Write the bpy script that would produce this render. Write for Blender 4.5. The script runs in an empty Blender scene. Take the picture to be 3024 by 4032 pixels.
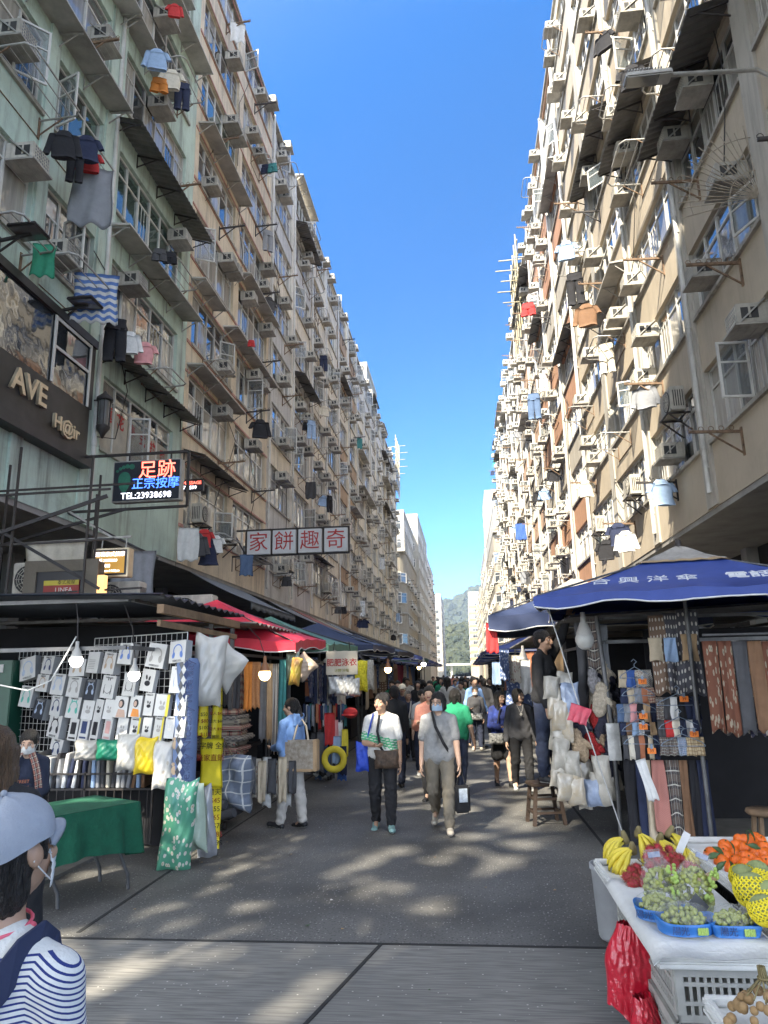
import bpy, bmesh, math, random
import numpy as np
from mathutils import Vector, Matrix, Euler

R = math.radians
PI = math.pi
SC = bpy.context.scene
COL = SC.collection

# ------------------------------------------------------------------ camera, sky, sun, exposure
CAM_H = 1.8
FPX, IW, IH = 2800.0, 3024.0, 4032.0          # focal length and size in photo pixels
DS = 3024.0 / 1659.0                          # measuring scale used for the coordinates below


def cam_basis(vp=(1832, 2652), roll=1.2):
 d = np.array([vp[0] - IW / 2, -(vp[1] - IH / 2), -FPX])
 d /= np.linalg.norm(d)
 u = np.array([-math.sin(R(roll)), math.cos(R(roll)), 0.0])
 u = u + np.array([0, 0, -(u @ d) / d[2]])
 u /= np.linalg.norm(u)
 return np.stack([np.cross(d, u), d, u])


CB = cam_basis()
CPOS = np.array([0, 0, CAM_H])
cam_data = bpy.data.cameras.new('camera')
cam = bpy.data.objects.new('camera', cam_data)
COL.objects.link(cam)
mw = Matrix([[*CB[i], CPOS[i]] for i in range(3)] + [[0, 0, 0, 1]])
cam.matrix_world = mw
cam_data.sensor_fit = 'VERTICAL'
cam_data.sensor_height = 36.0
cam_data.sensor_width = 27.0
cam_data.lens = FPX / IH * 36.0
cam_data.clip_start = 0.05
cam_data.clip_end = 6000
SC.camera = cam

SUN_EL, SUN_AZ = R(45), R(25)                 # elevation; swing to the left of straight behind the camera
sun_from = Vector((-math.sin(SUN_AZ) * math.cos(SUN_EL), -math.cos(SUN_AZ) * math.cos(SUN_EL), math.sin(SUN_EL)))
W_ = bpy.data.worlds.new("World")
SC.world = W_
W_.use_nodes = True
nt = W_.node_tree
bg = nt.nodes['Background']
sky = nt.nodes.new('ShaderNodeTexSky')
sky.sky_type = 'NISHITA'
sky.sun_disc = False
sky.sun_elevation = SUN_EL
sky.sun_rotation = math.atan2(sun_from.x, sun_from.y) % (2 * PI)
sky.altitude = 300
sky.air_density = 0.55
sky.dust_density = 0.1
sky.ozone_density = 3.0
hsv = nt.nodes.new('ShaderNodeHueSaturation')
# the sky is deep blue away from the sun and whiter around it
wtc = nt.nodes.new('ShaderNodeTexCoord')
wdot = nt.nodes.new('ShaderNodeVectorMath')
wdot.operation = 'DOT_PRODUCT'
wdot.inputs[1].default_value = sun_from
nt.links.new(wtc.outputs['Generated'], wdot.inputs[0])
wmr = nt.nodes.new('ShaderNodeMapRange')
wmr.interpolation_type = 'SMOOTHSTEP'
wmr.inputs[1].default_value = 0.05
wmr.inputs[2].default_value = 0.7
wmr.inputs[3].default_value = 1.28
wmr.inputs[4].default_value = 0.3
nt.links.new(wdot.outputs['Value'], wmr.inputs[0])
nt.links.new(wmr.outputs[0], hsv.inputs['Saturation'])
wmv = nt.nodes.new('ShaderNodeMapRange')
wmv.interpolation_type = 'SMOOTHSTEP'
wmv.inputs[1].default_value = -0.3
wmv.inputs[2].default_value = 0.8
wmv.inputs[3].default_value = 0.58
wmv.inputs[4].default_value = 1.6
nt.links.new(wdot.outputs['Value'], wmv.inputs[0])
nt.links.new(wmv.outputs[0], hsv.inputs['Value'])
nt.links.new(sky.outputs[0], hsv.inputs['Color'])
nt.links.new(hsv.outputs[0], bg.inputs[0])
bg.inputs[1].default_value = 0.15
sl = bpy.data.lights.new('sun', 'SUN')
sl.energy = 3.2
sl.angle = R(0.53)
sl.color = (1.0, 0.91, 0.75)
so = bpy.data.objects.new('sun', sl)
COL.objects.link(so)
so.rotation_euler = (-sun_from).to_track_quat('-Z', 'Y').to_euler()
so.location = (0, -20, 60)

SC.view_settings.view_transform = 'Standard'
SC.view_settings.look = 'None'
SC.view_settings.exposure = 2.3
SC.view_settings.gamma = 1.0
SC.render.engine = 'CYCLES'
SC.cycles.use_denoising = True
SC.cycles.max_bounces = 6
SC.cycles.diffuse_bounces = 4
SC.cycles.glossy_bounces = 3
SC.cycles.transmission_bounces = 4
SC.cycles.transparent_max_bounces = 8
SC.cycles.caustics_reflective = False
SC.cycles.caustics_refractive = False


def ray(px, py):
 return CB @ np.array([px * DS - IW / 2, -(py * DS - IH / 2), -FPX])


def PY(px, py, y):                            # point of the photo at street depth y
 v = ray(px, py)
 return Vector(CPOS + v * (y / v[1]))


def PX(px, py, x):                            # point of the photo on the plane x = const
 v = ray(px, py)
 return Vector(CPOS + v * (x / v[0]))


def PZ(px, py, z=0.0):                        # point of the photo at height z
 v = ray(px, py)
 return Vector(CPOS + v * ((z - CAM_H) / v[2]))


# ------------------------------------------------------------------ materials
MATS = {}


def mat(name, col, rough=0.75, var=0.12, scale=6.0, bump=0.0, bscale=None, metal=0.0, streak=0.0, spec=0.5, emit=0.0,
  stretch=(1, 1, 1), alpha=None, trans=0.0, rnd=0.0, col2=None, sss=0.0):
 if name in MATS:
  return MATS[name]
 m = bpy.data.materials.new(name)
 m.use_nodes = True
 n, l = m.node_tree.nodes, m.node_tree.links
 b = n['Principled BSDF']
 b.inputs['Roughness'].default_value = rough
 b.inputs['Metallic'].default_value = metal
 b.inputs['Specular IOR Level'].default_value = spec
 c = (*col, 1)
 if trans:
  b.inputs['Transmission Weight'].default_value = trans
 if alpha is not None:
  b.inputs['Alpha'].default_value = alpha
 if emit:
  b.inputs['Emission Color'].default_value = c
  b.inputs['Emission Strength'].default_value = emit
 b.inputs['Base Color'].default_value = c
 tc = n.new('ShaderNodeTexCoord')
 mp = n.new('ShaderNodeMapping')
 mp.inputs['Scale'].default_value = stretch
 l.new(tc.outputs['Object'], mp.inputs[0])
 last = None
 if var:
  no = n.new('ShaderNodeTexNoise')
  no.inputs['Scale'].default_value = scale
  no.inputs['Detail'].default_value = 5
  no.inputs['Roughness'].default_value = 0.65
  l.new(mp.outputs[0], no.inputs[0])
  mx = n.new('ShaderNodeMix')
  mx.data_type = 'RGBA'
  rp = n.new('ShaderNodeMapRange')
  rp.inputs[1].default_value = 0.3
  rp.inputs[2].default_value = 0.7
  l.new(no.outputs[0], rp.inputs[0])
  l.new(rp.outputs[0], mx.inputs[0])
  a = col2 if col2 else tuple(min(1, x * (1 - var)) for x in col)
  bb = col if col2 else tuple(min(1, x * (1 + var)) for x in col)
  mx.inputs[6].default_value = (*a, 1)
  mx.inputs[7].default_value = (*bb, 1)
  last = mx.outputs[2]
 if streak:
  no = n.new('ShaderNodeTexNoise')
  no.inputs['Scale'].default_value = 1.0
  no.inputs['Detail'].default_value = 6
  no.inputs['Roughness'].default_value = 0.7
  mp2 = n.new('ShaderNodeMapping')
  mp2.inputs['Scale'].default_value = (3.6, 3.6, 0.26)
  l.new(tc.outputs['Object'], mp2.inputs[0])
  l.new(mp2.outputs[0], no.inputs[0])
  rp = n.new('ShaderNodeMapRange')
  rp.inputs[1].default_value = 0.5
  rp.inputs[2].default_value = 0.72
  rp.inputs[3].default_value = 0.0
  rp.inputs[4].default_value = min(.85, streak * 1.45)
  l.new(no.outputs[0], rp.inputs[0])
  mx = n.new('ShaderNodeMix')
  mx.data_type = 'RGBA'
  l.new(rp.outputs[0], mx.inputs[0])
  if last:
   l.new(last, mx.inputs[6])
  else:
   mx.inputs[6].default_value = c
  mx.inputs[7].default_value = (0.10, 0.085, 0.065, 1)
  last = mx.outputs[2]
  no = n.new('ShaderNodeTexNoise')
  no.inputs['Scale'].default_value = 0.8
  no.inputs['Detail'].default_value = 9
  no.inputs['Roughness'].default_value = 0.72
  l.new(tc.outputs['Object'], no.inputs[0])
  rp = n.new('ShaderNodeMapRange')
  rp.inputs[1].default_value = 0.56
  rp.inputs[2].default_value = 0.66
  rp.inputs[4].default_value = min(.55, streak * 1.0)
  l.new(no.outputs[0], rp.inputs[0])
  mx = n.new('ShaderNodeMix')
  mx.data_type = 'RGBA'
  l.new(rp.outputs[0], mx.inputs[0])
  l.new(last, mx.inputs[6])
  mx.inputs[7].default_value = (col[0] * .45, col[1] * .44, col[2] * .42, 1)
  last = mx.outputs[2]
 if rnd:
  oi = n.new('ShaderNodeObjectInfo')
  rp = n.new('ShaderNodeMapRange')
  rp.inputs[3].default_value = 1 - rnd
  rp.inputs[4].default_value = 1 + rnd
  l.new(oi.outputs['Random'], rp.inputs[0])
  hs = n.new('ShaderNodeHueSaturation')
  l.new(rp.outputs[0], hs.inputs['Value'])
  if last:
   l.new(last, hs.inputs['Color'])
  else:
   hs.inputs['Color'].default_value = c
  last = hs.outputs[0]
 if last:
  l.new(last, b.inputs['Base Color'])
 if bump:
  nb = n.new('ShaderNodeTexNoise')
  nb.inputs['Scale'].default_value = bscale or scale * 3
  nb.inputs['Detail'].default_value = 4
  l.new(mp.outputs[0], nb.inputs[0])
  bp = n.new('ShaderNodeBump')
  bp.inputs['Strength'].default_value = bump
  bp.inputs['Distance'].default_value = 0.03
  l.new(nb.outputs[0], bp.inputs['Height'])
  l.new(bp.outputs[0], b.inputs['Normal'])
 MATS[name] = m
 return m


def uvmat(name, kind, c1, c2, sx=8, sy=8, rough=0.85, c3=None, w=0.5):
 """patterned cloth in UV space: stripe, plaid, check, dots, flower, pages"""
 if name in MATS:
  return MATS[name]
 m = bpy.data.materials.new(name)
 m.use_nodes = True
 n, l = m.node_tree.nodes, m.node_tree.links
 b = n['Principled BSDF']
 b.inputs['Roughness'].default_value = rough
 tc = n.new('ShaderNodeTexCoord')
 mp = n.new('ShaderNodeMapping')
 mp.inputs['Scale'].default_value = (sx, sy, 1)
 l.new(tc.outputs['UV'], mp.inputs[0])
 sep = n.new('ShaderNodeSeparateXYZ')
 l.new(mp.outputs[0], sep.inputs[0])

 def math_(op, a, v=None, v2=None):
  k = n.new('ShaderNodeMath')
  k.operation = op
  for i, q in enumerate((a, v)):
   if q is None:
    continue
   if isinstance(q, (int, float)):
    k.inputs[i].default_value = q
   else:
    l.new(q, k.inputs[i])
  return k.outputs[0]

 def mix(f, a, bcol):
  x = n.new('ShaderNodeMix')
  x.data_type = 'RGBA'
  if isinstance(f, (int, float)):
   x.inputs[0].default_value = f
  else:
   l.new(f, x.inputs[0])
  for i, q in ((6, a), (7, bcol)):
   if isinstance(q, tuple):
    x.inputs[i].default_value = (*q, 1)
   else:
    l.new(q, x.inputs[i])
  return x.outputs[2]

 fx = math_('LESS_THAN', math_('FRACT', sep.outputs[0]), w)
 fy = math_('LESS_THAN', math_('FRACT', sep.outputs[1]), w)
 if kind == 'stripe':
  out = mix(fy, c1, c2)
 elif kind == 'vstripe':
  out = mix(fx, c1, c2)
 elif kind == 'check':
  ck = math_('ABSOLUTE', math_('SUBTRACT', fx, fy))
  out = mix(ck, c1, c2)
 elif kind == 'plaid':
  h = mix(0.5, c1, c2)
  out = mix(fx, mix(fy, c1, h), mix(fy, h, c2))
  if c3:
   lx = math_('LESS_THAN', math_('FRACT', math_('ADD', sep.outputs[0], 0.3)), 0.09)
   ly = math_('LESS_THAN', math_('FRACT', math_('ADD', sep.outputs[1], 0.3)), 0.09)
   out = mix(math_('MAXIMUM', lx, ly), out, c3)
 elif kind == 'dots':
  dx = math_('SUBTRACT', math_('FRACT', sep.outputs[0]), 0.5)
  dy = math_('SUBTRACT', math_('FRACT', sep.outputs[1]), 0.5)
  rr = math_('ADD', math_('MULTIPLY', dx, dx), math_('MULTIPLY', dy, dy))
  out = mix(math_('LESS_THAN', rr, w * w), c1, c2)
 elif kind == 'argyle':
  a = math_('LESS_THAN', math_('FRACT', math_('ADD', sep.outputs[0], sep.outputs[1])), 0.5)
  d = math_('LESS_THAN', math_('FRACT', math_('SUBTRACT', sep.outputs[0], sep.outputs[1])), 0.5)
  out = mix(math_('MULTIPLY', a, d), c1, c2)
 else:                                      # flower / blotches
  vo = n.new('ShaderNodeTexVoronoi')
  vo.inputs['Scale'].default_value = 1.0
  l.new(mp.outputs[0], vo.inputs[0])
  f1 = math_('LESS_THAN', vo.outputs['Distance'], w)
  f2 = math_('LESS_THAN', vo.outputs['Distance'], w * 0.4)
  out = mix(f2, mix(f1, c1, c2), c3 or c2)
 l.new(out, b.inputs['Base Color'])
 nb = n.new('ShaderNodeTexNoise')
 nb.inputs['Scale'].default_value = 9
 l.new(tc.outputs['Object'], nb.inputs[0])
 bp = n.new('ShaderNodeBump')
 bp.inputs['Strength'].default_value = 0.35
 bp.inputs['Distance'].default_value = 0.04
 l.new(nb.outputs[0], bp.inputs['Height'])
 l.new(bp.outputs[0], b.inputs['Normal'])
 MATS[name] = m
 return m


# ------------------------------------------------------------------ mesh builder
def frame_of(d):
 d = Vector(d).normalized()
 a = Vector((0, 0, 1)) if abs(d.z) < 0.9 else Vector((1, 0, 0))
 u = d.cross(a).normalized()
 return u, d.cross(u).normalized()


class MB:
 def __init__(s):
  s.v, s.f, s.m, s.uv, s.sm = [], [], [], [], []
  s.has_uv = False

 def face(s, pts, m=0, uv=None, smooth=False):
  i = len(s.v)
  s.v += [tuple(p) for p in pts]
  s.f.append(tuple(range(i, i + len(pts))))
  s.m.append(m)
  s.uv.append(uv)
  s.sm.append(smooth)
  if uv:
   s.has_uv = True
  return s

 def raw(s, vs, fs, m=0, smooth=False, uvs=None):
  i = len(s.v)
  s.v += [tuple(p) for p in vs]
  for k, f in enumerate(fs):
   s.f.append(tuple(i + a for a in f))
   s.m.append(m)
   s.uv.append([uvs[a] for a in f] if uvs else None)
   s.sm.append(smooth)
  if uvs:
   s.has_uv = True
  return s

 def box(s, lo, hi, m=0, mx=None):
  x0, y0, z0 = lo
  x1, y1, z1 = hi
  vs = [(x0, y0, z0), (x1, y0, z0), (x1, y1, z0), (x0, y1, z0), (x0, y0, z1), (x1, y0, z1), (x1, y1, z1), (x0, y1, z1)]
  if mx is not None:
   vs = [mx @ Vector(p) for p in vs]
  return s.raw(vs, [(0, 3, 2, 1), (4, 5, 6, 7), (0, 1, 5, 4), (1, 2, 6, 5), (2, 3, 7, 6), (3, 0, 4, 7)], m)

 def bbox(s, lo, hi, bev=0.01, m=0, mx=None):
  """box with chamfered edges"""
  bm = bmesh.new()
  bmesh.ops.create_cube(bm, size=1)
  lo, hi = Vector(lo), Vector(hi)
  for v in bm.verts:
   v.co = Vector((lo[i] + (v.co[i] + .5) * (hi[i] - lo[i]) for i in range(3)))
  bmesh.ops.bevel(bm, geom=bm.edges[:], offset=bev, segments=2, affect='EDGES')
  bm.verts.index_update()
  vs = [(mx @ v.co) if mx is not None else v.co.copy() for v in bm.verts]
  s.raw(vs, [[v.index for v in f.verts] for f in bm.faces], m)
  bm.free()
  return s

 def tube(s, pts, r, n=6, m=0, cap=True, smooth=True, closed=False):
  pts = [Vector(p) for p in pts]
  k = len(pts)
  rs = r if isinstance(r, (list, tuple)) else [r] * k
  vs = []
  u = None
  for i, p in enumerate(pts):
   if closed:
    d = pts[(i + 1) % k] - pts[i - 1]
   else:
    d = pts[min(i + 1, k - 1)] - pts[max(i - 1, 0)]
   if d.length < 1e-9:
    d = Vector((0, 0, 1))
   d.normalize()
   if u is None:
    u, w = frame_of(d)
   else:
    u = u - d * u.dot(d)
    u = u.normalized() if u.length > 1e-6 else frame_of(d)[0]
    w = d.cross(u)
   for a in range(n):
    t = 2 * PI * a / n
    vs.append(p + (u * math.cos(t) + w * math.sin(t)) * rs[i])
  fs = []
  for i in range(k if closed else k - 1):
   j = (i + 1) % k
   for a in range(n):
    b = (a + 1) % n
    fs.append((i * n + a, i * n + b, j * n + b, j * n + a))
  s.raw(vs, fs, m, smooth)
  if cap and not closed:
   s.raw(vs[:n], [tuple(range(n))[::-1]], m)
   s.raw(vs[-n:], [tuple(range(n))], m)
  return s

 def bar(s, a, b, w, h=None, m=0):
  """square bar from a to b"""
  a, b = Vector(a), Vector(b)
  h = h or w
  d = (b - a).normalized()
  up = Vector((0, 0, 1)) if abs(d.z) < 0.9 else Vector((0, 1, 0))
  u = d.cross(up).normalized() * (w / 2)
  v = u.cross(d).normalized() * (h / 2)
  vs = [a - u - v, a + u - v, a + u + v, a - u + v, b - u - v, b + u - v, b + u + v, b - u + v]
  return s.raw(vs, [(0, 3, 2, 1), (4, 5, 6, 7), (0, 1, 5, 4), (1, 2, 6, 5), (2, 3, 7, 6), (3, 0, 4, 7)], m)

 def lathe(s, prof, n=16, m=0, o=(0, 0, 0), smooth=True, mx=None):
  vs = []
  for r, z in prof:
   for a in range(n):
    t = 2 * PI * a / n
    p = Vector((o[0] + r * math.cos(t), o[1] + r * math.sin(t), o[2] + z))
    vs.append(mx @ p if mx is not None else p)
  fs = []
  for i in range(len(prof) - 1):
   for a in range(n):
    b = (a + 1) % n
    fs.append((i * n + a, i * n + b, (i + 1) * n + b, (i + 1) * n + a))
  return s.raw(vs, fs, m, smooth)

 def ball(s, c, r, n=12, k=8, m=0, mx=None):
  r = (r, r, r) if isinstance(r, (int, float)) else r
  vs, fs = [], []
  for i in range(k + 1):
   ph = PI * i / k
   for a in range(n):
    t = 2 * PI * a / n
    p = Vector((r[0] * math.sin(ph) * math.cos(t), r[1] * math.sin(ph) * math.sin(t), -r[2] * math.cos(ph)))
    if mx is not None:
     p = mx @ p
    vs.append(p + Vector(c))
  for i in range(k):
   for a in range(n):
    b = (a + 1) % n
    fs.append((i * n + a, i * n + b, (i + 1) * n + b, (i + 1) * n + a))
  return s.raw(vs, fs, m, True)

 def grid(s, fn, nu, nv, m=0, smooth=True, us=1.0, vs_=1.0, thick=0.0):
  """surface fn(u,v) over the unit square, with UVs; thick>0 gives it a back side"""
  P = [[Vector(fn(i / nu, j / nv)) for j in range(nv + 1)] for i in range(nu + 1)]
  pts, uvs, fs = [], [], []
  for i in range(nu + 1):
   for j in range(nv + 1):
    pts.append(P[i][j])
    uvs.append((i / nu * us, j / nv * vs_))
  w = nv + 1
  for i in range(nu):
   for j in range(nv):
    fs.append((i * w + j, (i + 1) * w + j, (i + 1) * w + j + 1, i * w + j + 1))
  if thick:
   N = len(pts)
   for i in range(nu + 1):
    for j in range(nv + 1):
     a = P[min(i + 1, nu)][j] - P[max(i - 1, 0)][j]
     b = P[i][min(j + 1, nv)] - P[i][max(j - 1, 0)]
     nn = a.cross(b)
     nn = nn.normalized() if nn.length > 1e-9 else Vector((0, 0, 1))
     pts.append(P[i][j] - nn * thick)
     uvs.append((i / nu * us, j / nv * vs_))
   fs += [tuple(N + q for q in f[::-1]) for f in fs[:nu * nv]]
   for i in range(nu):
    for j in (0, nv):
     fs.append((i * w + j, (i + 1) * w + j, N + (i + 1) * w + j, N + i * w + j))
   for j in range(nv):
    for i in (0, nu):
     fs.append((i * w + j, i * w + j + 1, N + i * w + j + 1, N + i * w + j))
  return s.raw(pts, fs, m, smooth, uvs)

 def prism(s, poly, a, b, fn, m=0):
  """outline poly of 2-D points swept from depth a to b; fn(u,v,d) -> 3-D"""
  k = len(poly)
  vs = [Vector(fn(x, y, a)) for x, y in poly] + [Vector(fn(x, y, b)) for x, y in poly]
  fs = [tuple(range(k))[::-1], tuple(range(k, 2 * k))]
  fs += [(i, (i + 1) % k, k + (i + 1) % k, k + i) for i in range(k)]
  return s.raw(vs, fs, m)

 def xf(s, mx, start=0):
  s.v[start:] = [tuple(mx @ Vector(p)) for p in s.v[start:]]
  return s

 def mesh(s, name, mats):
  me = bpy.data.meshes.new(name)
  me.from_pydata(s.v, [], s.f)
  mats = mats if isinstance(mats, (list, tuple)) else [mats]
  for q in mats:
   me.materials.append(q)
  me.polygons.foreach_set('material_index', s.m)
  me.polygons.foreach_set('use_smooth', s.sm)
  if s.has_uv:
   ul = me.uv_layers.new(name='UVMap')
   flat = []
   for f, u in zip(s.f, s.uv):
    for k in range(len(f)):
     flat += list(u[k]) if u else [0.0, 0.0]
   ul.data.foreach_set('uv', flat)
  me.update()
  return me

 def build(s, name, mats, parent=None, loc=None):
  return link(name, s.mesh(name, mats), parent, loc)


def link(name, me, parent=None, loc=None, rot=None):
 o = bpy.data.objects.new(name, me)
 COL.objects.link(o)
 if parent is not None:
  o.parent = parent
 if loc is not None:
  o.location = loc
 if rot is not None:
  o.rotation_euler = rot
 return o


def tag(o, label, cat=None, group=None, kind=None):
 if label:
  o['label'] = label
 if cat:
  o['category'] = cat
 if group:
  o['group'] = group
 if kind:
  o['kind'] = kind
 return o


def thing(name, label, cat, loc=(0, 0, 0), rz=0.0, group=None):
 o = link(name, None, None, loc, (0, 0, rz))
 return tag(o, label, cat, group)


KIDS = {}


def copy_tree(root, loc=None, rot=None, label=None, scale=None):
 r = root.copy()
 COL.objects.link(r)
 if loc is not None:
  r.location = loc
 if rot is not None:
  r.rotation_euler = rot
 if scale is not None:
  r.scale = scale
 if label:
  r['label'] = label
 def rec(src, dst):
  for ch in kids_of(src):
   c = ch.copy()
   COL.objects.link(c)
   c.parent = dst
   rec(ch, c)
 rec(root, r)
 return r


def kids_of(o):
 if o.name not in KIDS:
  KIDS[o.name] = [c for c in o.children]
 return KIDS[o.name]


TEXTS = {}


def text_mesh(body, size=1.0, extrude=0.004, bold=0.0, align='CENTER', shear=0.0, res=2):
 key = (body, size, extrude, bold, align, shear)
 if key in TEXTS:
  return TEXTS[key]
 cu = bpy.data.curves.new('lettering', 'FONT')
 cu.body = body
 cu.size = size
 cu.extrude = extrude
 cu.offset = bold
 cu.shear = shear
 cu.align_x = align
 cu.align_y = 'CENTER'
 cu.resolution_u = res
 o = bpy.data.objects.new('lettering', cu)
 COL.objects.link(o)
 dg = bpy.context.evaluated_depsgraph_get()
 me = bpy.data.meshes.new_from_object(o.evaluated_get(dg))
 me.name = 'lettering'
 bpy.data.objects.remove(o)
 bpy.data.curves.remove(cu)
 TEXTS[key] = me
 return me


def text(body, size, m, parent, mx, name='lettering', **kw):
 """flat lettering as a part; mx places its x-right / y-up plane in the parent's space"""
 me = text_mesh(body, size, **kw).copy()
 me.transform(mx)
 me.materials.clear()
 me.materials.append(m)
 return link(name, me, parent)


def basis(o, right, up):
 right, up = Vector(right).normalized(), Vector(up)
 n = right.cross(up).normalized()
 up = n.cross(right)
 return Matrix([[right[i], up[i], n[i], o[i]] for i in range(3)] + [[0, 0, 0, 1]])
# ------------------------------------------------------------------ ground
def ground_mat(name, dark, light, speck, streak=False):
 m = bpy.data.materials.new(name)
 m.use_nodes = True
 n, l = m.node_tree.nodes, m.node_tree.links
 b = n['Principled BSDF']
 b.inputs['Roughness'].default_value = 0.72
 tc = n.new('ShaderNodeTexCoord')
 big = n.new('ShaderNodeTexNoise')
 big.inputs['Scale'].default_value = 0.7
 big.inputs['Detail'].default_value = 6
 l.new(tc.outputs['Object'], big.inputs[0])
 mx = n.new('ShaderNodeMix')
 mx.data_type = 'RGBA'
 mx.inputs[6].default_value = (*dark, 1)
 mx.inputs[7].default_value = (*light, 1)
 rp = n.new('ShaderNodeMapRange')
 rp.inputs[1].default_value = 0.35
 rp.inputs[2].default_value = 0.68
 l.new(big.outputs[0], rp.inputs[0])
 l.new(rp.outputs[0], mx.inputs[0])
 fine = n.new('ShaderNodeTexNoise')
 mp = n.new('ShaderNodeMapping')
 mp.inputs['Scale'].default_value = (3.5, 55, 1) if streak else (1, 1, 1)
 l.new(tc.outputs['Object'], mp.inputs[0])
 l.new(mp.outputs[0], fine.inputs[0])
 fine.inputs['Scale'].default_value = 1.0 if streak else 55
 fine.inputs['Detail'].default_value = 3
 r2 = n.new('ShaderNodeMapRange')
 r2.inputs[1].default_value = 0.42 if streak else 0.55
 r2.inputs[2].default_value = 0.62 if streak else 0.66
 l.new(fine.outputs[0], r2.inputs[0])
 mx2 = n.new('ShaderNodeMix')
 mx2.data_type = 'RGBA'
 l.new(r2.outputs[0], mx2.inputs[0])
 l.new(mx.outputs[2], mx2.inputs[6])
 mx2.inputs[7].default_value = (*speck, 1)
 vo = n.new('ShaderNodeTexVoronoi')
 vo.inputs['Scale'].default_value = 38
 l.new(tc.outputs['Object'], vo.inputs[0])
 r3 = n.new('ShaderNodeMapRange')
 r3.inputs[1].default_value = 0.26
 r3.inputs[2].default_value = 0.16
 l.new(vo.outputs['Distance'], r3.inputs[0])
 sepc = n.new('ShaderNodeSeparateColor')
 l.new(vo.outputs['Color'], sepc.inputs[0])
 gt = n.new('ShaderNodeMath')
 gt.operation = 'GREATER_THAN'
 gt.inputs[1].default_value = 0.93 if streak else 0.55
 l.new(sepc.outputs[0], gt.inputs[0])
 mu = n.new('ShaderNodeMath')
 mu.operation = 'MULTIPLY'
 l.new(gt.outputs[0], mu.inputs[0])
 l.new(r3.outputs[0], mu.inputs[1])
 mx3 = n.new('ShaderNodeMix')
 mx3.data_type = 'RGBA'
 l.new(mu.outputs[0], mx3.inputs[0])
 l.new(mx2.outputs[2], mx3.inputs[6])
 mx3.inputs[7].default_value = (*[min(1, c * 2.1) for c in light], 1)
 l.new(mx3.outputs[2], b.inputs['Base Color'])
 bp = n.new('ShaderNodeBump')
 bp.inputs['Strength'].default_value = 0.3 if streak else 0.5
 bp.inputs['Distance'].default_value = 0.01
 l.new(fine.outputs[0], bp.inputs['Height'])
 l.new(bp.outputs[0], b.inputs['Normal'])
 return m


M_asph = ground_mat('asphalt', (0.078, 0.076, 0.071), (0.172, 0.168, 0.156), (0.06, 0.058, 0.054))
M_conc = ground_mat('brushed_concrete', (0.19, 0.185, 0.168), (0.27, 0.26, 0.235), (0.15, 0.145, 0.132), True)
M_joint = mat('joint_tar', (0.025, 0.025, 0.025), 0.9, 0.3, 10)
M_pave = mat('paving', (0.20, 0.19, 0.17), 0.85, 0.25, 3, 0.2)

g = MB().face([(-900, -300, -0.03), (900, -300, -0.03), (900, 1200, -0.03), (-900, 1200, -0.03)]).build('ground', M_pave)
tag(g, 'grey paved ground under the street', 'ground', kind='structure')
rd = MB()
rd.grid(lambda u, v: (-3.9 + 6.3 * u, 5.40 + v * 330, 0.0), 4, 40).build('road', M_asph)
o = bpy.data.objects['road']
tag(o, 'dark asphalt street with pale chippings', 'road', kind='structure')
o = MB().face([(-9, -12, 0), (9, -12, 0), (9, 5.38, 0), (-9, 5.38, 0)]).build('concrete_road', M_conc)
tag(o, 'brushed concrete slab with a diagonal joint at the near end of the street', 'road', kind='structure')
j = MB()
j.box((-9, 5.372, -0.02), (9, 5.402, 0.004))
j.box((-0.012, -1.4, 0.0), (0.012, 0, 0.005), mx=Matrix.Translation((-0.66, 5.372, 0)) @ Matrix.Rotation(R(-13), 4, 'Z'))
j.box((-0.012, -4.4, 0.0), (0.012, 0, 0.005), mx=Matrix.Translation((-0.98, 4.0, 0)) @ Matrix.Rotation(R(-13), 4, 'Z'))
tag(j.build('road_joint', M_joint), 'dark tar joints between the slabs of the road', 'road joint', kind='structure')
for sx, nm, lo, hi in ((-1, 'left', -12.0, -3.9), (1, 'right', 2.4, 12.0)):
 p = MB()
 p.box((lo, 5.42, -0.02), (hi, 335, 0.03))
 tag(p.build('pavement', M_pave), 'grey paving strip under the %s row of stalls' % nm, 'pavement', kind='structure')
dr = MB()
rnd = random.Random(3)
for xx, y0, y1 in ((-2.93, 5.5, 40), (1.35, 5.5, 40)):
 y = y0
 while y < y1:
  L = rnd.uniform(1.5, 3)
  dr.box((xx + rnd.uniform(-.01, .01), y, 0.0), (xx + 0.03 + rnd.uniform(-.006, .01), y + L, 0.004))
  y += L
tag(dr.build('gutter_line', M_joint), 'thin dark gutter seams along both sides of the road', 'gutter seam', kind='structure')

# ------------------------------------------------------------------ building kit
M_frame = mat('window_aluminium', (0.62, 0.61, 0.57), 0.45, 0.1, 4, rnd=0.2)
M_framew = mat('window_white', (0.58, 0.57, 0.53), 0.5, 0.1, 4, rnd=0.15)
M_framed = mat('window_dark', (0.10, 0.09, 0.08), 0.5, 0.1, 4)


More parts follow.
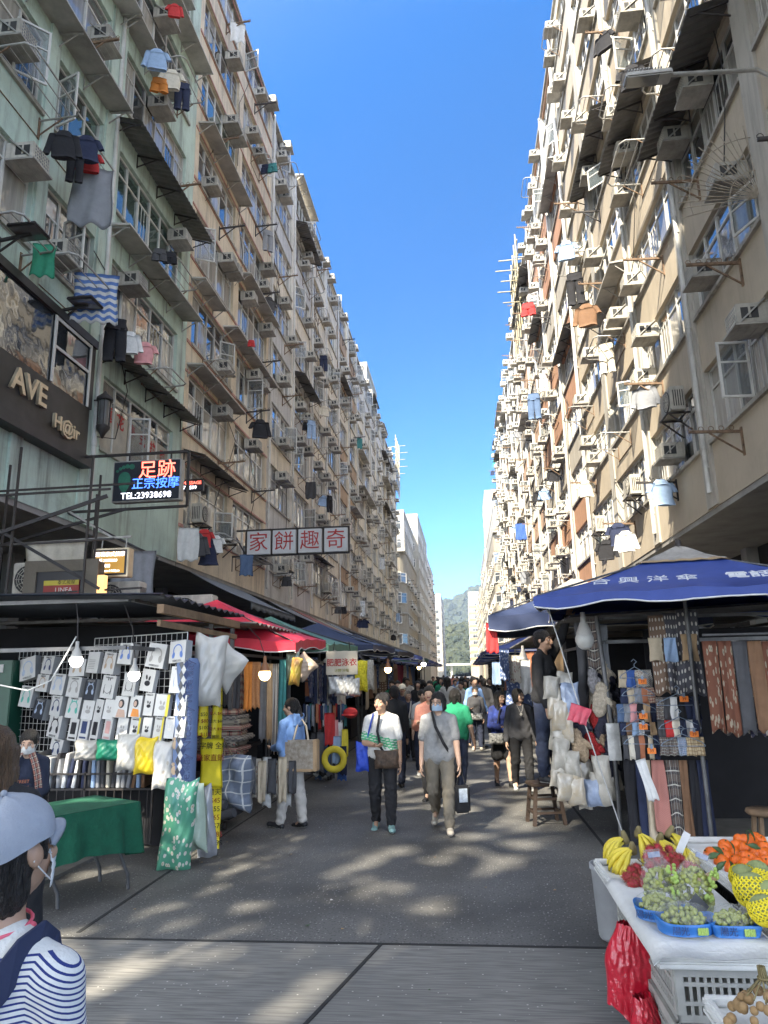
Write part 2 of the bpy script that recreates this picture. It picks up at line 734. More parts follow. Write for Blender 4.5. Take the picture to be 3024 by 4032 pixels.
def glass(name, col, rough=0.05, wav=0.25, stripes=False, metal=0.0):
 m = mat(name, col, rough, 0.35, 1.3, stretch=(1, 6, 0.5) if stripes else (1, 1, 1), metal=metal, spec=0.7, rnd=0.3)
 n, l = m.node_tree.nodes, m.node_tree.links
 b = n['Principled BSDF']
 b.inputs['Coat Weight'].default_value = 1.0
 b.inputs['Coat Roughness'].default_value = 0.02
 b.inputs['Coat IOR'].default_value = 1.7
 tc = n.new('ShaderNodeTexCoord')
 no = n.new('ShaderNodeTexNoise')
 no.inputs['Scale'].default_value = 1.4
 l.new(tc.outputs['Object'], no.inputs[0])
 bp = n.new('ShaderNodeBump')
 bp.inputs['Strength'].default_value = wav
 bp.inputs['Distance'].default_value = 0.06
 l.new(no.outputs[0], bp.inputs['Height'])
 l.new(bp.outputs[0], b.inputs['Coat Normal'])
 return m


M_gl = [glass('glass_dark', (0.03, 0.035, 0.04)), glass('glass_curtained', (0.34, 0.32, 0.28), 0.6, stripes=True),
  glass('glass_greenish', (0.06, 0.10, 0.085)), glass('glass_grey', (0.12, 0.12, 0.12)),
  glass('glass_blind', (0.22, 0.23, 0.25), 0.6, stripes=True)]
M_soffit = mat('soffit', (0.30, 0.29, 0.27), 0.9, 0.25, 1.2, 0.1, streak=0.0)
M_metalsheet = mat('corrugated_sheet', (0.20, 0.19, 0.175), 0.6, 0.35, 2.0, metal=0.2, rnd=0.15)
M_canopy = mat('canopy_slab', (0.45, 0.43, 0.39), 0.85, 0.3, 1.5, 0.1, rnd=0.12)
M_iron = mat('black_iron', (0.035, 0.03, 0.028), 0.6, 0.3, 8)
M_rust = mat('rusty_iron', (0.20, 0.13, 0.08), 0.8, 0.5, 9)
M_galv = mat('galvanised', (0.42, 0.41, 0.38), 0.5, 0.2, 6, metal=0.3)
M_pvc = mat('white_pipe', (0.62, 0.61, 0.57), 0.5, 0.12, 3, streak=0.3)
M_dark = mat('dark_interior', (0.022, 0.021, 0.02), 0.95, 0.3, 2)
M_shutter = mat('shop_shutter', (0.16, 0.16, 0.16), 0.6, 0.3, 2, stretch=(1, 1, 12))

WIN = {}


def window_meshes(w, h, s, seed, near=True):
 key = (round(w, 2), round(h, 2), s, seed, near)
 if key in WIN:
  return WIN[key]
 r = random.Random(hash(key) % 9999 if False else int(w * 100) * 31 + seed * 7 + int(h * 10))
 n = max(2, int(round(w / r.uniform(0.62, 0.85))))
 tr = h * r.uniform(0.66, 0.76)
 f, p = MB(), MB()
 t = 0.05
 D0, D1 = -0.07, 0.0

 def bar(u0, u1, z0, z1, d0=D0, d1=D1):
  f.box((min(s * d0, s * d1), u0, z0), (max(s * d0, s * d1), u1, z1))
 bar(0, w, 0, t); bar(0, w, h - t, h); bar(0, t, t, h - t); bar(w - t, w, t, h - t)
 us = [0]
 for i in range(1, n):
  us.append(w * i / n)
  bar(w * i / n - t / 2, w * i / n + t / 2, t, h - t, D0, D1 + 0.004 + 0.002 * (i % 2))
 us.append(w)
 bar(t, w - t, tr, tr + t * 0.9, D0 + .01, D1 - .006)
 mode = r.random()
 for i in range(n):
  for z0, z1 in ((t, tr), (tr + t, h - t)):
   k = 0
   q = r.random()
   if mode < 0.3:
    k = 1 if q < 0.75 else 0
   elif mode < 0.45:
    k = 2 if q < 0.7 else 0
   elif mode < 0.6:
    k = 4 if q < 0.7 else 3
   else:
    k = 0 if q < 0.55 else (3 if q < 0.8 else 1)
   tilt = r.uniform(-0.012, 0.012)
   d = s * -0.035
   p.face([(d + tilt, us[i] + t / 2, z0), (d - tilt, us[i + 1] - t / 2, z0), (d - tilt, us[i + 1] - t / 2, z1), (d + tilt, us[i] + t / 2, z1)], k)
   if near and r.random() < 0.25 and z1 < h - t - .1:    # security bars
    for q_ in range(1, 4):
     uu = us[i] + (us[i + 1] - us[i]) * q_ / 4
     f.box((min(s * .0, s * .014), uu - .006, z0), (max(s * .0, s * .014), uu + .006, z1))
 WIN[key] = (f.mesh('window_frame', M_frame), p.mesh('pane', M_gl))
 return WIN[key]


def sash_mesh(w, h, s):
 key = ('sash', round(w, 2), round(h, 2), s)
 if key in WIN:
  return WIN[key]
 f, p = MB(), MB()
 t = 0.045
 f.box((-.018, 0, 0), (.018, w, t)); f.box((-.018, 0, h - t), (.018, w, h))
 f.box((-.018, 0, t), (.018, t, h - t)); f.box((-.018, w - t, t), (.018, w, h - t))
 f.box((-.014, t, h * .62), (.014, w - t, h * .62 + .03))
 p.box((-.004, t, t), (.004, w - t, h - t))
 WIN[key] = (f.mesh('sash_frame', M_framew), p.mesh('pane', M_sash))
 return WIN[key]


M_sash = mat('sash_glass', (0.16, 0.19, 0.20), 0.06, 0.2, 2, alpha=0.3, spec=0.8)
M_seal = mat('cornice_grey', (0.40, 0.38, 0.33), 0.85, 0.2, 2, streak=0.5)
BLD = {}


def building(label, s, xf, y0, y1, bays, floors, ztop, wall, band=None, pier=None, soffit_z=5.05, depth=10, near=True, group=None,
             pipes=(), canopies=True, seed=1, canopy_prob=0.5, trim=None, arcade=2.6, bandalt=None, pier_w=None, openp=0.35, skip=()):
 """street block: face at x=xf looking towards s; bays=[(ya,yb)] openings; floors=[(sill,head)]"""
 r = random.Random(seed)
 root = thing('apartment_building', label, 'building', (xf, y0, 0), 0, group)
 L = y1 - y0
 X = lambda d: s * d

 def bx(mb, d0, d1, u0, u1, z0, z1, m=0):
  mb.box((min(X(d0), X(d1)), u0, z0), (max(X(d0), X(d1)), u1, z1), m)
 w = MB()
 bx(w, -depth, -0.30, 0.01, L - 0.01, soffit_z + .01, ztop - .02, 0)
 zs = [soffit_z] + [h for _, h in floors]
 for k, z0 in enumerate(zs):
  z1 = floors[k][0] if k < len(floors) else ztop
  mi = 1 if band else 0
  if bandalt and (k % len(bandalt)):
   mi = bandalt[k % len(bandalt)]
  bx(w, -0.30, 0, 0, L, z0, z1, mi)
  if trim:
   bx(w, 0, 0.03, 0.02, L - .02, z1 - 0.10, z1 - .002, 3)
   if k:
    bx(w, 0, 0.025, 0.02, L - .02, z0 + .002, z0 + 0.07, 3)
 edges = [0.0] + [q for a, b in bays for q in (a - y0, b - y0)] + [L]
 for i in range(0, len(edges), 2):
  a, b = edges[i], edges[i + 1]
  if b - a > 0.02:
   for k, (z0, z1) in enumerate(floors):
    bx(w, -0.299, 0.0 if pier is None else -0.004, a, b, z0, z1, 2 if pier else 0)
   if pier and 0 < i < len(edges) - 2:
    bx(w, -0.1, 0.05, a + .05, b - .05, soffit_z + .02, ztop - .03, 2)
 for z0, z1 in floors:
  for a, b in bays:
   bx(w, -0.02, 0.07, a - y0 - .05, b - y0 + .05, z0 - .07, z0 + .012, 4)
 bx(w, -arcade, -0.02, 0.02, L - .02, soffit_z - .12, soffit_z + .02, 5)
 bx(w, -0.25, 0.10, 0.0, L, ztop - .01, ztop + .12, 4)
 w.build('wall', [wall, band or wall, pier or wall, trim or wall, M_seal, M_soffit], root)
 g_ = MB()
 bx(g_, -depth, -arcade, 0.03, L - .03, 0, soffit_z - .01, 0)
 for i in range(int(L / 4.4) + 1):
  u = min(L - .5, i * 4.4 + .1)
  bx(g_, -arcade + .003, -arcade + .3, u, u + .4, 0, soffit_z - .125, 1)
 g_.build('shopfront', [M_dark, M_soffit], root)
 cb = MB()
 for q in range(5):
  u, z = r.uniform(.3, L - .3), r.uniform(soffit_z + 1, ztop - 4)
  pts = []
  for _ in range(6):
   pts.append((X(.07), u, z))
   u = min(L - .1, max(.1, u + r.uniform(-.9, .9)))
   z += r.uniform(.2, 1.6)
  cb.tube(pts, .013, 4)
 cb.build('cables', M_iron, root)
 for u in pipes:
  p = MB()
  uu = u - y0
  p.tube([(X(.09), uu, soffit_z + .3), (X(.09), uu, ztop + .2)], 0.055, 8)
  for z0, z1 in floors:
   p.tube([(X(.09), uu, z0 - .1), (X(.09), uu, z0 + .02)], 0.07, 8)
   p.bar((X(0), uu, z0 - .5), (X(.1), uu, z0 - .5), .14, .03)
  p.build('drainpipe', M_pvc, root)
 for k, (z0, z1) in enumerate(floors):
  for bi, (a, b) in enumerate(bays):
   if (k, bi) in skip:
    continue
   ww, hh = b - a, z1 - z0
   fm, pm = window_meshes(ww, hh, s, r.randrange(7), near)
   fo = link('window', fm, root, (X(-0.10), a - y0, z0))
   link('pane', pm, fo)
   if near and r.random() < openp * .62:
    sw, sh = r.choice([.5, .56, .62]), hh * r.choice([.5, .66, .7])
    sf, sp = sash_mesh(sw, sh, s)
    u = a - y0 + r.choice([0.05, ww * .35, ww * .66])
    so_ = link('open_sash', sf, fo, (X(.11), u - (a - y0), .05), (0, 0, -s * R(r.choice([r.uniform(20, 50), r.uniform(50, 80), r.uniform(80, 110)]))))
    link('pane', sp, so_)
  if canopies and near and r.random() < canopy_prob:
   i0 = r.randrange(len(bays))
   i1 = min(len(bays), i0 + r.choice([1, 1, 2]))
   canopy(root, s, bays[i0][0] - y0 - .25, bays[i1 - 1][1] - y0 + .25, z1 + r.uniform(.12, .3), r, r.random() < 0.4)
 BLD[label] = dict(root=root, s=s, xf=xf, y0=y0, bays=bays, floors=floors, r=r)
 return root


def canopy(root, s, u0, u1, z, r, corrugated=False, depth=None):
 d = depth or r.uniform(.45, .7)
 X = lambda q: s * q
 m = MB()
 dz = d * (0.32 if corrugated else 0.12)
 if corrugated:
  n = int((u1 - u0) / 0.045)
  vs, fs = [], []
  for i in range(n + 1):
   u = u0 + (u1 - u0) * i / n
   q = 0.018 * math.sin(i * PI / 2 + .5)
   vs += [(X(.0), u, z + q), (X(d), u, z - dz + q), (X(.0), u, z + q - .012), (X(d), u, z - dz + q - .012)]
  for i in range(n):
   a, b = i * 4, i * 4 + 4
   fs += [(a, b, b + 1, a + 1), (a + 2, a + 3, b + 3, b + 2), (a + 1, b + 1, b + 3, a + 3)]
  m.raw(vs, fs, 0)
 else:
  m.raw([(X(0), u0, z), (X(d), u0, z - dz), (X(d), u1, z - dz), (X(0), u1, z),
               (X(0), u0, z - .06), (X(d), u0, z - dz - .045), (X(d), u1, z - dz - .045), (X(0), u1, z - .06)],
              [(0, 1, 2, 3), (7, 6, 5, 4), (0, 4, 5, 1), (1, 5, 6, 2), (2, 6, 7, 3), (3, 7, 4, 0)], 0)
 n = max(2, int((u1 - u0) / 1.1))
 for i in range(n + 1):
  u = u0 + .08 + (u1 - u0 - .16) * i / n
  m.bar((X(.0), u, z - .07), (X(d - .05), u, z - dz - .07), .035, .035, 1)
  m.bar((X(.01), u, z - .42), (X(d * .75), u, z - dz * .75 - .08), .025, .025, 1)
  m.bar((X(.012), u, z - .45), (X(.012), u, z - .06), .03, .02, 1)
 return m.build('metal_awning' if corrugated else 'canopy', [M_metalsheet if corrugated else M_canopy, M_iron if corrugated else M_galv], root)


# wall paints
P_green = mat('paint_green', (0.52, 0.64, 0.55), 0.85, 0.16, 1.1, 0.15, streak=0.45)
P_greend = mat('paint_green_pier', (0.54, 0.65, 0.57), 0.85, 0.16, 1.1, 0.15, streak=0.5)
P_tan = mat('paint_tan', (0.70, 0.60, 0.45), 0.85, 0.14, 0.9, 0.15, streak=0.4)
P_pink = mat('paint_pink_trim', (0.50, 0.27, 0.22), 0.85, 0.2, 3, streak=0.3)
P_cream = mat('paint_cream', (0.74, 0.68, 0.55), 0.85, 0.14, 0.9, 0.15, streak=0.45)
P_grey = mat('paint_grey', (0.56, 0.56, 0.54), 0.85, 0.14, 0.9, 0.15, streak=0.4)
P_greyw = mat('paint_offwhite', (0.70, 0.67, 0.60), 0.85, 0.12, 0.9, 0.15, streak=0.45)
P_brown = mat('paint_brown', (0.44, 0.31, 0.20), 0.85, 0.2, 0.9, 0.15, streak=0.5)
P_beige = mat('paint_beige', (0.48, 0.41, 0.31), 0.85, 0.10, 0.9, 0.1, streak=0.15)
P_rcream = mat('paint_right_cream', (0.43, 0.39, 0.32), 0.85, 0.12, 0.9, 0.1, streak=0.3)
P_white = mat('paint_white', (0.46, 0.43, 0.37), 0.85, 0.10, 1, 0.1, streak=0.3)
P_orange = mat('paint_orange', (0.44, 0.24, 0.14), 0.85, 0.14, 1, 0.1, streak=0.3)
P_lorange = mat('paint_pale_orange', (0.50, 0.34, 0.23), 0.85, 0.12, 1, 0.1, streak=0.25)

XL, XR = -8.0, 5.3
fl_A = [(6.95 + 3.03 * k, 8.70 + 3.03 * k) for k in range(7)]
fl_B = [(6.20 + 2.88 * k, 8.02 + 2.88 * k) for k in range(8)]
fl_R = [(6.40 + 2.77 * k, 7.92 + 2.77 * k) for k in range(9)]
bays_A = [(3.3, 6.6), (7.0, 9.5), (9.85, 11.35), (11.8, 13.7), (14.5, 18.55)]
building('pale green apartment block at the near left corner', 1, XL, 2.9, 19.2, bays_A, fl_A, 28.6, P_green, pier=P_greend, seed=5,
         pipes=(14.15,), canopy_prob=0, openp=.4, arcade=3.2, skip={(0, 3), (0, 2), (0, 1), (0, 0)})
building('tan apartment block with pink trim beside the green block', 1, XL, 19.2, 28.3, [(19.55, 23.4), (24.0, 27.95)], fl_B, 28.1, P_tan,
         trim=P_pink, seed=11, canopy_prob=0.0, pipes=(), openp=.6)
cseg = [('cream and grey block with white pipes next to the tan block', P_cream, P_grey, P_greyw),
  ('weathered cream block, second past the tan block', P_cream, P_cream, P_greyw),
  ('brown banded block, third past the tan block', P_cream, P_brown, P_cream),
  ('cream block with dark awnings, fourth past the tan block', P_greyw, P_cream, P_greyw),
  ('pale grey block, fifth past the tan block', P_greyw, P_greyw, P_cream),
  ('cream block with many racks, sixth past the tan block', P_cream, P_cream, P_cream),
  ('last cream block before the left cross street', P_greyw, P_cream, P_greyw)]
for i, (lb, a, b, c) in enumerate(cseg):
 y0 = 28.3 + 8.8 * i
 building(lb, 1, XL, y0, y0 + 8.8, [(y0 + .4, y0 + 4.05), (y0 + 4.75, y0 + 8.4)], fl_B, 28.0 + (i * 37 % 5) * .12, a, band=b, pier=c, seed=20 + i,
             pipes=(y0 + .12, y0 + 4.4), canopy_prob=0.3, bandalt=(1, 0, 1) if i % 2 else (1, 1, 0), openp=.5)
bR = [(2.3, 6.1), (6.8, 10.5), (11.2, 14.7), (15.4, 19.1), (19.8, 23.6), (24.3, 28.2)]
building('beige apartment block with white pilasters on the near right', -1, XR, 2.0, 28.6, bR, fl_R, 30.8, P_beige, band=P_beige, pier=P_white,
         bandalt=(1, 1, 3), trim=None, seed=41, pipes=(6.5, 14.98, 19.4, 28.5), canopy_prob=0.0, openp=.4)
rseg = [('block with orange bands beyond the beige block', P_rcream, P_orange, P_white),
  ('sunlit block with pale orange bands', P_rcream, P_lorange, P_white),
  ('sunlit cream block crowded with racks', P_rcream, P_rcream, P_white),
  ('sunlit white block with orange sills', P_white, P_lorange, P_white),
  ('last sunlit block before the right cross street', P_rcream, P_rcream, P_white)]
for i, (lb, a, b, c) in enumerate(rseg):
 y0 = 28.6 + 13.2 * i
 building(lb, -1, XR, y0, y0 + 13.2, [(y0 + .4, y0 + 4.0), (y0 + 4.8, y0 + 8.4), (y0 + 9.2, y0 + 12.8)], fl_R, 30.3 - (i % 3) * .5, a, band=b, pier=c,
             seed=60 + i, pipes=(y0 + .1, y0 + 4.4, y0 + 8.8), canopy_prob=0.55, bandalt=(1, 0) if i else (1, 1, 0), openp=.45)
# ------------------------------------------------------------------ far buildings, hill, tower and added dapple tree behind the camera
M_winfar = glass('far_window_glass', (0.08, 0.09, 0.10))


def far_block(label, x0, x1, y0, y1, ztop, wall, faces, pitch=2.9, bay=3.2, seed=0, z0=0.0, roof=None, group=None, round_r=0, band=None, wmin=6.0):
 """distant block; faces: list of 'x+','x-','y-' that carry windows"""
 r = random.Random(seed)
 root = thing('apartment_building', label, 'building', ((x0 + x1) / 2, (y0 + y1) / 2, z0), 0, group)
 hx, hy, H = (x1 - x0) / 2, (y1 - y0) / 2, ztop - z0
 w = MB()
 if round_r:
  sg = 1 if round_r > 0 else -1
  rr = abs(round_r)
  poly = [(sg * -hx, -hy), (sg * (hx - rr), -hy)]
  poly += [(sg * (hx - rr + rr * math.sin(t)), -hy + rr - rr * math.cos(t)) for t in [PI / 2 * i / 8 for i in range(1, 8)]]
  poly += [(sg * hx, -hy + rr), (sg * hx, hy), (sg * -hx, hy)]
  w.prism(poly, 0, H, lambda x, y, d: (x, y, d))
  k = 0
  z = 6.0
  while z < H:
   for d, m, hgt in ((0.12, 1, .22),):
    p2 = [(sg * (hx - rr), -hy - d)] + [(sg * (hx - rr + (rr + d) * math.sin(t)), -hy + rr - (rr + d) * math.cos(t)) for t in [PI / 2 * i / 8 for i in range(1, 9)]] + [(sg * (hx + d), hy), (sg * (hx - .5), hy), (sg * (hx - rr), -hy + .5)]
    w.prism(p2, z, z + hgt, lambda x, y, dd: (x, y, dd), m)
   z += pitch * 1.5
 else:
  w.box((-hx, -hy, 0), (hx, hy, H))
 w.box((-hx - .05, -hy - .05, H), (hx + .05, hy + .05, H + .5), 1)
 if band:
  z = wmin - z0 if z0 == 0 else 1.0
  while z < H - 1:
   w.box((-hx - .06, -hy - .06, z - 1.15), (hx + .06, hy + .06, z - .1), 2)
   z += pitch
 w.build('wall', [wall, M_seal, band or wall], root)
 me = {}
 for f in faces:
  L = 2 * hy if f[0] == 'x' else 2 * hx
  n = max(1, int(L / bay))
  n = min(n, 12)
  z = (wmin if z0 == 0 else 1.0)
  while z + 1.6 < H:
   for i in range(n):
    if r.random() < .08:
     continue
    ww = min(2.4, L / n * .62)
    key = round(ww, 2)
    if key not in me:
     m = MB()
     m.box((-ww / 2, -.02, 0), (ww / 2, .05, 1.5), 0)
     for q in (0, .5, 1):
      m.box((-ww / 2 + q * (ww - .07), -.07, 0), (-ww / 2 + .07 + q * (ww - .07), -.0205, 1.5), 1)
     for q in (0, 1.0, 1.43):
      m.box((-ww / 2 + .072, -.06, q), (ww / 2 - .072, -.021, q + .07), 1)
     me[key] = m.mesh('window', [M_winfar, M_frame])
    u = -L / 2 + (i + .5) * L / n
    if f == 'x+':
     if round_r and u < -hy + abs(round_r):
      t = PI / 4
      link('window', me[key], root, (hx - abs(round_r) * (1 - math.sin(t)) - .0, -hy + abs(round_r) * (1 - math.cos(t)), z), (0, 0, PI / 4))
      continue
     link('window', me[key], root, (hx + .01, u, z), (0, 0, PI / 2))
    elif f == 'x-':
     if round_r and u < -hy + abs(round_r):
      t = PI / 4
      link('window', me[key], root, (-hx + abs(round_r) * (1 - math.sin(t)), -hy + abs(round_r) * (1 - math.cos(t)), z), (0, 0, -PI / 4))
      continue
     link('window', me[key], root, (-hx - .01, u, z), (0, 0, -PI / 2))
    else:
     link('window', me[key], root, (u, -hy - .01, z))
   z += pitch
 return root


P_white_, P_rc_ = P_white, P_rcream
P_white = mat('far_white', (.38, .36, .31), .85, .15, .6, .1, streak=.3)
P_rcream = mat('far_cream', (.34, .30, .23), .85, .15, .6, .1, streak=.3)
far_block('cream corner block with a rounded front beyond the left cross street', -24, -7.9, 101, 132, 19.2, P_rcream, ['x+', 'y-'], round_r=2.6, seed=1)
far_block('stepped cream upper block behind the rounded corner', -22, -8.3, 106, 140, 26.0, P_white, ['x+', 'y-'], seed=2, bay=2.2)
far_block('tall white slab with a flat roof on the left skyline', -20, -7.4, 126, 158, 29.8, P_white, ['x+', 'y-'], seed=3, bay=3)
far_block('grey cream block on the left far up the street', -22, -8.0, 158.5, 204, 29.0, P_greyw, ['x+'], seed=4)
far_block('narrow grey white tower far up on the left', -20, -9.0, 205, 240, 26.5, P_white, ['x+', 'y-'], seed=5)
far_block('white tower at the far left end of the street', -20, -7.7, 262, 300, 30.0, P_white, ['x+', 'y-'], seed=6)
far_block('small white stair tower on top of the left roofs', -12.0, -8.25, 64, 72, 31.2, P_white, ['y-'], seed=7, z0=27.95, bay=1.6)
far_block('orange tower rising behind the right row', 7.4, 22, 190, 210, 50.0, P_lorange, ['x-', 'y-'], seed=8, bay=4)
far_block('orange and white block closing the right side of the street', 2.9, 18, 330, 360, 34.8, P_rcream, ['x-', 'y-'], seed=9, band=P_orange, bay=3.8)
far_block('cream corner block with a rounded bay on the right', 5.0, 20, 104, 138, 22.0, P_rcream, ['x-', 'y-'], round_r=-2.6, seed=10)
far_block('pale rooftop block above the right rounded bay', 5.6, 18, 112, 150, 27.5, P_white, ['x-', 'y-'], seed=11, bay=2.4)
far_block('white block far up on the right side', 5.2, 20, 150.5, 188, 27.0, P_white, ['x-', 'y-'], seed=12)
far_block('cream block far up on the right side', 5.3, 20, 211, 270, 26.0, P_rcream, ['x-'], seed=13)
far_block('low white house on the far hillside', 6.0, 40, 690, 712, 78, P_white, ['y-'], seed=14, z0=66, bay=4)
far_block('tall block across the junction behind the viewer', -8.9, 4, -36, -12.5, 41, P_greyw, ['y-'], seed=15, bay=5)

P_white, P_rcream = P_white_, P_rc_
M_hill = mat('hill_soil', (0.03, 0.04, 0.02), 0.95, 0.4, 0.02)
M_wood = mat('hill_woods', (0.055, 0.06, 0.026), 0.95, 0.5, 0.05, col2=(0.014, 0.024, 0.016), bump=0.0)


def hill_z(x, y):
 a = 50 * math.exp(-((x - 30) / 170) ** 2 - ((y - 760) / 130) ** 2)
 b = 252 * math.exp(-((x - 250) / 400) ** 2 - ((y - 1650) / 320) ** 2)
 return a + b + 3 * math.sin(x * .05 + y * .03) + 2 * math.sin(x * .11) - 1


hm = MB().grid(lambda u, v: (-500 + 1200 * u, 480 + 1500 * v, hill_z(-500 + 1200 * u, 480 + 1500 * v)), 90, 90)
tag(hm.build('hill', M_hill), 'wooded hill closing the end of the street', 'hill', kind='structure')
rw = random.Random(8)
wd = MB()
for i in range(1500):
 if i < 900:
  x, y = rw.uniform(-70, 75), rw.uniform(520, 770)
  q = rw.uniform(2.6, 5.2)
 else:
  x, y = rw.uniform(-120, 240), rw.uniform(1150, 1640)
  q = rw.uniform(6, 11)
 z = hill_z(x, y)
 bm = []
 n0 = len(wd.v)
 wd.ball((x, y, z + q * .5), (q, q, q * .95), 8, 6)
 wd.v[n0:] = [tuple(Vector(p) + Vector((rw.uniform(-.22, .22), rw.uniform(-.22, .22), rw.uniform(-.25, .25))) * q) for p in wd.v[n0:]]
wd.sm = [False] * len(wd.sm)
tag(wd.build('hill_woods', M_wood), 'dense green woods covering the far hill', 'woods', kind='stuff')
bd = MB()
bd.box((-60, 402, 6.2), (60, 410, 7.3))
for x in range(-50, 60, 14):
 bd.box((x, 405, 0), (x + 1.2, 407, 6.2))
tag(bd.build('flyover', P_white), 'pale flyover crossing the far end of the street', 'flyover')

# tree added out of view; its crown stands in for window-reflected dapples on the road
M_leaf = mat('leaf', (0.06, 0.10, 0.03), 0.7, 0.3, 2)
M_bark = mat('bark', (0.10, 0.075, 0.05), 0.9, 0.3, 4, 0.4)
tr_ = thing('dapple_tree', 'leafy tree added unseen behind the viewer to dapple the sunlight', 'tree', (-9.5, -6.5, 0))
tb = MB()
tb.tube([(0, 0, 0), (.1, .1, 3), (0, .3, 7), (.1, .2, 11)], [.4, .33, .26, .12], 10)
rt = random.Random(4)
for i in range(16):
 a = rt.uniform(0, 2 * PI)
 z = rt.uniform(4, 10)
 l_ = rt.uniform(2.5, 5)
 tb.tube([(0, .2, z), (math.cos(a) * l_ * .5, math.sin(a) * l_ * .5, z + 1), (math.cos(a) * l_, math.sin(a) * l_, z + 2.2)], [.14, .09, .04], 6)
tb.build('trunk', M_bark, tr_)
TREE_N, TREE_Q = 570, 0.66
vs, fs = [], []
tb = MB()
for i in range(TREE_N):
 c = Vector((rt.gauss(0, 1.8), rt.uniform(-6.5, 9.5), rt.uniform(8, 23)))
 if c.z < 8:
  c.x *= .9
 for k in range(7):
  p = c + Vector((rt.gauss(0, .30), rt.gauss(0, .30), rt.gauss(0, .22)))
  e = Euler((rt.uniform(-1, 1), rt.uniform(-1, 1), rt.uniform(0, 6)))
  mx = Matrix.Translation(p) @ e.to_matrix().to_4x4()
  q = TREE_Q * rt.uniform(.6, 1.2)
  tb.face([mx @ Vector(t) for t in ((-q * .5, 0, 0), (-q * .1, -q * .28, .03), (q * .5, 0, 0), (-q * .1, q * .28, .03))])
tb.build('crown', M_leaf, tr_)

# ------------------------------------------------------------------ window air conditioners
M_acw = mat('ac_housing', (0.54, 0.51, 0.44), 0.55, 0.2, 5, streak=0.35, rnd=0.22)
M_acd = mat('ac_louvre', (0.045, 0.045, 0.045), 0.6, 0.3, 20, stretch=(1, 1, 8))
M_acb = mat('ac_tray', (0.38, 0.36, 0.32), 0.8, 0.35, 3, rnd=0.2)
M_coil = mat('ac_coil', (0.16, 0.18, 0.20), 0.5, 0.3, 30)


def ac_unit(s):
 w, h, d0, d1 = .54, .36, -.08, .47
 X = lambda q: s * q
 m = MB()
 m.bbox((min(X(d0), X(d1)), -w / 2, 0), (max(X(d0), X(d1)), w / 2, h), .012)
 root = m.build('air_conditioner', M_acw)
 for sg in (-1, 1):
  lv = MB()
  y = sg * (w / 2)
  for a, b in ((.12, .24), (.28, .40)):
   lv.box((min(X(a), X(b)), y - .004, .09), (max(X(a), X(b)), y + .004, h - .08))
  lv.box((min(X(.12), X(.40)), y - .003, .075), (max(X(.12), X(.40)), y + .003, .092))
  lv.build('side_louvre', M_acd, root)
 c = MB()
 c.box((min(X(d1 - .02), X(d1 + .004)), -w / 2 + .04, .045), (max(X(d1 - .02), X(d1 + .004)), w / 2 - .04, h - .04), 0)
 for i in range(9):
  y = -w / 2 + .04 + (w - .08) * i / 8
  c.box((min(X(d1 + .004), X(d1 + .014)), y - .006, .045), (max(X(d1 + .004), X(d1 + .014)), y + .006, h - .04), 1)
 for i in range(5):
  z = .045 + (h - .085) * i / 4
  c.box((min(X(d1 + .005), X(d1 + .016)), -w / 2 + .04, z - .006), (max(X(d1 + .005), X(d1 + .016)), w / 2 - .04, z + .006), 1)
 c.build('rear_grille', [M_coil, M_acw], root)
 b = MB()
 b.box((min(X(-.05), X(d1 + .06)), -w / 2 - .04, -.05), (max(X(-.05), X(d1 + .06)), w / 2 + .04, -.012), 0)
 for sg in (-1, 1):
  b.bar((X(0), sg * (w / 2 + .02), h + .05), (X(d1), sg * (w / 2 + .02), -.02), .025, .025, 1)
 for q in range(3):
  b.box((min(X(.1 + q * .15), X(.13 + q * .15)), -w / 2, -.06), (max(X(.1 + q * .15), X(.13 + q * .15)), w / 2, -.051), 0)
 b.build('support_tray', [M_acb, M_galv], root)
 return root


def split_unit(s):
 w, h, d0, d1 = .82, .58, .12, .44
 X = lambda q: s * q
 m = MB()
 m.bbox((min(X(d0), X(d1)), -w / 2, 0), (max(X(d0), X(d1)), w / 2, h), .02)
 root = m.build('split_air_conditioner', M_acw)
 f = MB()
 mx = Matrix.Translation((X(d1 + .004), -.12, h / 2)) @ Matrix.Rotation(s * PI / 2, 4, 'Y')
 f.lathe([(.235, 0), (.24, .014), (.225, .018), (.215, .004), (0.0, .003)], 20, 1, mx=mx)
 for rr in (.06, .11, .16, .2):
  f.lathe([(rr - .005, .012), (rr + .005, .012), (rr + .005, .018), (rr - .005, .018)], 18, 0, mx=mx)
 for k in range(12):
  a = k * PI / 6
  f.bar(mx @ Vector((.03 * math.cos(a), .03 * math.sin(a), .015)), mx @ Vector((.22 * math.cos(a), .22 * math.sin(a), .015)), .008, .008, 0)
 f.build('fan_grille', [M_acw, M_acd], root)
 b = MB()
 for sg in (-1, 1):
  b.bar((X(0), sg * .3, -.03), (X(.52), sg * .3, -.03), .04, .04)
  b.bar((X(0.01), sg * .3, -.45), (X(.46), sg * .3, -.05), .03, .03)
 for xx in (.1, .5):
  b.bar((X(xx), -.3, -.03), (X(xx), .3, -.03), .03, .03)
 for sg in (-1, 1):
  for q in range(5):
   b.box((min(X(.16 + q * .05), X(.18 + q * .05)), sg * w / 2 - .006, .1), (max(X(.16 + q * .05), X(.18 + q * .05)), sg * w / 2 + .006, h - .1))
 b.build('support_frame', M_iron, root)
 return root


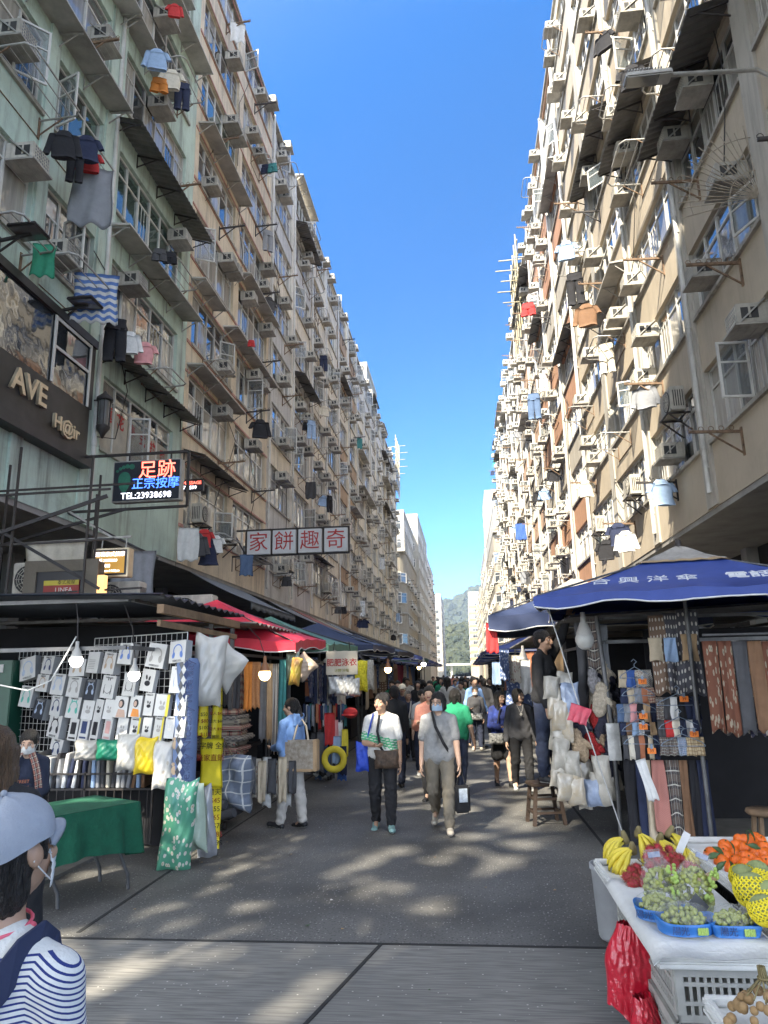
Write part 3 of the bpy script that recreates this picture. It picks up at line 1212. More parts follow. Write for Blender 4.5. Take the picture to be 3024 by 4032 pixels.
def rack_u(s, w=1.7, d=.9):
 """hoop rack: two arms and an outer rail with four rods"""
 X = lambda q: s * q
 m = MB()
 m.tube([(X(0), -w / 2, 0), (X(d - .12), -w / 2, .03), (X(d), -w / 2 + .12, .03), (X(d), w / 2 - .12, .03), (X(d - .12), w / 2, .03), (X(0), w / 2, 0)], .021, 6)
 root = m.build('laundry_rack', M_galv)
 q = MB()
 for k in range(1, 4):
  q.tube([(X(d * k / 4), -w / 2, .035), (X(d * k / 4), w / 2, .035)], .012, 5)
 q.build('rods', M_galv, root)
 b = MB()
 for sg in (-1, 1):
  b.bar((X(.0), sg * w / 2, -.35), (X(d * .55), sg * w / 2, .0), .022, .022)
  b.box((min(X(0), X(.02)), sg * w / 2 - .03, -.42), (max(X(0), X(.02)), sg * w / 2 + .03, .06))
 b.bar((X(.012), -w / 2, -.4), (X(.012), w / 2, -.4), .016, .016)
 b.build('bracket', M_rust, root)
 return root


def rack_arm(s, m_, d=.95):
 """pole holder: iron arm with rings and a diagonal stay"""
 X = lambda q: s * q
 m = MB()
 m.bar((X(0), 0, 0), (X(d), 0, .04), .045, .05)
 root = m.build('pole_bracket', m_)
 b = MB()
 b.bar((X(0.02), 0, -.42), (X(d * .62), 0, .0), .028, .028)
 b.box((min(X(0), X(.03)), -.03, -.46), (max(X(0), X(.03)), .03, .08))
 b.build('stay', m_, root)
 h = MB()
 for k in range(5):
  x = .18 + k * (d - .22) / 4
  h.tube([(X(x + .045 * math.cos(t)), 0, .085 + .045 * math.sin(t)) for t in [i * PI / 4 + .4 for i in range(8)]], .008, 4, closed=True)
 h.build('rings', m_, root)
 return root


PARK = (0, -400, -60)
PROTO = {}
for s in (1, -1):
 PROTO['ac', s] = ac_unit(s)
 PROTO['split', s] = split_unit(s)
 PROTO['u', s] = rack_u(s)
 PROTO['u2', s] = rack_u(s, 1.2, .75)
 PROTO['arm', s] = rack_arm(s, M_iron)
 PROTO['rarm', s] = rack_arm(s, M_rust)
USED = set()


def put(kind, s, loc, label, cat, group, rz=0.0, sc=None):
 o = PROTO[kind, s]
 if (kind, s) not in USED:
  USED.add((kind, s))
  kids_of(o)
  o.location = loc
  o.rotation_euler = (0, 0, rz)
  if sc:
   o.scale = sc
 else:
  o = copy_tree(o, loc, (0, 0, rz), None, sc)
 return tag(o, label, cat, group)


ORD = ['lowest', 'second', 'third', 'fourth', 'fifth', 'sixth', 'seventh', 'eighth', 'ninth', 'tenth']
SHORT = {
 'pale green apartment block at the near left corner': ('pale green block', ['far left bay', 'far left bay', 'picture edge bay', 'left of pipe', 'right of pipe']),
 'tan apartment block with pink trim beside the green block': ('tan pink-trimmed block', ['green block side', 'white pipe side']),
 'cream and grey block with white pipes next to the tan block': ('grey block beside tan block', ['near bay', 'far bay']),
 'weathered cream block, second past the tan block': ('second cream left block', ['near bay', 'far bay']),
 'brown banded block, third past the tan block': ('brown banded left block', ['near bay', 'far bay']),
 'cream block with dark awnings, fourth past the tan block': ('fourth cream left block', ['near bay', 'far bay']),
 'pale grey block, fifth past the tan block': ('fifth pale left block', ['near bay', 'far bay']),
 'cream block with many racks, sixth past the tan block': ('sixth cream left block', ['near bay', 'far bay']),
 'last cream block before the left cross street': ('last cream left block', ['near bay', 'far bay']),
 'beige apartment block with white pilasters on the near right': ('near right beige block', ['bay off the edge', 'first bay', 'second bay', 'third bay', 'fourth bay', 'last bay']),
 'block with orange bands beyond the beige block': ('orange banded right block', ['near bay', 'middle bay', 'far bay']),
 'sunlit block with pale orange bands': ('pale orange right block', ['near bay', 'middle bay', 'far bay']),
 'sunlit cream block crowded with racks': ('crowded sunlit cream block', ['near bay', 'middle bay', 'far bay']),
 'sunlit white block with orange sills': ('sunlit white right block', ['near bay', 'middle bay', 'far bay']),
 'last sunlit block before the right cross street': ('last sunlit right block', ['near bay', 'middle bay', 'far bay']),
}
stuff_ac = MB()
rA = random.Random(77)
COUNT = dict(ac=0, rack=0)
RACKS = []                                     # places where washing can hang
for lb, B in BLD.items():
 short, bn = SHORT[lb]
 s, xf, y0 = B['s'], B['xf'], B['y0']
 near = y0 < 50
 for k, (z0, z1) in enumerate(B['floors']):
  for bi, (a, b) in enumerate(B['bays']):
   if s == 1 and 'pale green' in lb and bi < 2:
    continue
   if s == -1 and 'beige' in lb and bi == 0:
    continue
   W = b - a
   n = 1 + (rA.random() < .5) if W > 3 else (1 if rA.random() < .8 else 0)
   if rA.random() < .1:
    n = 0
   if s == 1 and 'pale green' in lb and k == 0:
    n = 0
   us = rA.sample([.18, .42, .66, .84], n) if n else []
   for q, t in enumerate(sorted(us)):
    y = a + W * t
    top = rA.random() < .55
    z = (z1 - .46) if top else (z0 + .04 + rA.uniform(0, .3))
    if not near and COUNT['ac'] > 278:
     X = lambda d_: xf + s * d_
     stuff_ac.box((min(X(0), X(.55)), y - .31, z), (max(X(0), X(.55)), y + .31, z + .4), 0)
     for da, db in ((.12, .24), (.28, .40)):
      stuff_ac.box((min(X(da), X(db)), y - .315, z + .09), (max(X(da), X(db)), y + .315, z + .32), 1)
     continue
    COUNT['ac'] += 1
    kind = 'split' if (k == 0 and rA.random() < .5 and y0 < 40) else 'ac'
    nm = ('nearer ' if q == 0 else 'farther ') if n == 2 else ''
    put(kind, s, (xf, y, z), '%swindow air conditioner on %s, %s window row, %s' % (nm, short, ORD[k], bn[bi]) if kind == 'ac' else
     '%soutdoor fan unit on %s, %s window row, %s' % (nm, short, ORD[k], bn[bi]), 'air conditioner', 'air conditioners on the facades',
     rA.uniform(-.02, .02))
   if rA.random() < (.8 if near else .4) and COUNT['rack'] < 280 and not ('pale green' in lb and k == 0):
    kind = rA.choice(['u', 'u2', 'arm', 'rarm'] if s == 1 else ['u', 'u2', 'rarm', 'rarm', 'arm'])
    y = a + W * rA.uniform(.25, .75)
    z = z0 - rA.uniform(.1, .35)
    COUNT['rack'] += 1
    if kind in ('u', 'u2'):
     put(kind, s, (xf, y, z), 'hoop laundry rack on %s, %s window row, %s' % (short, ORD[k], bn[bi]), 'laundry rack', 'laundry racks on the facades')
    else:
     put(kind, s, (xf, y, z), '%s laundry pole bracket on %s, %s window row, %s' % ('black' if kind == 'arm' else 'rusty', short, ORD[k], bn[bi]), 'pole bracket', 'laundry pole brackets')
    RACKS.append((s, xf, y, z, kind, short, k, bn[bi], y0))
# far rows
for s, xf, ya, yb, zt in ((1, -7.9, 104, 130, 18), (1, -8.0, 160, 200, 28), (-1, 5.0, 107, 136, 21), (-1, 5.2, 152, 186, 26), (-1, 5.3, 213, 265, 25)):
 y = ya
 while y < yb:
  z = 5.8
  while z < zt - 1:
   if rA.random() < .5:
    X = lambda d_: xf + s * d_
    stuff_ac.box((min(X(0), X(.6)), y - .35, z), (max(X(0), X(.6)), y + .35, z + .45), 0)
    stuff_ac.box((min(X(.2), X(.5)), y - .36, z + .1), (max(X(.2), X(.5)), y + .36, z + .35), 1)
   if rA.random() < .3:
    X = lambda d_: xf + s * d_
    stuff_ac.bar((X(0), y + .8, z + .9), (X(1.0), y + .8, z + .9), .05, .05, 2)
    stuff_ac.bar((X(.9), y + .8, z + .9), (X(.9), y + 2.2, z + .9), .04, .04, 2)
   z += 2.9
  y += 2.3
tag(stuff_ac.build('air_conditioners', [M_acw, M_acd, M_iron]), 'many small air conditioners and racks on the far facades', 'air conditioners', kind='stuff')
# ------------------------------------------------------------------ cloth and garments
def cm(name, col, rough=.9, var=.12, scale=6, bump=.25):
 return mat('cloth_' + name, col, rough, var, scale, bump, 14)


CL = {k: cm(k, v) for k, v in dict(black=(.018, .018, .022), navy=(.022, .03, .07), blue=(.05, .12, .38), lightblue=(.32, .45, .65), white=(.72, .72, .70),
      grey=(.27, .28, .30), darkgrey=(.07, .07, .075), red=(.55, .04, .04), pink=(.70, .33, .33), green=(.04, .28, .16), teal=(.05, .22, .22), beige=(.55, .46, .33),
      brown=(.20, .11, .06), yellow=(.75, .62, .06), orange=(.70, .25, .05), rust=(.42, .16, .08), cream=(.66, .61, .50), purple=(.16, .08, .22), denim=(.10, .16, .28),
      camel=(.44, .30, .17), maroon=(.22, .03, .05), olive=(.14, .14, .07)).items()}
CLN = list(CL)
PAT = [uvmat('cloth_stripe_blue', 'stripe', (.6, .6, .58), (.10, .19, .45), 1, 7), uvmat('cloth_plaid_dark', 'plaid', (.03, .03, .04), (.16, .12, .10), 5, 6, c3=(.6, .58, .5)),
       uvmat('cloth_flower', 'flower', (.55, .52, .45), (.30, .14, .12), 9, 9, c3=(.65, .6, .3), w=.33), uvmat('cloth_flower_dark', 'flower', (.05, .05, .09), (.30, .25, .22), 9, 9, c3=(.5, .15, .12), w=.33),
       uvmat('cloth_check', 'check', (.62, .6, .55), (.06, .06, .07), 9, 12), uvmat('cloth_dots', 'dots', (.085, .085, .10), (.62, .6, .55), 5, 9, w=.22),
       uvmat('cloth_dots_brown', 'dots', (.20, .13, .09), (.62, .58, .5), 5, 9, w=.22), uvmat('cloth_flower_blue', 'flower', (.08, .12, .25), (.45, .5, .6), 10, 10, c3=(.7, .7, .7), w=.35),
       uvmat('cloth_vstripe', 'vstripe', (.6, .57, .5), (.12, .10, .09), 4, 1), uvmat('cloth_plaid_red', 'plaid', (.30, .08, .06), (.45, .38, .28), 6, 6, c3=(.05, .05, .05)),
       uvmat('cloth_tan_plaid', 'plaid', (.48, .34, .18), (.55, .44, .28), 4, 5, c3=(.08, .04, .03)), uvmat('cloth_rust_flower', 'flower', (.15, .055, .03), (.30, .25, .18), 6, 9, c3=(.12, .14, .1), w=.36)]


def drape(w, h, folds=3, amp=.04, seed=0, taper=0.0, nu=18, nv=14, thick=.012, sag=0.0):
 """hanging cloth in the x-z plane, top edge at z=0"""
 r = random.Random(seed)
 ph, ph2 = r.uniform(0, 6), r.uniform(0, 6)
 amp = min(amp, w / max(1, folds) * .11)

 def fn(u, v):
  x = (u - .5) * w * (1 - taper * (1 - v) + .06 * math.sin(v * 5 + ph))
  y = amp * (.35 + .65 * v) * math.sin(u * folds * 2 * PI + ph + .8 * math.sin(v * 3 + ph2)) + .3 * amp * math.sin(u * 11 + v * 7 + ph2)
  z = -h * v * (1 + .03 * math.sin(u * folds * 2 * PI + ph)) - sag * math.sin(u * PI) * (1 - v)
  return (x, y, z)
 return MB().grid(fn, nu, nv, thick=thick)


def garment(kind, seed=0, sc=1.0):
 """shirt, trousers, dress or shorts hanging from z=0, facing -y"""
 r = random.Random(seed)
 m = MB()

 def tube_cloth(c0, c1, w0, w1, t0, t1, nf=5, n=16, k=7):
  ph = r.uniform(0, 6)
  vs, fs, uv = [], [], []
  for j in range(k + 1):
   v = j / k
   c = Vector(c0).lerp(Vector(c1), v)
   for i in range(n):
    a = 2 * PI * i / n
    q = 1 + .10 * v * math.sin(a * nf + ph + v * 2) + .04 * math.sin(v * 9 + ph + a)
    vs.append(c + Vector((math.cos(a) * (w0 + (w1 - w0) * v) * (1 + .05 * math.sin(v * 7 + ph)), math.sin(a) * (t0 + (t1 - t0) * v) * q, .012 * math.sin(a * 3 + ph) * v)))
    uv.append((abs(i / n - .5) * 2, v))
  for j in range(k):
   for i in range(n):
    b = (i + 1) % n
    fs.append((j * n + i, j * n + b, (j + 1) * n + b, (j + 1) * n + i))
  fs += [tuple(range(n)), tuple(range(k * n, k * n + n))[::-1]]
  m.raw(vs, fs, 0, True, uv)
 if kind == 'shirt':
  tube_cloth((0, 0, -.02), (0, 0, -.16), .10, .235, .035, .05)
  tube_cloth((0, 0, -.155), (r.uniform(-.03, .03), 0, -.66), .235, .25, .05, .07)
  for s in (-1, 1):
   L = r.choice([.22, .48])
   tube_cloth((s * .20, 0, -.12), (s * (.30 + .02), 0, -.12 - L), .085, .07, .045, .04, 3, 10, 5)
 elif kind == 'trousers':
  tube_cloth((0, 0, 0), (0, 0, -.26), .20, .24, .05, .07)
  for s in (-1, 1):
   tube_cloth((s * .11, 0, -.22), (s * .13, 0, -.98), .125, .11, .06, .05, 4, 12, 7)
 elif kind == 'dress':
  tube_cloth((0, 0, -.02), (0, 0, -.30), .10, .19, .035, .06)
  tube_cloth((0, 0, -.29), (0, 0, -1.0), .19, .36, .06, .11, 7, 20)
 else:
  tube_cloth((0, 0, 0), (0, 0, -.2), .18, .21, .05, .07)
  for s in (-1, 1):
   tube_cloth((s * .10, 0, -.17), (s * .12, 0, -.42), .115, .12, .06, .05, 4, 12, 5)
 if sc != 1:
  m.v = [tuple(c * sc for c in p) for p in m.v]
 return m


GME = {}


def gmesh(kind, seed):
 if (kind, seed) not in GME:
  if kind == 'towel':
   me = drape(.55, .9, 2, .03, seed).mesh('towel', CL['white'])
  elif kind == 'sheet':
   me = drape(1.2, 1.5, 4, .07, seed).mesh('sheet', CL['white'])
  elif kind == 'scarf':
   me = drape(.26, 1.25, 2, .025, seed, nu=12, nv=12).mesh('scarf', CL['white'])
  else:
   me = garment(kind, seed).mesh(kind, CL['white'])
  GME[kind, seed] = me
 return GME[kind, seed]


GMAT = {}


def gobj(kind, seed, material, loc, rz, label, group=None, parent=None, sc=1.0, cat=None):
 key = (kind, seed, material.name)
 if key not in GMAT:
  me = gmesh(kind, seed).copy()
  me.materials.clear()
  me.materials.append(material)
  GMAT[key] = me
 o = link(kind, GMAT[key], parent, loc, (0, 0, rz))
 o.scale = (sc, sc, sc)
 tag(o, label, cat or kind, group)
 return o


# washing on the facades: the pieces that stand out, then the rest
def washing(px, py, X, kind, colr, label, rz=None, seed=0, sc=1.0, pat=None):
 p = PX(px, py, X)
 return gobj(kind, seed, pat or CL[colr], p, R(18) if rz is None else rz, label, 'washing hung out on the facades', sc=sc)


washing(140, 282, -7.3, 'shirt', 'black', 'black shirt hung out on the green block, left of the navy one', seed=1, sc=.95)
washing(188, 292, -7.25, 'shirt', 'navy', 'navy shirt hung out between black shirt and pale sheet', seed=2, sc=.95)
washing(195, 325, -7.35, 'shirt', 'red', 'red shirt hung behind the navy shirt on the green block', seed=3, sc=.8)
washing(165, 330, -7.4, 'trousers', 'black', 'thin black trousers hung under the navy shirt', seed=4, sc=.7)
washing(203, 365, -7.3, 'towel', 'grey', 'long pale sheet hanging beside the window unit of the green block', seed=5, sc=1.5)
washing(340, 105, -7.25, 'shirt', 'lightblue', 'pale blue t-shirt high on the green block', seed=6)
washing(372, 150, -7.3, 'shirt', 'cream', 'cream t-shirt high on the green block', seed=7)
washing(395, 180, -7.2, 'trousers', 'navy', 'dark jeans hung beside the cream t-shirt', seed=8, sc=.9)
washing(345, 170, -7.35, 'shorts', 'orange', 'orange and blue shorts under the pale blue t-shirt', seed=9)
washing(378, 8, -7.3, 'shirt', 'red', 'red top hung highest on the green block', seed=10, sc=.7)
washing(97, 528, -7.55, 'towel', 'green', 'crumpled green cloth by the floodlight on the green block', seed=11, sc=.75)
washing(210, 592, -7.35, 'sheet', 'blue', 'blue and white striped sheet hung on the green block', seed=12, sc=.75, pat=PAT[0])
washing(252, 690, -7.2, 'trousers', 'black', 'black trousers hung over the corrugated awning', seed=13)
washing(280, 715, -7.3, 'shirt', 'white', 'white shirt between the black trousers and the pink striped top', seed=14, sc=.85)
washing(314, 738, -7.1, 'shirt', 'pink', 'pink striped sports top over the corrugated awning', seed=15, sc=.85)
washing(345, 538, -7.2, 'shorts', 'darkgrey', 'grey shorts on the pole bracket of the green block', seed=16, sc=.8)
washing(368, 545, -7.2, 'shorts', 'black', 'black shorts at the end of the green block bracket', seed=17, sc=.8)
washing(562, 905, -7.0, 'shirt', 'black', 'black t-shirt hung at the edge of the tan block', seed=18, sc=1.1)
washing(543, 735, -7.2, 'shorts', 'red', 'small red underwear on a rack of the tan block', seed=19, sc=.6)
washing(408, 1140, -7.2, 'towel', 'white', 'clear plastic sheet hung on the tan block bracket', seed=20, sc=1.0)
washing(425, 1150, -7.1, 'shirt', 'darkgrey', 'dark grey top hung low on the tan block', seed=21)
washing(442, 1142, -7.05, 'shirt', 'red', 'bright red top hung low on the tan block', seed=22, sc=.8)
washing(452, 1160, -7.0, 'dress', 'navy', 'navy dress hung low on the tan block', seed=23, sc=.8)
washing(466, 1155, -6.95, 'shirt', 'white', 'white top at the end of the tan block washing', seed=24, sc=.8)
washing(533, 1198, -7.2, 'towel', 'denim', 'denim cloth hung under the red lettered sign', seed=25, sc=.8)
washing(1362, 140, 4.5, 'shirt', 'black', 'black top hung beside the street lamp head', rz=R(-20), seed=26)
washing(1334, 1128, 4.4, 'shirt', 'navy', 'dark blue camouflage shirt hung above the blue umbrella', rz=R(-20), seed=27, sc=1.0)
washing(1308, 1165, 4.4, 'shirt', 'black', 'black printed t-shirt hung above the second umbrella', rz=R(-20), seed=28, sc=.95)
washing(1350, 1145, 4.5, 'shirt', 'white', 'white t-shirt beside the camouflage shirt', rz=R(-20), seed=29, sc=.9)
washing(1124, 1130, 4.5, 'towel', 'blue', 'bright blue towel far up the right facade', rz=R(-15), seed=30, sc=1.4)
washing(1222, 520, 4.4, 'shirt', 'lightblue', 'light blue shirt on the crowded right facade', rz=R(-15), seed=31, sc=1.2)
washing(1240, 590, 4.3, 'trousers', 'black', 'black trousers with leggings on the right facade', rz=R(-15), seed=32, sc=1.2)
washing(1265, 655, 4.3, 'shirt', 'brown', 'brown top below the black trousers of the right facade', rz=R(-15), seed=33, sc=1.2)
washing(1140, 655, 4.4, 'shorts', 'red', 'red shorts far up the sunlit facade', rz=R(-15), seed=34, sc=1.8)
washing(1152, 850, 4.4, 'trousers', 'denim', 'denim trousers over the orange bands', rz=R(-15), seed=35, sc=1.5)
rr_ = random.Random(12)
cands = [q for q in RACKS if q[4] in ('u', 'arm', 'u2', 'rarm') and 'green' not in q[5]]
rr_.shuffle(cands)
for i, (s, xf, y, z, kind, short, k, bay, y0) in enumerate(cands[:46]):
 for q in range(rr_.choice([1, 1, 2])):
  cn = rr_.choice(['black', 'navy', 'darkgrey', 'white', 'grey', 'lightblue', 'denim', 'cream', 'teal', 'black', 'navy'])
  gk = rr_.choice(['shirt', 'shirt', 'trousers', 'towel', 'shorts'])
  gobj(gk, rr_.randrange(4), CL[cn], (xf + s * (.45 + .3 * q), y + rr_.uniform(-.4, .4), z + .04), s * R(rr_.uniform(-10, 60)),
             '%s %s hung on %s, %s window row, %s' % (cn if cn not in ('lightblue', 'darkgrey') else {'lightblue': 'pale blue', 'darkgrey': 'dark grey'}[cn], gk if q == 0 else 'second ' + gk, short, ORD[k], bay),
             'washing hung out on the facades')

# ------------------------------------------------------------------ facade fittings on the green block
M_signblack = mat('sign_black', (0.028, 0.027, 0.026), 0.5, 0.5, 2.5, 0.05)
M_letter = mat('metal_letter', (0.62, 0.52, 0.36), 0.35, 0.15, 5, metal=0.4)
sf = thing('salon_front', 'black hair salon front with a wide window set in the green block', 'shop front', (XL, 4.2, 0))
m = MB()
m.box((0.002, 0, 6.45), (.16, 9.55, 7.55))
m.box((0.002, 0, 6.22), (.30, 9.6, 6.448))
m.build('fascia', M_signblack, sf)
m = MB()
m.box((0.002, -.05, 8.98), (.22, 9.62, 9.16)); m.box((0.002, 9.42, 7.552), (.18, 9.6, 8.978)); m.box((0.16, 8.0, 7.552), (.17, 8.06, 8.978))
for y in (3.0, 5.4):
 m.box((.155, y, 7.552), (.168, y + .035, 8.978))
m.build('window_frame', M_signblack, sf)
m = MB()
m.face([(.15, 0, 7.55), (.15, 8, 7.55), (.15, 8, 8.98), (.15, 0, 8.98)])
m.face([(.15, 8.06, 7.55), (.15, 9.42, 7.55), (.15, 9.42, 8.98), (.15, 8.06, 8.98)])
m.build('pane', M_gl[0], sf)
m = MB()
for a, b in ((8.0, 8.07), (9.36, 9.42)):
 m.box((.171, a, 7.552), (.20, b, 8.97))
m.box((.171, 8.07, 8.3), (.19, 9.36, 8.36)); m.box((.171, 8.07, 8.9), (.19, 9.36, 8.97))
m.build('side_sash', M_frame, sf)
text('AVE', .62, M_letter, sf, basis((.20, 7.35, 7.12), (0, 1, 0), (0, 0, 1)), extrude=.03, bold=.012)
text('H@ir', .40, M_letter, sf, basis((.20, 8.65, 6.80), (0, 1, 0), (0, 0, 1)), extrude=.03, bold=.008)
# lotus lettering on the first-floor windows
M_redp = mat('red_print', (0.45, 0.03, 0.03), 0.6, 0.1, 5)
M_poster = uvmat('window_posters', 'flower', (.55, .50, .40), (.42, .30, .20), 3, 4, c3=(.5, .12, .1), w=.3)
wp = thing('window_lettering', 'red painted massage shop lettering across the lowest windows of the green block', 'lettering', (XL - .115, 14.5, 6.95))
for i, ch in enumerate('蓮花泰式按摩'):
 text(ch, .42 - .02 * i, M_redp, wp, basis((0, .55 + .62 * i, 1.0 - .02 * i), (0, 1, 0), (0, 0, 1)), extrude=.002, bold=.01)
MB().box((-.012, .05, .08), (-.004, 4.0, 1.2)).build('frosted_film', mat('frosted_film', (.50, .46, .38), .4, .35, 1.5, col2=(.25, .23, .2)), wp)
for nm, yy, z, lb in (('floodlight', 10.55, 9.55, 'black floodlight on an arm, left one on the green wall'), ('floodlight', 12.55, 9.25, 'black floodlight on an arm, nearer the pipe')):
 f = thing(nm, lb, 'floodlight', (XL, yy, z), 0, 'floodlights above the salon')
 m = MB(); m.bar((0, 0, 0), (.62, 0, .08), .05); m.bar((0, 0, -.25), (.4, 0, .03), .03); m.box((0, -.05, -.3), (.02, .05, .1)); m.build('arm', M_iron, f)
 m = MB(); m.bbox((.3, -.25, .10), (.85, .25, .17), .02); m.box((.45, -.1, .17), (.6, .1, .26)); m.build('lamp_head', M_iron, f)
 m = MB(); m.box((.34, -.21, .092), (.81, .21, .099)); m.build('lens', M_gl[3], f)
ln = thing('wall_lantern', 'black iron lantern beside the massage shop windows', 'lantern', (XL + .3, 14.1, 7.1))
m = MB(); m.lathe([(.02, 1.0), (.05, .95), (.19, .82), (.2, .78), (.15, .77)], 6); m.lathe([(.14, .2), (.17, .15), (.08, .02), (.02, -.1)], 6)
m.bar((0, 0, .8), (-.3, 0, .8), .03)
for k in range(6):
 a = k * PI / 3
 m.bar((.14 * math.cos(a), .14 * math.sin(a), .18), (.15 * math.cos(a), .15 * math.sin(a), .78), .02)
m.build('cage', M_iron, ln)
MB().lathe([(.11, .2), (.12, .77)], 8).build('glass', M_gl[3], ln)
gA = BLD['pale green apartment block at the near left corner']['root']
rz_ = random.Random(5)
for u0, u1, z, cg, dp in ((11.35, 16.2, 9.32, True, .65), (11.2, 16.0, 12.40, False, .62), (6.5, 11.0, 15.3, False, .62), (11.2, 16.3, 15.38, True, .75), (11.2, 14.0, 18.4, False, .55), (5.8, 11.2, 18.4, False, .6), (11.2, 16.1, 21.4, False, .6)):
 canopy(gA, 1, u0, u1, z, rz_, cg, dp)
gB = BLD['tan apartment block with pink trim beside the green block']['root']
for u0, u1, z, cg, dp in ((.1, 4.4, 8.45, True, .7), (.1, 4.4, 11.2, False, .55), (.1, 2.2, 14.1, False, .5), (3.2, 8.8, 14.05, False, .55), (.2, 4.6, 19.9, False, .55), (4.6, 9.0, 17.0, False, .55)):
 canopy(gB, 1, u0, u1, z, rz_, cg, dp)
gR = BLD['beige apartment block with white pilasters on the near right']['root']
for u0, u1, z, cg, dp in ((4.6, 8.7, 13.7, True, .95), (9, 12.9, 13.6, True, .8), (13.2, 17.2, 16.5, True, .7), (17.6, 21.8, 13.7, False, .5), (9, 13, 19.2, False, .6), (17.6, 22.3, 19.3, True, .6)):
 canopy(gR, -1, u0, u1, z, rz_, cg, dp)

# ------------------------------------------------------------------ signs
def led(name, col, e):
 return mat(name, col, 0.5, 0, emit=e)


M_ledr = led('led_red', (1.0, .12, .08), 1.3)
M_ledb = led('led_blue', (.06, .18, 1.0), .9)
M_ledw = led('led_white', (.85, .88, 1.0), .9)
M_ledo = led('led_orange', (1.0, .45, .08), .35)
M_face = mat('led_board', (0.02, 0.024, 0.035), 0.45, 0.3, 60)
M_foot = mat('foot_green', (0.03, 0.17, 0.11), 0.6, 0.2, 8)
p0, p1 = PY(245, 996, 13.4), PY(392, 1001, 13.4)
p2 = PY(236, 1086, 13.4)
fx, fz, fw, fh = p0.x, p2.z, 1.46, .88
st = thing('led_sign', 'black led board with a green footprint and red lettering over the street', 'sign', (fx, 13.4, fz))
m = MB(); m.bbox((0, .02, 0), (fw, .2, fh), .015); m.build('cabinet', M_galv, st)
MB().box((.03, .01, .03), (fw - .03, .0195, fh - .03)).build('board', M_face, st)
F = lambda u, v: basis((u, .006, v), (1, 0, 0), (0, 0, 1))
text('足跡', .40, M_ledr, st, F(.95, fh - .24), extrude=.002)
text('正宗按摩', .255, M_ledb, st, F(.93, fh - .52), extrude=.002)
text('TEL:23938698', .185, M_ledw, st, F(.74, .12), extrude=.002)
ft = [(math.cos(t) * .13 * (1 + .25 * math.sin(t)), math.sin(t) * .22) for t in [i * PI / 12 for i in range(24)]]
m = MB()
m.prism([(x + .26, z + .42) for x, z in ft], .004, .009, lambda x, y, d: (x, d, y))
for i, (x, z, q) in enumerate(((.10, .66, .030), (.16, .71, .036), (.23, .74, .040), (.31, .755, .046), (.41, .745, .058))):
 m.prism([(x + q * math.cos(t), z + q * math.sin(t)) for t in [k * PI / 6 for k in range(12)]], .004, .009, lambda a, b, d: (a, d, b))
m.build('footprint', M_foot, st)
m = MB()
m.bar((-1.0, .1, fh + .16), (fw + .12, .1, fh + .16), .05); m.bar((fw + .12, .1, fh + .16), (fw + .12, .1, -.12), .05); m.bar((fw + .12, .1, -.12), (-1.2, .1, -.14), .05)
m.bar((-1.0, .1, -.13), (fw * .4, 1.1, -1.0), .04)
m.bar((.3, .1, -.12), (-2.2, -.6, -1.0), .05)
for u in (.3, 1.2):
 m.bar((u, .1, fh), (u, .1, fh + .16), .03)
m.build('support_frame', M_iron, st)
p0 = PY(385, 1040, 19.5)
st = thing('led_sign', 'small red and white led massage sign behind the footprint board', 'sign', (p0.x - .25, 19.5, p0.z - .3))
m = MB(); m.bbox((0, .01, 0), (1.0, .16, .32), .01); m.build('cabinet', M_face, st)
text('THAI MASSAGE', .135, M_ledr, st, basis((.5, .004, .235), (1, 0, 0), (0, 0, 1)), extrude=.002)
text('9027 5599', .15, M_ledw, st, basis((.5, .004, .09), (1, 0, 0), (0, 0, 1)), extrude=.002)
m = MB(); m.bar((-.7, .09, .36), (1.0, .09, .36), .03)
m.bar((.1, .09, .3), (.1, .09, .37), .02); m.build('support_frame', M_iron, st)
# four panel sign
st = thing('hanging_sign', 'row of four white panels with red characters hung over the street', 'sign', (-7.5, 24, 5.96))
M_panel = mat('sign_white', (.66, .68, .70), .5, .08, 2)
m = MB()
m.bar((-.55, .1, .94), (3.70, .1, .94), .06); m.bar((-.55, .1, .02), (3.70, .1, .02), .06)
for u in (0.0, .93, 1.85, 2.77, 3.68):
 m.bar((u, .1, .02), (u, .1, .94), .06)
m.bar((-.5, .1, 0.95), (.0, .1, .05), .05); m.bar((-.5, .1, -.5), (-.5, .1, .0), .04)
m.build('support_frame', M_iron, st)
for i, ch in enumerate('家餅趣奇'):
 u = .05 + .922 * i
 pn = MB().bbox((u, .03, .06), (u + .82, .2, .90), .012).build('panel', M_panel, st)
 text(ch, .72, M_redp, pn, basis((u + .41, .026, .46), (1, 0, 0), (0, 0, 1)), extrude=.002, bold=.0)
# small orange led sign, hanging
p0, p1 = PY(200, 1197, 11), PY(268, 1245, 11)
st = thing('led_sign', 'small orange led massage sign on chains under the green block', 'sign', (p0.x, 11, p1.z))
m = MB(); m.bbox((0, .01, 0), (.62, .2, .48), .01); m.build('cabinet', M_letter, st)
MB().box((.03, .0, .03), (.59, .0095, .45)).build('board', M_face, st)
M_orp = mat('orange_print', (.55, .30, .06), .6, .1, 3, emit=.12)
MB().box((.06, -.004, .06), (.56, -.0005, .42)).build('panel', M_orp, st)
text('蓮花泰式按摩', .085, M_ledw, st, basis((.31, -.008, .37), (1, 0, 0), (0, 0, 1)), extrude=.001)
text('電話 39572223', .06, M_ledw, st, basis((.25, -.008, .27), (1, 0, 0), (0, 0, 1)), extrude=.001)
text('營業時間', .06, M_ledw, st, basis((.2, -.008, .18), (1, 0, 0), (0, 0, 1)), extrude=.001)
text('11:00am-11:00pm', .052, M_ledw, st, basis((.3, -.008, .10), (1, 0, 0), (0, 0, 1)), extrude=.001)
m = MB()
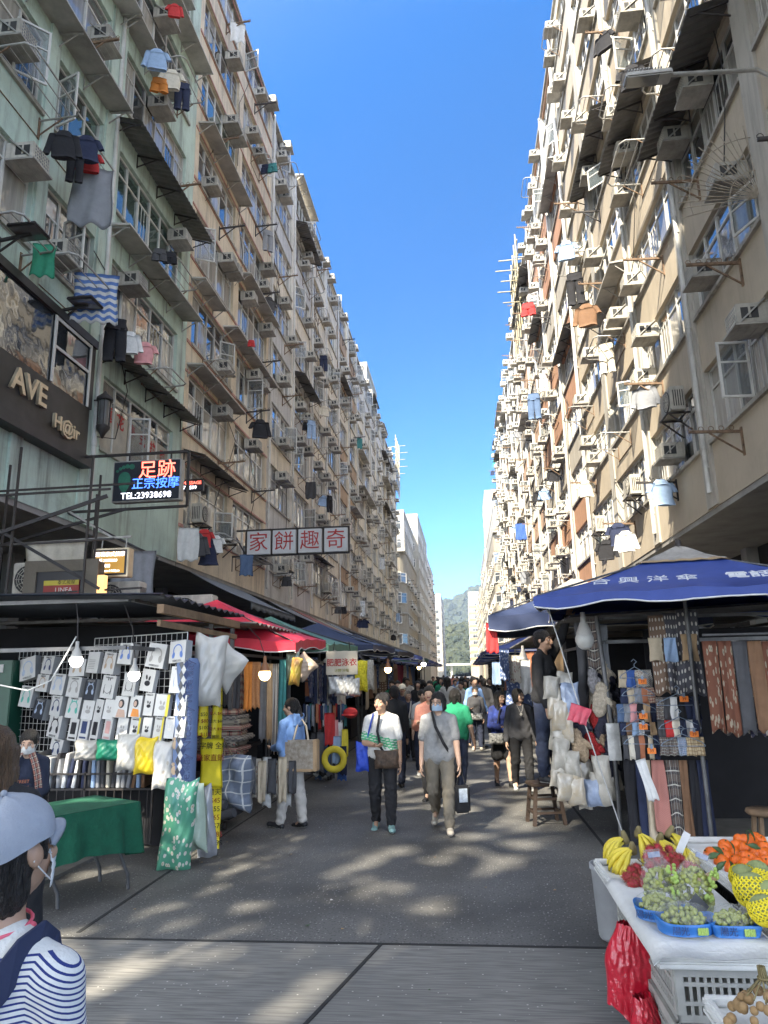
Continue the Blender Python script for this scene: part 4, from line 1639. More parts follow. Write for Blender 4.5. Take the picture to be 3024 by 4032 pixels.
for u in (.1, .52):
 m.tube([(u, .1, .48), (u + .01, .1, .66)], .012, 5)
m.bar((-2.6, .1, .60), (.6, .1, .68), .035); m.bar((-.6, .1, 1.2), (.3, .1, .66), .03)
m.build('support_frame', M_galv, st)
p0, p1 = PY(60, 1215, 10.6), PY(200, 1300, 10.6)
st = thing('shop_sign', 'dark boxed shop sign in a mesh frame with a red massage poster', 'sign', (p0.x, 10.6, p1.z))
w_, h_ = p1.x - p0.x, p0.z - p1.z
m = MB(); m.box((0, .03, 0), (w_, .3, h_)); m.build('cabinet', mat('sign_cabinet', (.01, .012, .02), .4, .2, 3), st)
m = MB()
for a, b, c, d in ((-.05, w_ + .05, h_ - .16, h_ + .02), (-.05, .16, -.02, h_ - .162), (w_ - .16, w_ + .05, -.02, h_ - .162)):
 m.box((a, 0, c), (b, .028, d))
m.build('frame', uvmat('sign_mesh', 'check', (.2, .17, .13), (.2, .17, .13)), st)
MB().box((w_ + .052, .0, .0), (w_ + .16, .12, .42)).build('lit_panel', mat('lit_orange', (.75, .40, .15), .6, .3, 4, emit=.5), st)
ps = MB().box((.3, .005, .03), (w_ - .25, .027, .36)).build('poster', mat('poster_red', (.32, .025, .02), .5, .35, 3), st)
MB().box((.302, .0, .28), (w_ - .252, .0045, .358)).build('band', mat('poster_yellow', (.60, .48, .05), .5, .1, 3), ps)
M_pw = mat('print_white', (.72, .70, .65), .6, .05, 3)
text('LINFA', .11, M_pw, ps, basis((w_ - .5, .002, .2), (1, 0, 0), (0, 0, 1)), extrude=.001)
text('(LOTUS)', .055, M_pw, ps, basis((w_ - .5, .002, .13), (1, 0, 0), (0, 0, 1)), extrude=.001)
text('Thai Massage', .06, M_pw, ps, basis((w_ - .55, .002, .07), (1, 0, 0), (0, 0, 1)), extrude=.001)
text('泰式按摩', .075, M_dark, ps, basis((w_ - .46, -.002, .32), (1, 0, 0), (0, 0, 1)), extrude=.001)
# iron frames, poles and units in the dark space under the green block
fr = thing('pipe_frame', 'tangle of iron poles hanging under the green block', 'pole frame', (-7.6, 9.0, 2.8))
m = MB()
for x, y in ((.0, 0), (.5, 1.2), (1.2, .4), (1.6, 2.0), (2.0, 1.0), (.9, 3.2)):
 m.bar((x, y, -.1), (x + .02, y, 2.4), .03)
for z, y in ((1.6, .2), (.9, .4), (1.9, 1.0), (.3, 1.4)):
 m.bar((-1.2, y, z), (2.6, y + .3, z + .12), .03)
m.bar((-.9, -.4, .2), (2.4, .8, 1.7), .05); m.bar((0, .5, 1.7), (2.0, 1.5, .4), .045)
m.build('poles', M_iron, fr)
for i, (x, y, z) in enumerate(((-6.1, 12.5, 2.95), (-5.0, 13.2, 2.75), (-7.1, 11.6, 3.2))):
 o = copy_tree(PROTO['split', 1], (x, y, z), (0, 0, R(-90)))
 tag(o, ['white outdoor fan unit behind the corrugated roof, middle one', 'white outdoor fan unit nearest the red tarpaulin', 'white outdoor fan unit above the mesh framed sign'][i], 'air conditioner', 'fan units under the green block')
for i, (x, y, z, w_) in enumerate(((-7.4, 12.2, 4.3, 1.2), (-6.2, 12.8, 4.2, .9))):
 o = drape(w_, 1.1, 4, .05, 40 + i).build('curtain', CL['cream' if i == 0 else 'grey'], None, (x, y, z))
 tag(o, ['cream curtain hung in the dark gap under the green block', 'grey curtain hung beside the cream one under the green block'][i], 'curtain')
# street lamp on the right
q = PX(1659, 145, 5.2)
sl_ = thing('street_lamp', 'grey led street lamp on a long arm from the right wall', 'street lamp', (5.3, q.y, q.z))
e = PY(1385, 168, q.y - .3)
ex, ez = e.x - 5.3, e.z - q.z
m = MB(); m.tube([(0, .1, -.5), (-.05, .08, -.1), (-.25, .05, .02), (-.8, 0, .0), (ex + .45, -.3, ez + .0)], .035, 8); m.build('arm', M_galv, sl_)
m = MB(); m.bbox((ex - .25, -.42, ez - .06), (ex + .45, -.16, ez + .04), .02)
for k in range(12):
 m.box((ex - .22 + k * .045, -.425, ez + .04), (ex - .2 + k * .045, -.155, ez + .065))
m.build('lamp_head', M_galv, sl_)
MB().box((ex - .22, -.40, ez - .067), (ex + .25, -.18, ez - .061)).build('lens', M_gl[3], sl_)

# fan shaped guard on the near right wall, bamboo poles on the roofs
q = PX(1640, 425, 5.25)
fg = thing('fan_guard', 'fan of rusty iron rods guarding the ledge of the near right block', 'guard', (5.28, q.y, q.z))
M_bamf = mat('guard_iron', (.36, .31, .24), .7, .4, 9)
m = MB()
for i in range(19):
 a = R(84 + i * 6)
 L = 1.36 - .06 * (i % 2)
 m.tube([(.06 * math.cos(a), 0, .06 * math.sin(a)), (L * math.cos(a), -.03 * (i % 3), L * math.sin(a))], .0085, 5)
m.build('rods', M_bamf, fg)
m = MB()
for rr in (.5, 1.15):
 m.tube([(rr * math.cos(R(84 + k * 6)), -.015, rr * math.sin(R(84 + k * 6))) for k in range(19)], .008, 5)
m.build('hoops', M_bamf, fg)
M_bam = mat('bamboo', (.42, .36, .22), .7, .3, 6)
for nm, x0, sx, y0, z0, lb in (('right', 5.2, -1, 45, 26.5, 'bamboo scaffold poles sticking out at the right roofline'), ('left', -7.9, 1, 86, 26.5, 'bamboo scaffold poles at the far end of the left roofline')):
 m = MB()
 for k in range(5):
  m.tube([(x0 + sx * .3, y0 + k * 1.3, z0 - 2), (x0 + sx * .4, y0 + k * 1.3, z0 + 5.2)], .05, 5)
  m.tube([(x0 - sx * .3, y0 + k * .3, z0 + k * 1.0), (x0 + sx * (1.5 + .3 * (k % 2)), y0 + k * .4, z0 + k * 1.05)], .04, 5)
  m.tube([(x0 + sx * .35, y0 - .6, z0 + k * 1.1), (x0 + sx * .35, y0 + 6, z0 + k * 1.1)], .045, 5)
 tag(m.build('bamboo_scaffold', M_bam), lb, 'scaffold')
# ------------------------------------------------------------------ market stalls: frames, roofs, canopies
M_tarp = {k: mat('tarp_' + k, c, .55, .15, 3, .3, 5) for k, c in dict(red=(.62, .025, .05), green=(.10, .24, .17), navy=(.035, .05, .11), blue=(.03, .06, .26), grey=(.20, .23, .27), black=(.02, .022, .03), teal=(.03, .12, .12), bright=(.05, .10, .42)).items()}
M_patch = mat('canopy_patch', (.32, .30, .27), .8, .3, 4, .4, 8)
M_tape = mat('brown_tape', (.34, .24, .14), .5, .3, 8)
M_hem = mat('white_hem', (.62, .62, .60), .7, .1, 5)
M_wood = mat('old_wood', (.20, .13, .075), .8, .4, 3, .3, 12, stretch=(1, 1, 1))
M_steel = mat('steel_post', (.13, .13, .13), .5, .3, 5, metal=.3)
M_wire = mat('white_wire', (.58, .58, .56), .45, .1, 5, metal=.2)
M_stallblack = mat('stall_black_and_shade', (.012, .012, .014), .95, .3, 2)  # black fittings, and the sheets that paint in the stalls' inner darkness
M_price = mat('price_orange', (.85, .23, .03), .6, .1, 5)
M_priceink = mat('price_ink', (.25, .02, .01), .7, .1, 5)
M_plastic = mat('clear_plastic', (.55, .55, .53), .22, .3, 6, .6, 7, spec=.8)
sz = lambda d, y: d * DS * y / FPX * .985


def umbrella(label, tip, corners, tarp, pole=True, patch=False, drop=.14, sag=.10, words=None, group=None):
 """square market umbrella: four cloth panels sagging between the ribs, a short valance and a pole"""
 root = thing('market_umbrella', label, 'umbrella', tip, 0, group)
 T = Vector((0, 0, 0))
 C4 = [Vector(c) - Vector(tip) for c in corners]
 m = MB()
 v = MB()
 hem = MB()
 for i in range(4):
  a, b = C4[i], C4[(i + 1) % 4]

  def fn(u, w, a=a, b=b):
   e = a.lerp(b, u)
   inward = math.sin(PI * u)
   e = e * (1 - .05 * inward)
   p = T.lerp(e, w)
   p.z -= sag * math.sin(PI * w) * .9 + .05 * inward * w * 0
   p.z += .012 * math.sin(u * 23 + w * 9) * w
   return p
  m.grid(fn, 14, 10)
  edge = [fn(k / 14, 1.0) for k in range(15)]

  def fv(u, w, edge=edge):
   k = min(13, int(u * 14))
   e = edge[k].lerp(edge[k + 1], u * 14 - k)
   return e + Vector((0, 0, -drop * w - .02 * w * math.sin(u * 17)))
  v.grid(fv, 28, 2)
  hem.tube([fv(k / 28, 1.0) for k in range(29)], .009, 4)
 can = m.build('canopy', tarp, root)
 v.build('valance', tarp, root)
 hem.build('hem', M_hem, root)
 if patch:
  q = MB()
  ww = .30
  for i in range(4):
   a, b = C4[i], C4[(i + 1) % 4]
   def fp(u, w, a=a, b=b):
    p = a.lerp(b, u) * (ww * w)
    p.z += .018 - sag * math.sin(PI * ww * w) * .9
    p.z += .012 * math.sin(u * 19 + w * 7)
    return p
   q.grid(fp, 8, 5)
  q.build('patch', M_patch, can)
  q = MB()
  for i in range(4):
   a, b = C4[i], C4[(i + 1) % 4]
   def ft(u, w, a=a, b=b):
    k = ww * (.93 + .14 * w)
    p = a.lerp(b, u) * k
    p.z += .024 - sag * math.sin(PI * k) * .9 + .006 * math.sin(u * 30)
    return p
   q.grid(ft, 10, 1)
  q.build('tape', M_tape, can)
  MB().lathe([(0.0, .09), (.03, .085), (.035, .0), (.03, -.02)], 10).build('finial', M_iron, root)
 if pole:
  q = MB()
  q.tube([(0, 0, -.02), (0, 0, -tip[2] + .02)], .024, 8)
  for c in C4:
   q.tube([(0, 0, -.06), tuple(c * .97)], .011, 5)
  q.build('pole', M_steel, root)
 return root, C4


def stall(label, x0, x1, y0, y1, zr, side, back=True, roof=True, counter=.75, mroof=None, group=None, front=True):
 root = thing('market_stall', label, 'market stall', ((x0 + x1) / 2, (y0 + y1) / 2, 0.03), 0, group)
 cx, cy = (x0 + x1) / 2, (y0 + y1) / 2
 hx, hy = (x1 - x0) / 2, (y1 - y0) / 2
 z = zr - .03
 f = MB()
 for x in (-hx + .05, hx - .05):
  for y in ((-hy + .05, hy - .05) if front else (hy - .05,)):
   f.bar((x, y, 0), (x, y, z), .05)
 for zz in (z - .04, 2.1):
  for y in (-hy + .05, hy - .05):
   f.bar((-hx + .075, y, zz), (hx - .075, y, zz), .04)
  for x in (-hx + .05, hx - .05):
   f.bar((x, -hy + .08, zz - .002), (x, hy - .08, zz - .002), .04)
 f.build('frame', M_steel, root)
 if roof:
  m = MB()
  n = int(2 * hy / .05)
  vs, fs = [], []
  for i in range(n + 1):
   y = -hy - .15 + (2 * hy + .3) * i / n
   q = .02 * math.sin(i * PI / 2)
   a, b = (z + .10, z - .02) if side > 0 else (z - .02, z + .10)
   vs += [(-hx - (.1 if side > 0 else .35), y, a + q), (hx + (.35 if side > 0 else .1), y, b + q)]
   vs += [(vs[-2][0], y, a + q - .012), (vs[-1 - 1 + 0][0], y, b + q - .012)]
  vs2 = []
  for i in range(n + 1):
   a_, b_, c_, d_ = vs[i * 4:i * 4 + 4]
   vs2 += [a_, b_, c_, (b_[0], b_[1], b_[2] - .012)]
  for i in range(n):
   a, b = i * 4, i * 4 + 4
   fs += [(a, b, b + 1, a + 1), (a + 2, a + 3, b + 3, b + 2), (a + 1, b + 1, b + 3, a + 3), (a, a + 2, b + 2, b)]
  m.raw(vs2, fs)
  m.build('roof', mroof or M_metalsheet, root)
 if back:
  s = -1 if side > 0 else 1
  m = MB()
  m.box((min(s * hx, s * (hx - .02)), -hy + .08, 0.0), (max(s * hx, s * (hx - .02)), hy - .08, z - .1))
  m.box((-hx + .08, hy - .1, 0.0), (hx - .35, hy - .08, z - .12))
  m.build('back_panel', M_stallblack, root)  # near-black panels stand in for the unlit stall interior
 if counter:
  m = MB()
  a = -hx + .2 if side > 0 else -hx + .35
  b = hx - .35 if side > 0 else hx - .2
  m.box((a, -hy + .15, counter - .05), (b, hy - .15, counter))
  m.box((a + .05, -hy + .2, .02), (b - .05, hy - .2, counter - .055))
  m.build('counter', M_stallblack, root)
 return root


def bulb(label, p, lit, warm=False, top=None, s=1.0, power=0.0):
 root = thing('hanging_bulb', label, 'lamp', p, 0, 'bulbs hung in the stalls')
 m = MB()
 m.lathe([(.0, .17 * s), (.018 * s, .168 * s), (.02 * s, .10 * s), (.03 * s, .085 * s), (.056 * s, .02 * s), (.058 * s, .0)], 14)
 m.build('socket', mat('bulb_socket' + ('_brown' if warm else ''), (.30, .13, .06) if warm else (.50, .48, .44), .5, .1, 6), root)
 g_ = MB()
 g_.lathe([(.058 * s, .0), (.068 * s, -.02 * s), (.068 * s, -.045 * s), (.05 * s, -.085 * s), (.025 * s, -.103 * s), (.0, -.107 * s)], 16)
 if lit:
  col = (1.0, .72, .30) if warm else (1.0, .97, .90)
  g_.build('globe', mat('bulb_warm' if warm else 'bulb_white', col, .4, 0, emit=3.0 if warm else 6.0), root)
 else:
  g_.build('globe', mat('bulb_off', (.55, .54, .50), .3, .1, 6), root)
 if top:
  t = Vector(top) - Vector(p)
  MB().tube([(0, 0, .165 * s), (t.x * .3, t.y * .3, .165 * s + (t.z - .165 * s) * .55), tuple(t)], .006, 5).build('wire', M_iron, root)
 return root


def cloth(px0, py0, px1, py1, Y, matl, label, name='scarf', cat=None, group=None, folds=2, amp=.03, seed=0, us=1, taper=0.0, yaw=0.0, nu=18):
 a, b = PY(px0, py0, Y), PY(px1, py0, Y)
 w, h = b.x - a.x, a.z - PY(px0, py1, Y).z
 o = drape(w, h, folds, amp, seed, taper, nu=nu).build(name, matl, None, ((a.x + b.x) / 2, Y, a.z))
 o.rotation_euler = (0, 0, yaw)
 return tag(o, label, cat or name, group)


def rods(label, x0, x1, y, z, axis='x', ends=True, cat='rail', name='hanging_rail', zb=None):
 m = MB()
 if axis == 'x':
  m.tube([(x0, y, z), (x1, y, z)], .014, 6)
 else:
  m.tube([(y, x0, z), (y, x1, z)], .014, 6)
 return tag(m.build(name, M_steel), label, cat)


M_roofdark = mat('dark_roof_sheet', (.035, .042, .055), .5, .3, 2.0, metal=.2)
# ---- left row: phone accessory stall
stall('dark stall of phone accessories under a corrugated roof', -7.4, -3.35, 7.0, 9.5, 2.66, 1, counter=None, front=False, mroof=M_roofdark)
m = MB()
m.bar((-3.02, 6.9, 2.50), (-3.02, 9.4, 2.50), .07, .09); m.bar((-3.05, 6.95, 2.36), (-2.98, 9.2, 2.33), .04, .06)
tag(m.build('roof_beam', M_wood), 'pair of worn wooden beams under the corrugated roof edge', 'beam')
gb = thing('green_locker', 'tall green metal locker at the left edge behind the vendor', 'locker', (-6.05, 8.55, 0.03))
MB().bbox((-.35, 0, 0), (.42, .3, 2.05), .01).build('body', mat('locker_green', (.012, .075, .045), .45, .2, 3), gb)
MB().box((.0, -.012, 1.9), (.3, -.002, 2.0)).build('plate', M_hem, gb)
# wire grid wall
GA, GB_ = Vector((-5.75, 8.85, 0)), Vector((-2.98, 7.55, 0))
gdir = (GB_ - GA).normalized()
gnor = Vector((gdir.y, -gdir.x, 0))


def grid_pt(px, py, off=0.0):
 v = Vector(ray(px, py))
 t = ((GA + gnor * off) - Vector(CPOS)).dot(gnor) / v.dot(gnor)
 return Vector(CPOS) + v * t


L_ = (GB_ - GA).length
m = MB()
for sec, (u0, u1, za, zb) in enumerate(((.0, 1.42, .98, 2.2), (1.5, L_, 1.0, 2.3))):
 k = int((u1 - u0) / .08)
 for i in range(k + 1):
  p = GA + gdir * (u0 + (u1 - u0) * i / k)
  m.tube([(p.x, p.y, za), (p.x, p.y, zb)], .0032 if 0 < i < k else .006, 4)
 k = int((zb - za) / .08)
 for i in range(k + 1):
  z = za + (zb - za) * i / k
  a, b = GA + gdir * u0, GA + gdir * u1
  m.tube([(a.x, a.y, z), (b.x, b.y, z)], .0032 if 0 < i < k else .006, 4)
tag(m.build('wire_grid', M_wire), 'white wire grid wall hung with headphone boxes', 'wire grid')
m = MB()
a, b = GA - gnor * .35, GB_ - gnor * .30
m.face([(a.x, a.y, .03), (b.x - .3, b.y + .1, .03), (b.x - .3, b.y + .1, 2.0), (a.x, a.y, 2.0)])
tag(m.build('shade_backing', M_stallblack), 'black sheet added as interior shade behind the wire grid', 'backing')  # added black sheet: interior darkness as colour, stops light showing through

M_boxw = mat('carton_white', (.62, .62, .60), .45, .06, 4)
M_boxd = mat('carton_dark', (.035, .04, .05), .4, .1, 4)
M_boxs = mat('carton_side', (.36, .37, .38), .5, .1, 4)
HCOL = {k: mat('print_' + k, c, .5, .1, 8) for k, c in dict(blue=(.12, .22, .55), navy=(.03, .05, .14), black=(.02, .02, .025), tan=(.45, .33, .22), grey=(.36, .35, .33), mint=(.10, .45, .36), pale=(.40, .48, .62), white=(.66, .66, .64), orange=(.75, .28, .05), skin=(.55, .37, .28), yellow=(.72, .60, .05), pink=(.6, .35, .33)).items()}


def arc(m, cx, cz, r0, r1, a0, a1, d, n=12, sx=1.0):
 po = [(cx + sx * r1 * math.cos(a0 + (a1 - a0) * i / n), cz + r1 * math.sin(a0 + (a1 - a0) * i / n)) for i in range(n + 1)]
 pi_ = [(cx + sx * r0 * math.cos(a0 + (a1 - a0) * i / n), cz + r0 * math.sin(a0 + (a1 - a0) * i / n)) for i in range(n + 1)]
 for i in range(n):
  m.face([(*[po[i][0]], d, po[i][1]), (po[i + 1][0], d, po[i + 1][1]), (pi_[i + 1][0], d, pi_[i + 1][1]), (pi_[i][0], d, pi_[i][1])])


def disc(m, cx, cz, rx, rz, d, n=12, rot=0.0, mi=0):
 m.face([(cx + rx * math.cos(t) * math.cos(rot) - rz * math.sin(t) * math.sin(rot), d, cz + rx * math.cos(t) * math.sin(rot) + rz * math.sin(t) * math.cos(rot)) for t in [2 * PI * i / n for i in range(n)]], mi)


HB = [  # crop x, y, w, h, kind, ink, word for the label, tilt
 (180, 385, 130, 140, 'over', 'pale', 'pale blue headphones', -12), (312, 362, 118, 112, 'over', 'navy', 'navy headphones', 4), (505, 380, 120, 105, 'over', 'tan', 'tan headphones', 0),
 (608, 345, 110, 130, 'back', 'grey', 'plain printed back', 3), (712, 350, 112, 135, 'cat', 'tan', 'tan cat ear headphones', 5), (820, 288, 112, 130, 'cat', 'blue', 'blue cat ear headphones', 4),
 (1020, 300, 135, 150, 'over', 'grey', 'large beige headphones', 8), (1160, 275, 135, 135, 'over', 'blue', 'large blue headphones', -3), (275, 480, 120, 105, 'over', 'tan', 'cream headphones', 3),
 (378, 488, 118, 130, 'cat', 'pale', 'pale cat ear headphones', 4), (482, 505, 112, 122, 'over', 'grey', 'grey headphones', 4), (588, 522, 98, 130, 'dark', 'navy', 'dark cat ear headphones', 3),
 (706, 505, 112, 140, 'neck', 'black', 'black neckband earphones', 5), (845, 490, 110, 140, 'neck', 'black', 'slim neckband earphones under the lit bulb', 3), (965, 462, 122, 135, 'buds', 'black', 'small black earbuds', 6),
 (1165, 458, 115, 160, 'neck', 'pale', 'blue grey neckband earphones', 2), (170, 568, 120, 130, 'over', 'mint', 'mint headphones, upper box', 5), (255, 648, 100, 125, 'dark', 'black', 'black cat ear headphones on dark card', 8),
 (365, 628, 105, 120, 'over', 'navy', 'navy headphones, lower box', 4), (478, 640, 110, 130, 'cat', 'mint', 'mint cat ear headphones', 5), (575, 652, 88, 120, 'buds', 'grey', 'white earbuds, left of three', 5),
 (645, 652, 75, 120, 'buds', 'black', 'tiny black earpiece', 5), (712, 652, 75, 120, 'buds', 'grey', 'tiny white earpiece', 5), (790, 635, 98, 130, 'photo', 'black', 'woman looking down', 2), (885, 632, 92, 130, 'photo', 'black', 'woman in an orange top', 2),
 (972, 618, 78, 138, 'case', 'black', 'black earbuds and orange band', 2), (1058, 625, 105, 130, 'buds', 'grey', 'white earbuds with a yellow stripe', 3), (1180, 622, 80, 130, 'buds', 'white', 'white open earbuds', 2),
 (355, 762, 130, 135, 'cat', 'black', 'large black cat ear headphones', 5), (478, 785, 78, 130, 'bank', 'black', 'black power bank', 3), (548, 780, 80, 135, 'bank', 'navy', 'navy power bank', 3), (618, 788, 80, 145, 'bank', 'black', 'grey power bank', 3),
 (703, 780, 78, 135, 'bank', 'pink', 'pink power bank', 3), (797, 780, 85, 130, 'buds', 'grey', 'clip on earphones', 2), (880, 780, 80, 138, 'case', 'black', 'black earbud case', 2), (958, 780, 72, 138, 'buds', 'black', 'black sport earbuds', 2),
 (1035, 776, 78, 135, 'case', 'grey', 'grey earbud case', 2), (1108, 770, 70, 130, 'case', 'white', 'white earbud case', 2), (1178, 766, 70, 125, 'bank', 'grey', 'slim grey charger', 1), (365, 905, 120, 110, 'over', 'navy', 'navy headphones, lowest box', 5)]
for i, (cx, cy, w, h, kind, ink, word, tilt) in enumerate(HB):
 px, py = cx * .3307, 1316.7 + cy * .3307
 p = grid_pt(px, py, .10)
 W_ = sz(w * .3307, p.y) * 1.15
 H_ = sz(h * .3307, p.y) * 1.08
 root = thing('headphone_box', ('dark' if kind == 'dark' else 'white') + ' accessory box showing ' + word, 'box', p, 0, 'boxes on the wire grid')
 rz = math.atan2(gdir.y, gdir.x) + R(random.Random(i).uniform(-6, 10))
 root.rotation_euler = (R(-6), R(tilt), rz)
 dpt = .05 if kind in ('buds', 'case', 'neck', 'photo', 'bank', 'back') else .09
 m = MB()
 m.box((-W_ / 2, 0, -H_ / 2), (W_ / 2, dpt, H_ / 2), 1)
 m.face([(-W_ / 2, -.001, -H_ / 2), (W_ / 2, -.001, -H_ / 2), (W_ / 2, -.001, H_ / 2), (-W_ / 2, -.001, H_ / 2)], 0)
 m.build('carton', [M_boxd if kind == 'dark' else M_boxw, M_boxs], root)
 m = MB()
 q = min(W_, H_)
 d = -.003
 if kind in ('over', 'cat', 'dark'):
  inkm = HCOL['pale'] if kind == 'dark' else HCOL[ink]
  arc(m, .02 * q, .04 * q, .25 * q, .31 * q, R(-20), R(200), d)
  disc(m, -.24 * q, -.16 * q, .09 * q, .15 * q, d - .0005, rot=R(-15)); disc(m, .27 * q, -.14 * q, .10 * q, .16 * q, d - .0005, rot=R(12))
  if kind != 'over':
   for s in (-1, 1):
    m.face([(s * .22 * q, d, .26 * q), (s * .10 * q, d, .33 * q), (s * .20 * q, d, .45 * q)])
  m.build('picture', inkm, root)
 elif kind == 'neck':
  arc(m, 0, -.05 * q, .27 * q, .295 * q, R(-215), R(35), d)
  m.face([(-.29 * q, d, -.02 * q), (-.25 * q, d, -.02 * q), (-.22 * q, d, -.36 * q), (-.28 * q, d, -.36 * q)]); m.face([(.29 * q, d, -.02 * q), (.25 * q, d, -.02 * q), (.22 * q, d, -.36 * q), (.28 * q, d, -.36 * q)])
  disc(m, -.06 * q, .38 * q, .035 * q, .06 * q, d); disc(m, .08 * q, .38 * q, .035 * q, .06 * q, d)
  m.build('picture', HCOL[ink], root)
 elif kind == 'photo':
  disc(m, .02 * q, .18 * q, .22 * q, .26 * q, d, mi=0); disc(m, -.03 * q, .16 * q, .13 * q, .18 * q, d - .001, mi=1)
  m.face([(-.3 * W_, d, -.48 * H_), (.42 * W_, d, -.48 * H_), (.30 * W_, d, -.14 * H_), (-.18 * W_, d, -.10 * H_)], 2 if 'orange' in word else 1)
  m.build('picture', [HCOL['black'], HCOL['skin'], HCOL['orange']], root)
 elif kind == 'bank':
  m.face([(-.28 * W_, d, -.2 * H_), (.28 * W_, d, -.2 * H_), (.28 * W_, d, .34 * H_), (-.28 * W_, d, .34 * H_)])
  m.face([(-.35 * W_, d, -.42 * H_), (.35 * W_, d, -.42 * H_), (.35 * W_, d, -.34 * H_), (-.35 * W_, d, -.34 * H_)])
  m.build('picture', HCOL[ink], root)
 elif kind == 'back':
  for k in range(6):
   m.face([(-.35 * W_, d, .1 * H_ - k * .08 * H_), (.2 * W_, d, .1 * H_ - k * .08 * H_), (.2 * W_, d, .13 * H_ - k * .08 * H_), (-.35 * W_, d, .13 * H_ - k * .08 * H_)])
  m.build('picture', HCOL['grey'], root)
 else:
  disc(m, -.1 * q, .14 * q, .07 * q, .12 * q, d, rot=R(20)); disc(m, .13 * q, .10 * q, .07 * q, .12 * q, d, rot=R(-15))
  disc(m, .02 * q, -.14 * q, .22 * q, .13 * q, d - .0005)
  m.build('picture', HCOL[ink], root)
 if kind in ('over', 'cat', 'case', 'neck', 'dark'):
  t = text('WIRELESS', .13 * q if w > 100 else .16 * q, HCOL['grey'] if kind == 'dark' else HCOL['black'], root, basis((0, -.004, -.42 * H_ if w > 125 else .40 * H_), (1, 0, 0), (0, 0, 1)), extrude=.0005)
 if i in (26, 34, 36):
  MB().face([(W_ * .3, -.003, -H_ / 2), (W_ * .5, -.003, -H_ / 2), (W_ * .5, -.003, H_ / 2), (W_ * .3, -.003, H_ / 2)]).build('stripe', HCOL['yellow'], root)
bulb('large lit white bulb hung before the headphone boxes', PY(165, 1420, 7.0), True, top=(-4.0, 7.05, 2.6), s=.95)
bulb('lit reflector bulb in front of the neckband boxes', PY(290, 1452, 7.2), True, top=(-3.6, 7.3, 2.6), s=.85)
cm_ = MB()
cm_.tube([PY(0, 1480, 7.0), PY(60, 1492, 7.0), PY(110, 1470, 7.0), PY(165, 1375, 7.0)], .008, 5)
tag(cm_.build('power_cable', M_hem), 'slack white cable looping to the large bulb', 'cable')

# folded table with the green cloth
tr, tl = PZ(300, 1732, .74), PZ(96, 1768, .74)
td = (tl - tr); tdl = td.length; td.normalize()
tn = Vector((-td.y, td.x, 0))
if tn.y < 0:
 tn = -tn
tb_ = thing('folding_table', 'folding table under a dark green cloth in front of the vendor', 'table', (tr.x, tr.y, 0))
legs = [td * .12 + tn * .12, td * (tdl - .1) + tn * .12, td * .12 + tn * .55, td * (tdl - .1) + tn * .55]
m = MB()
P8 = [Vector((0, 0, .70)), td * tdl + Vector((0, 0, .70)), td * tdl + tn * .68 + Vector((0, 0, .70)), tn * .68 + Vector((0, 0, .70))]
m.raw([*P8, *[p + Vector((0, 0, .035)) for p in P8]], [(0, 3, 2, 1), (4, 5, 6, 7), (0, 1, 5, 4), (1, 2, 6, 5), (2, 3, 7, 6), (3, 0, 4, 7)])
m.build('tabletop', M_stallblack, tb_)
for q in legs:
 MB().tube([q + Vector((0, 0, .70)), q + td * -.02 + Vector((0, 0, .35)), q - td * .13 + Vector((0, 0, .12)), q - td * .14 + Vector((0, 0, .005))], .016, 7).build('leg', M_steel, tb_)
m = MB()
edge = [tn * .7, Vector((0, 0, 0)), td * tdl, td * tdl + tn * .7]
ez = [.742] * 4
pts = []
for i in range(3):
 for k in range(16):
  pts.append(edge[i].lerp(edge[i + 1], k / 16))
pts.append(edge[3])
ctr = td * tdl / 2 + tn * .35


def fcl(u, v):
 i = min(len(pts) - 2, int(u * (len(pts) - 1)))
 f_ = u * (len(pts) - 1) - i
 p = pts[i].lerp(pts[i + 1], f_)
 out = (p - ctr); out.z = 0; out.normalize()
 wv = .03 * math.sin(u * 46) * v + .02 * math.sin(u * 91 + 1) * v
 drop = (.42 + .06 * math.sin(u * 9)) * v
 return Vector((p.x, p.y, .743 - drop)) + out * (.012 + wv + .05 * v)


m.grid(fcl, 96, 8)
m.face([p + Vector((0, 0, .743)) for p in edge])
cl = m.build('tablecloth', mat('green_velvet', (.008, .095, .05), .95, .2, 8, .3, 30), None, (tr.x, tr.y, 0))
tag(cl, 'dark green cloth hanging to mid height over the folding table', 'tablecloth')


# ---- bedding and bags hung at the corner of the stall
def cushion(w, h, t, seed=0, nx=16, nz=16, pinch=.55):
 r = random.Random(seed)
 ph = [r.uniform(0, 6) for _ in range(4)]
 m = MB()
 for sgn in (-1, 1):
  def fn(u, v, sgn=sgn):
   a, b = 2 * u - 1, 2 * v - 1
   e = max(0.0, (1 - abs(a) ** 4) * (1 - abs(b) ** 4)) ** .6
   x = a * w / 2 * (1 - .06 * (1 - b * b)) + .02 * w * math.sin(b * 5 + ph[0])
   z = b * h / 2 * (1 - .05 * (1 - a * a)) + .02 * h * math.sin(a * 4 + ph[1])
   y = sgn * t / 2 * e * (1 + .12 * math.sin(a * 5 + b * 4 + ph[2]) + .08 * math.sin(a * 11 - b * 9 + ph[3]))
   return (x, y, z)
  m.grid(fn, nx, nz)
 return m


def hung(px, py, Y, w, h, t, matl, label, name, cat, seed=0, rz=0.0, ry=0.0, group=None):
 o = cushion(w, h, t, seed).build(name, matl, None, PY(px, py, Y))
 o.rotation_euler = (0, ry, rz)
 return tag(o, label, cat, group)


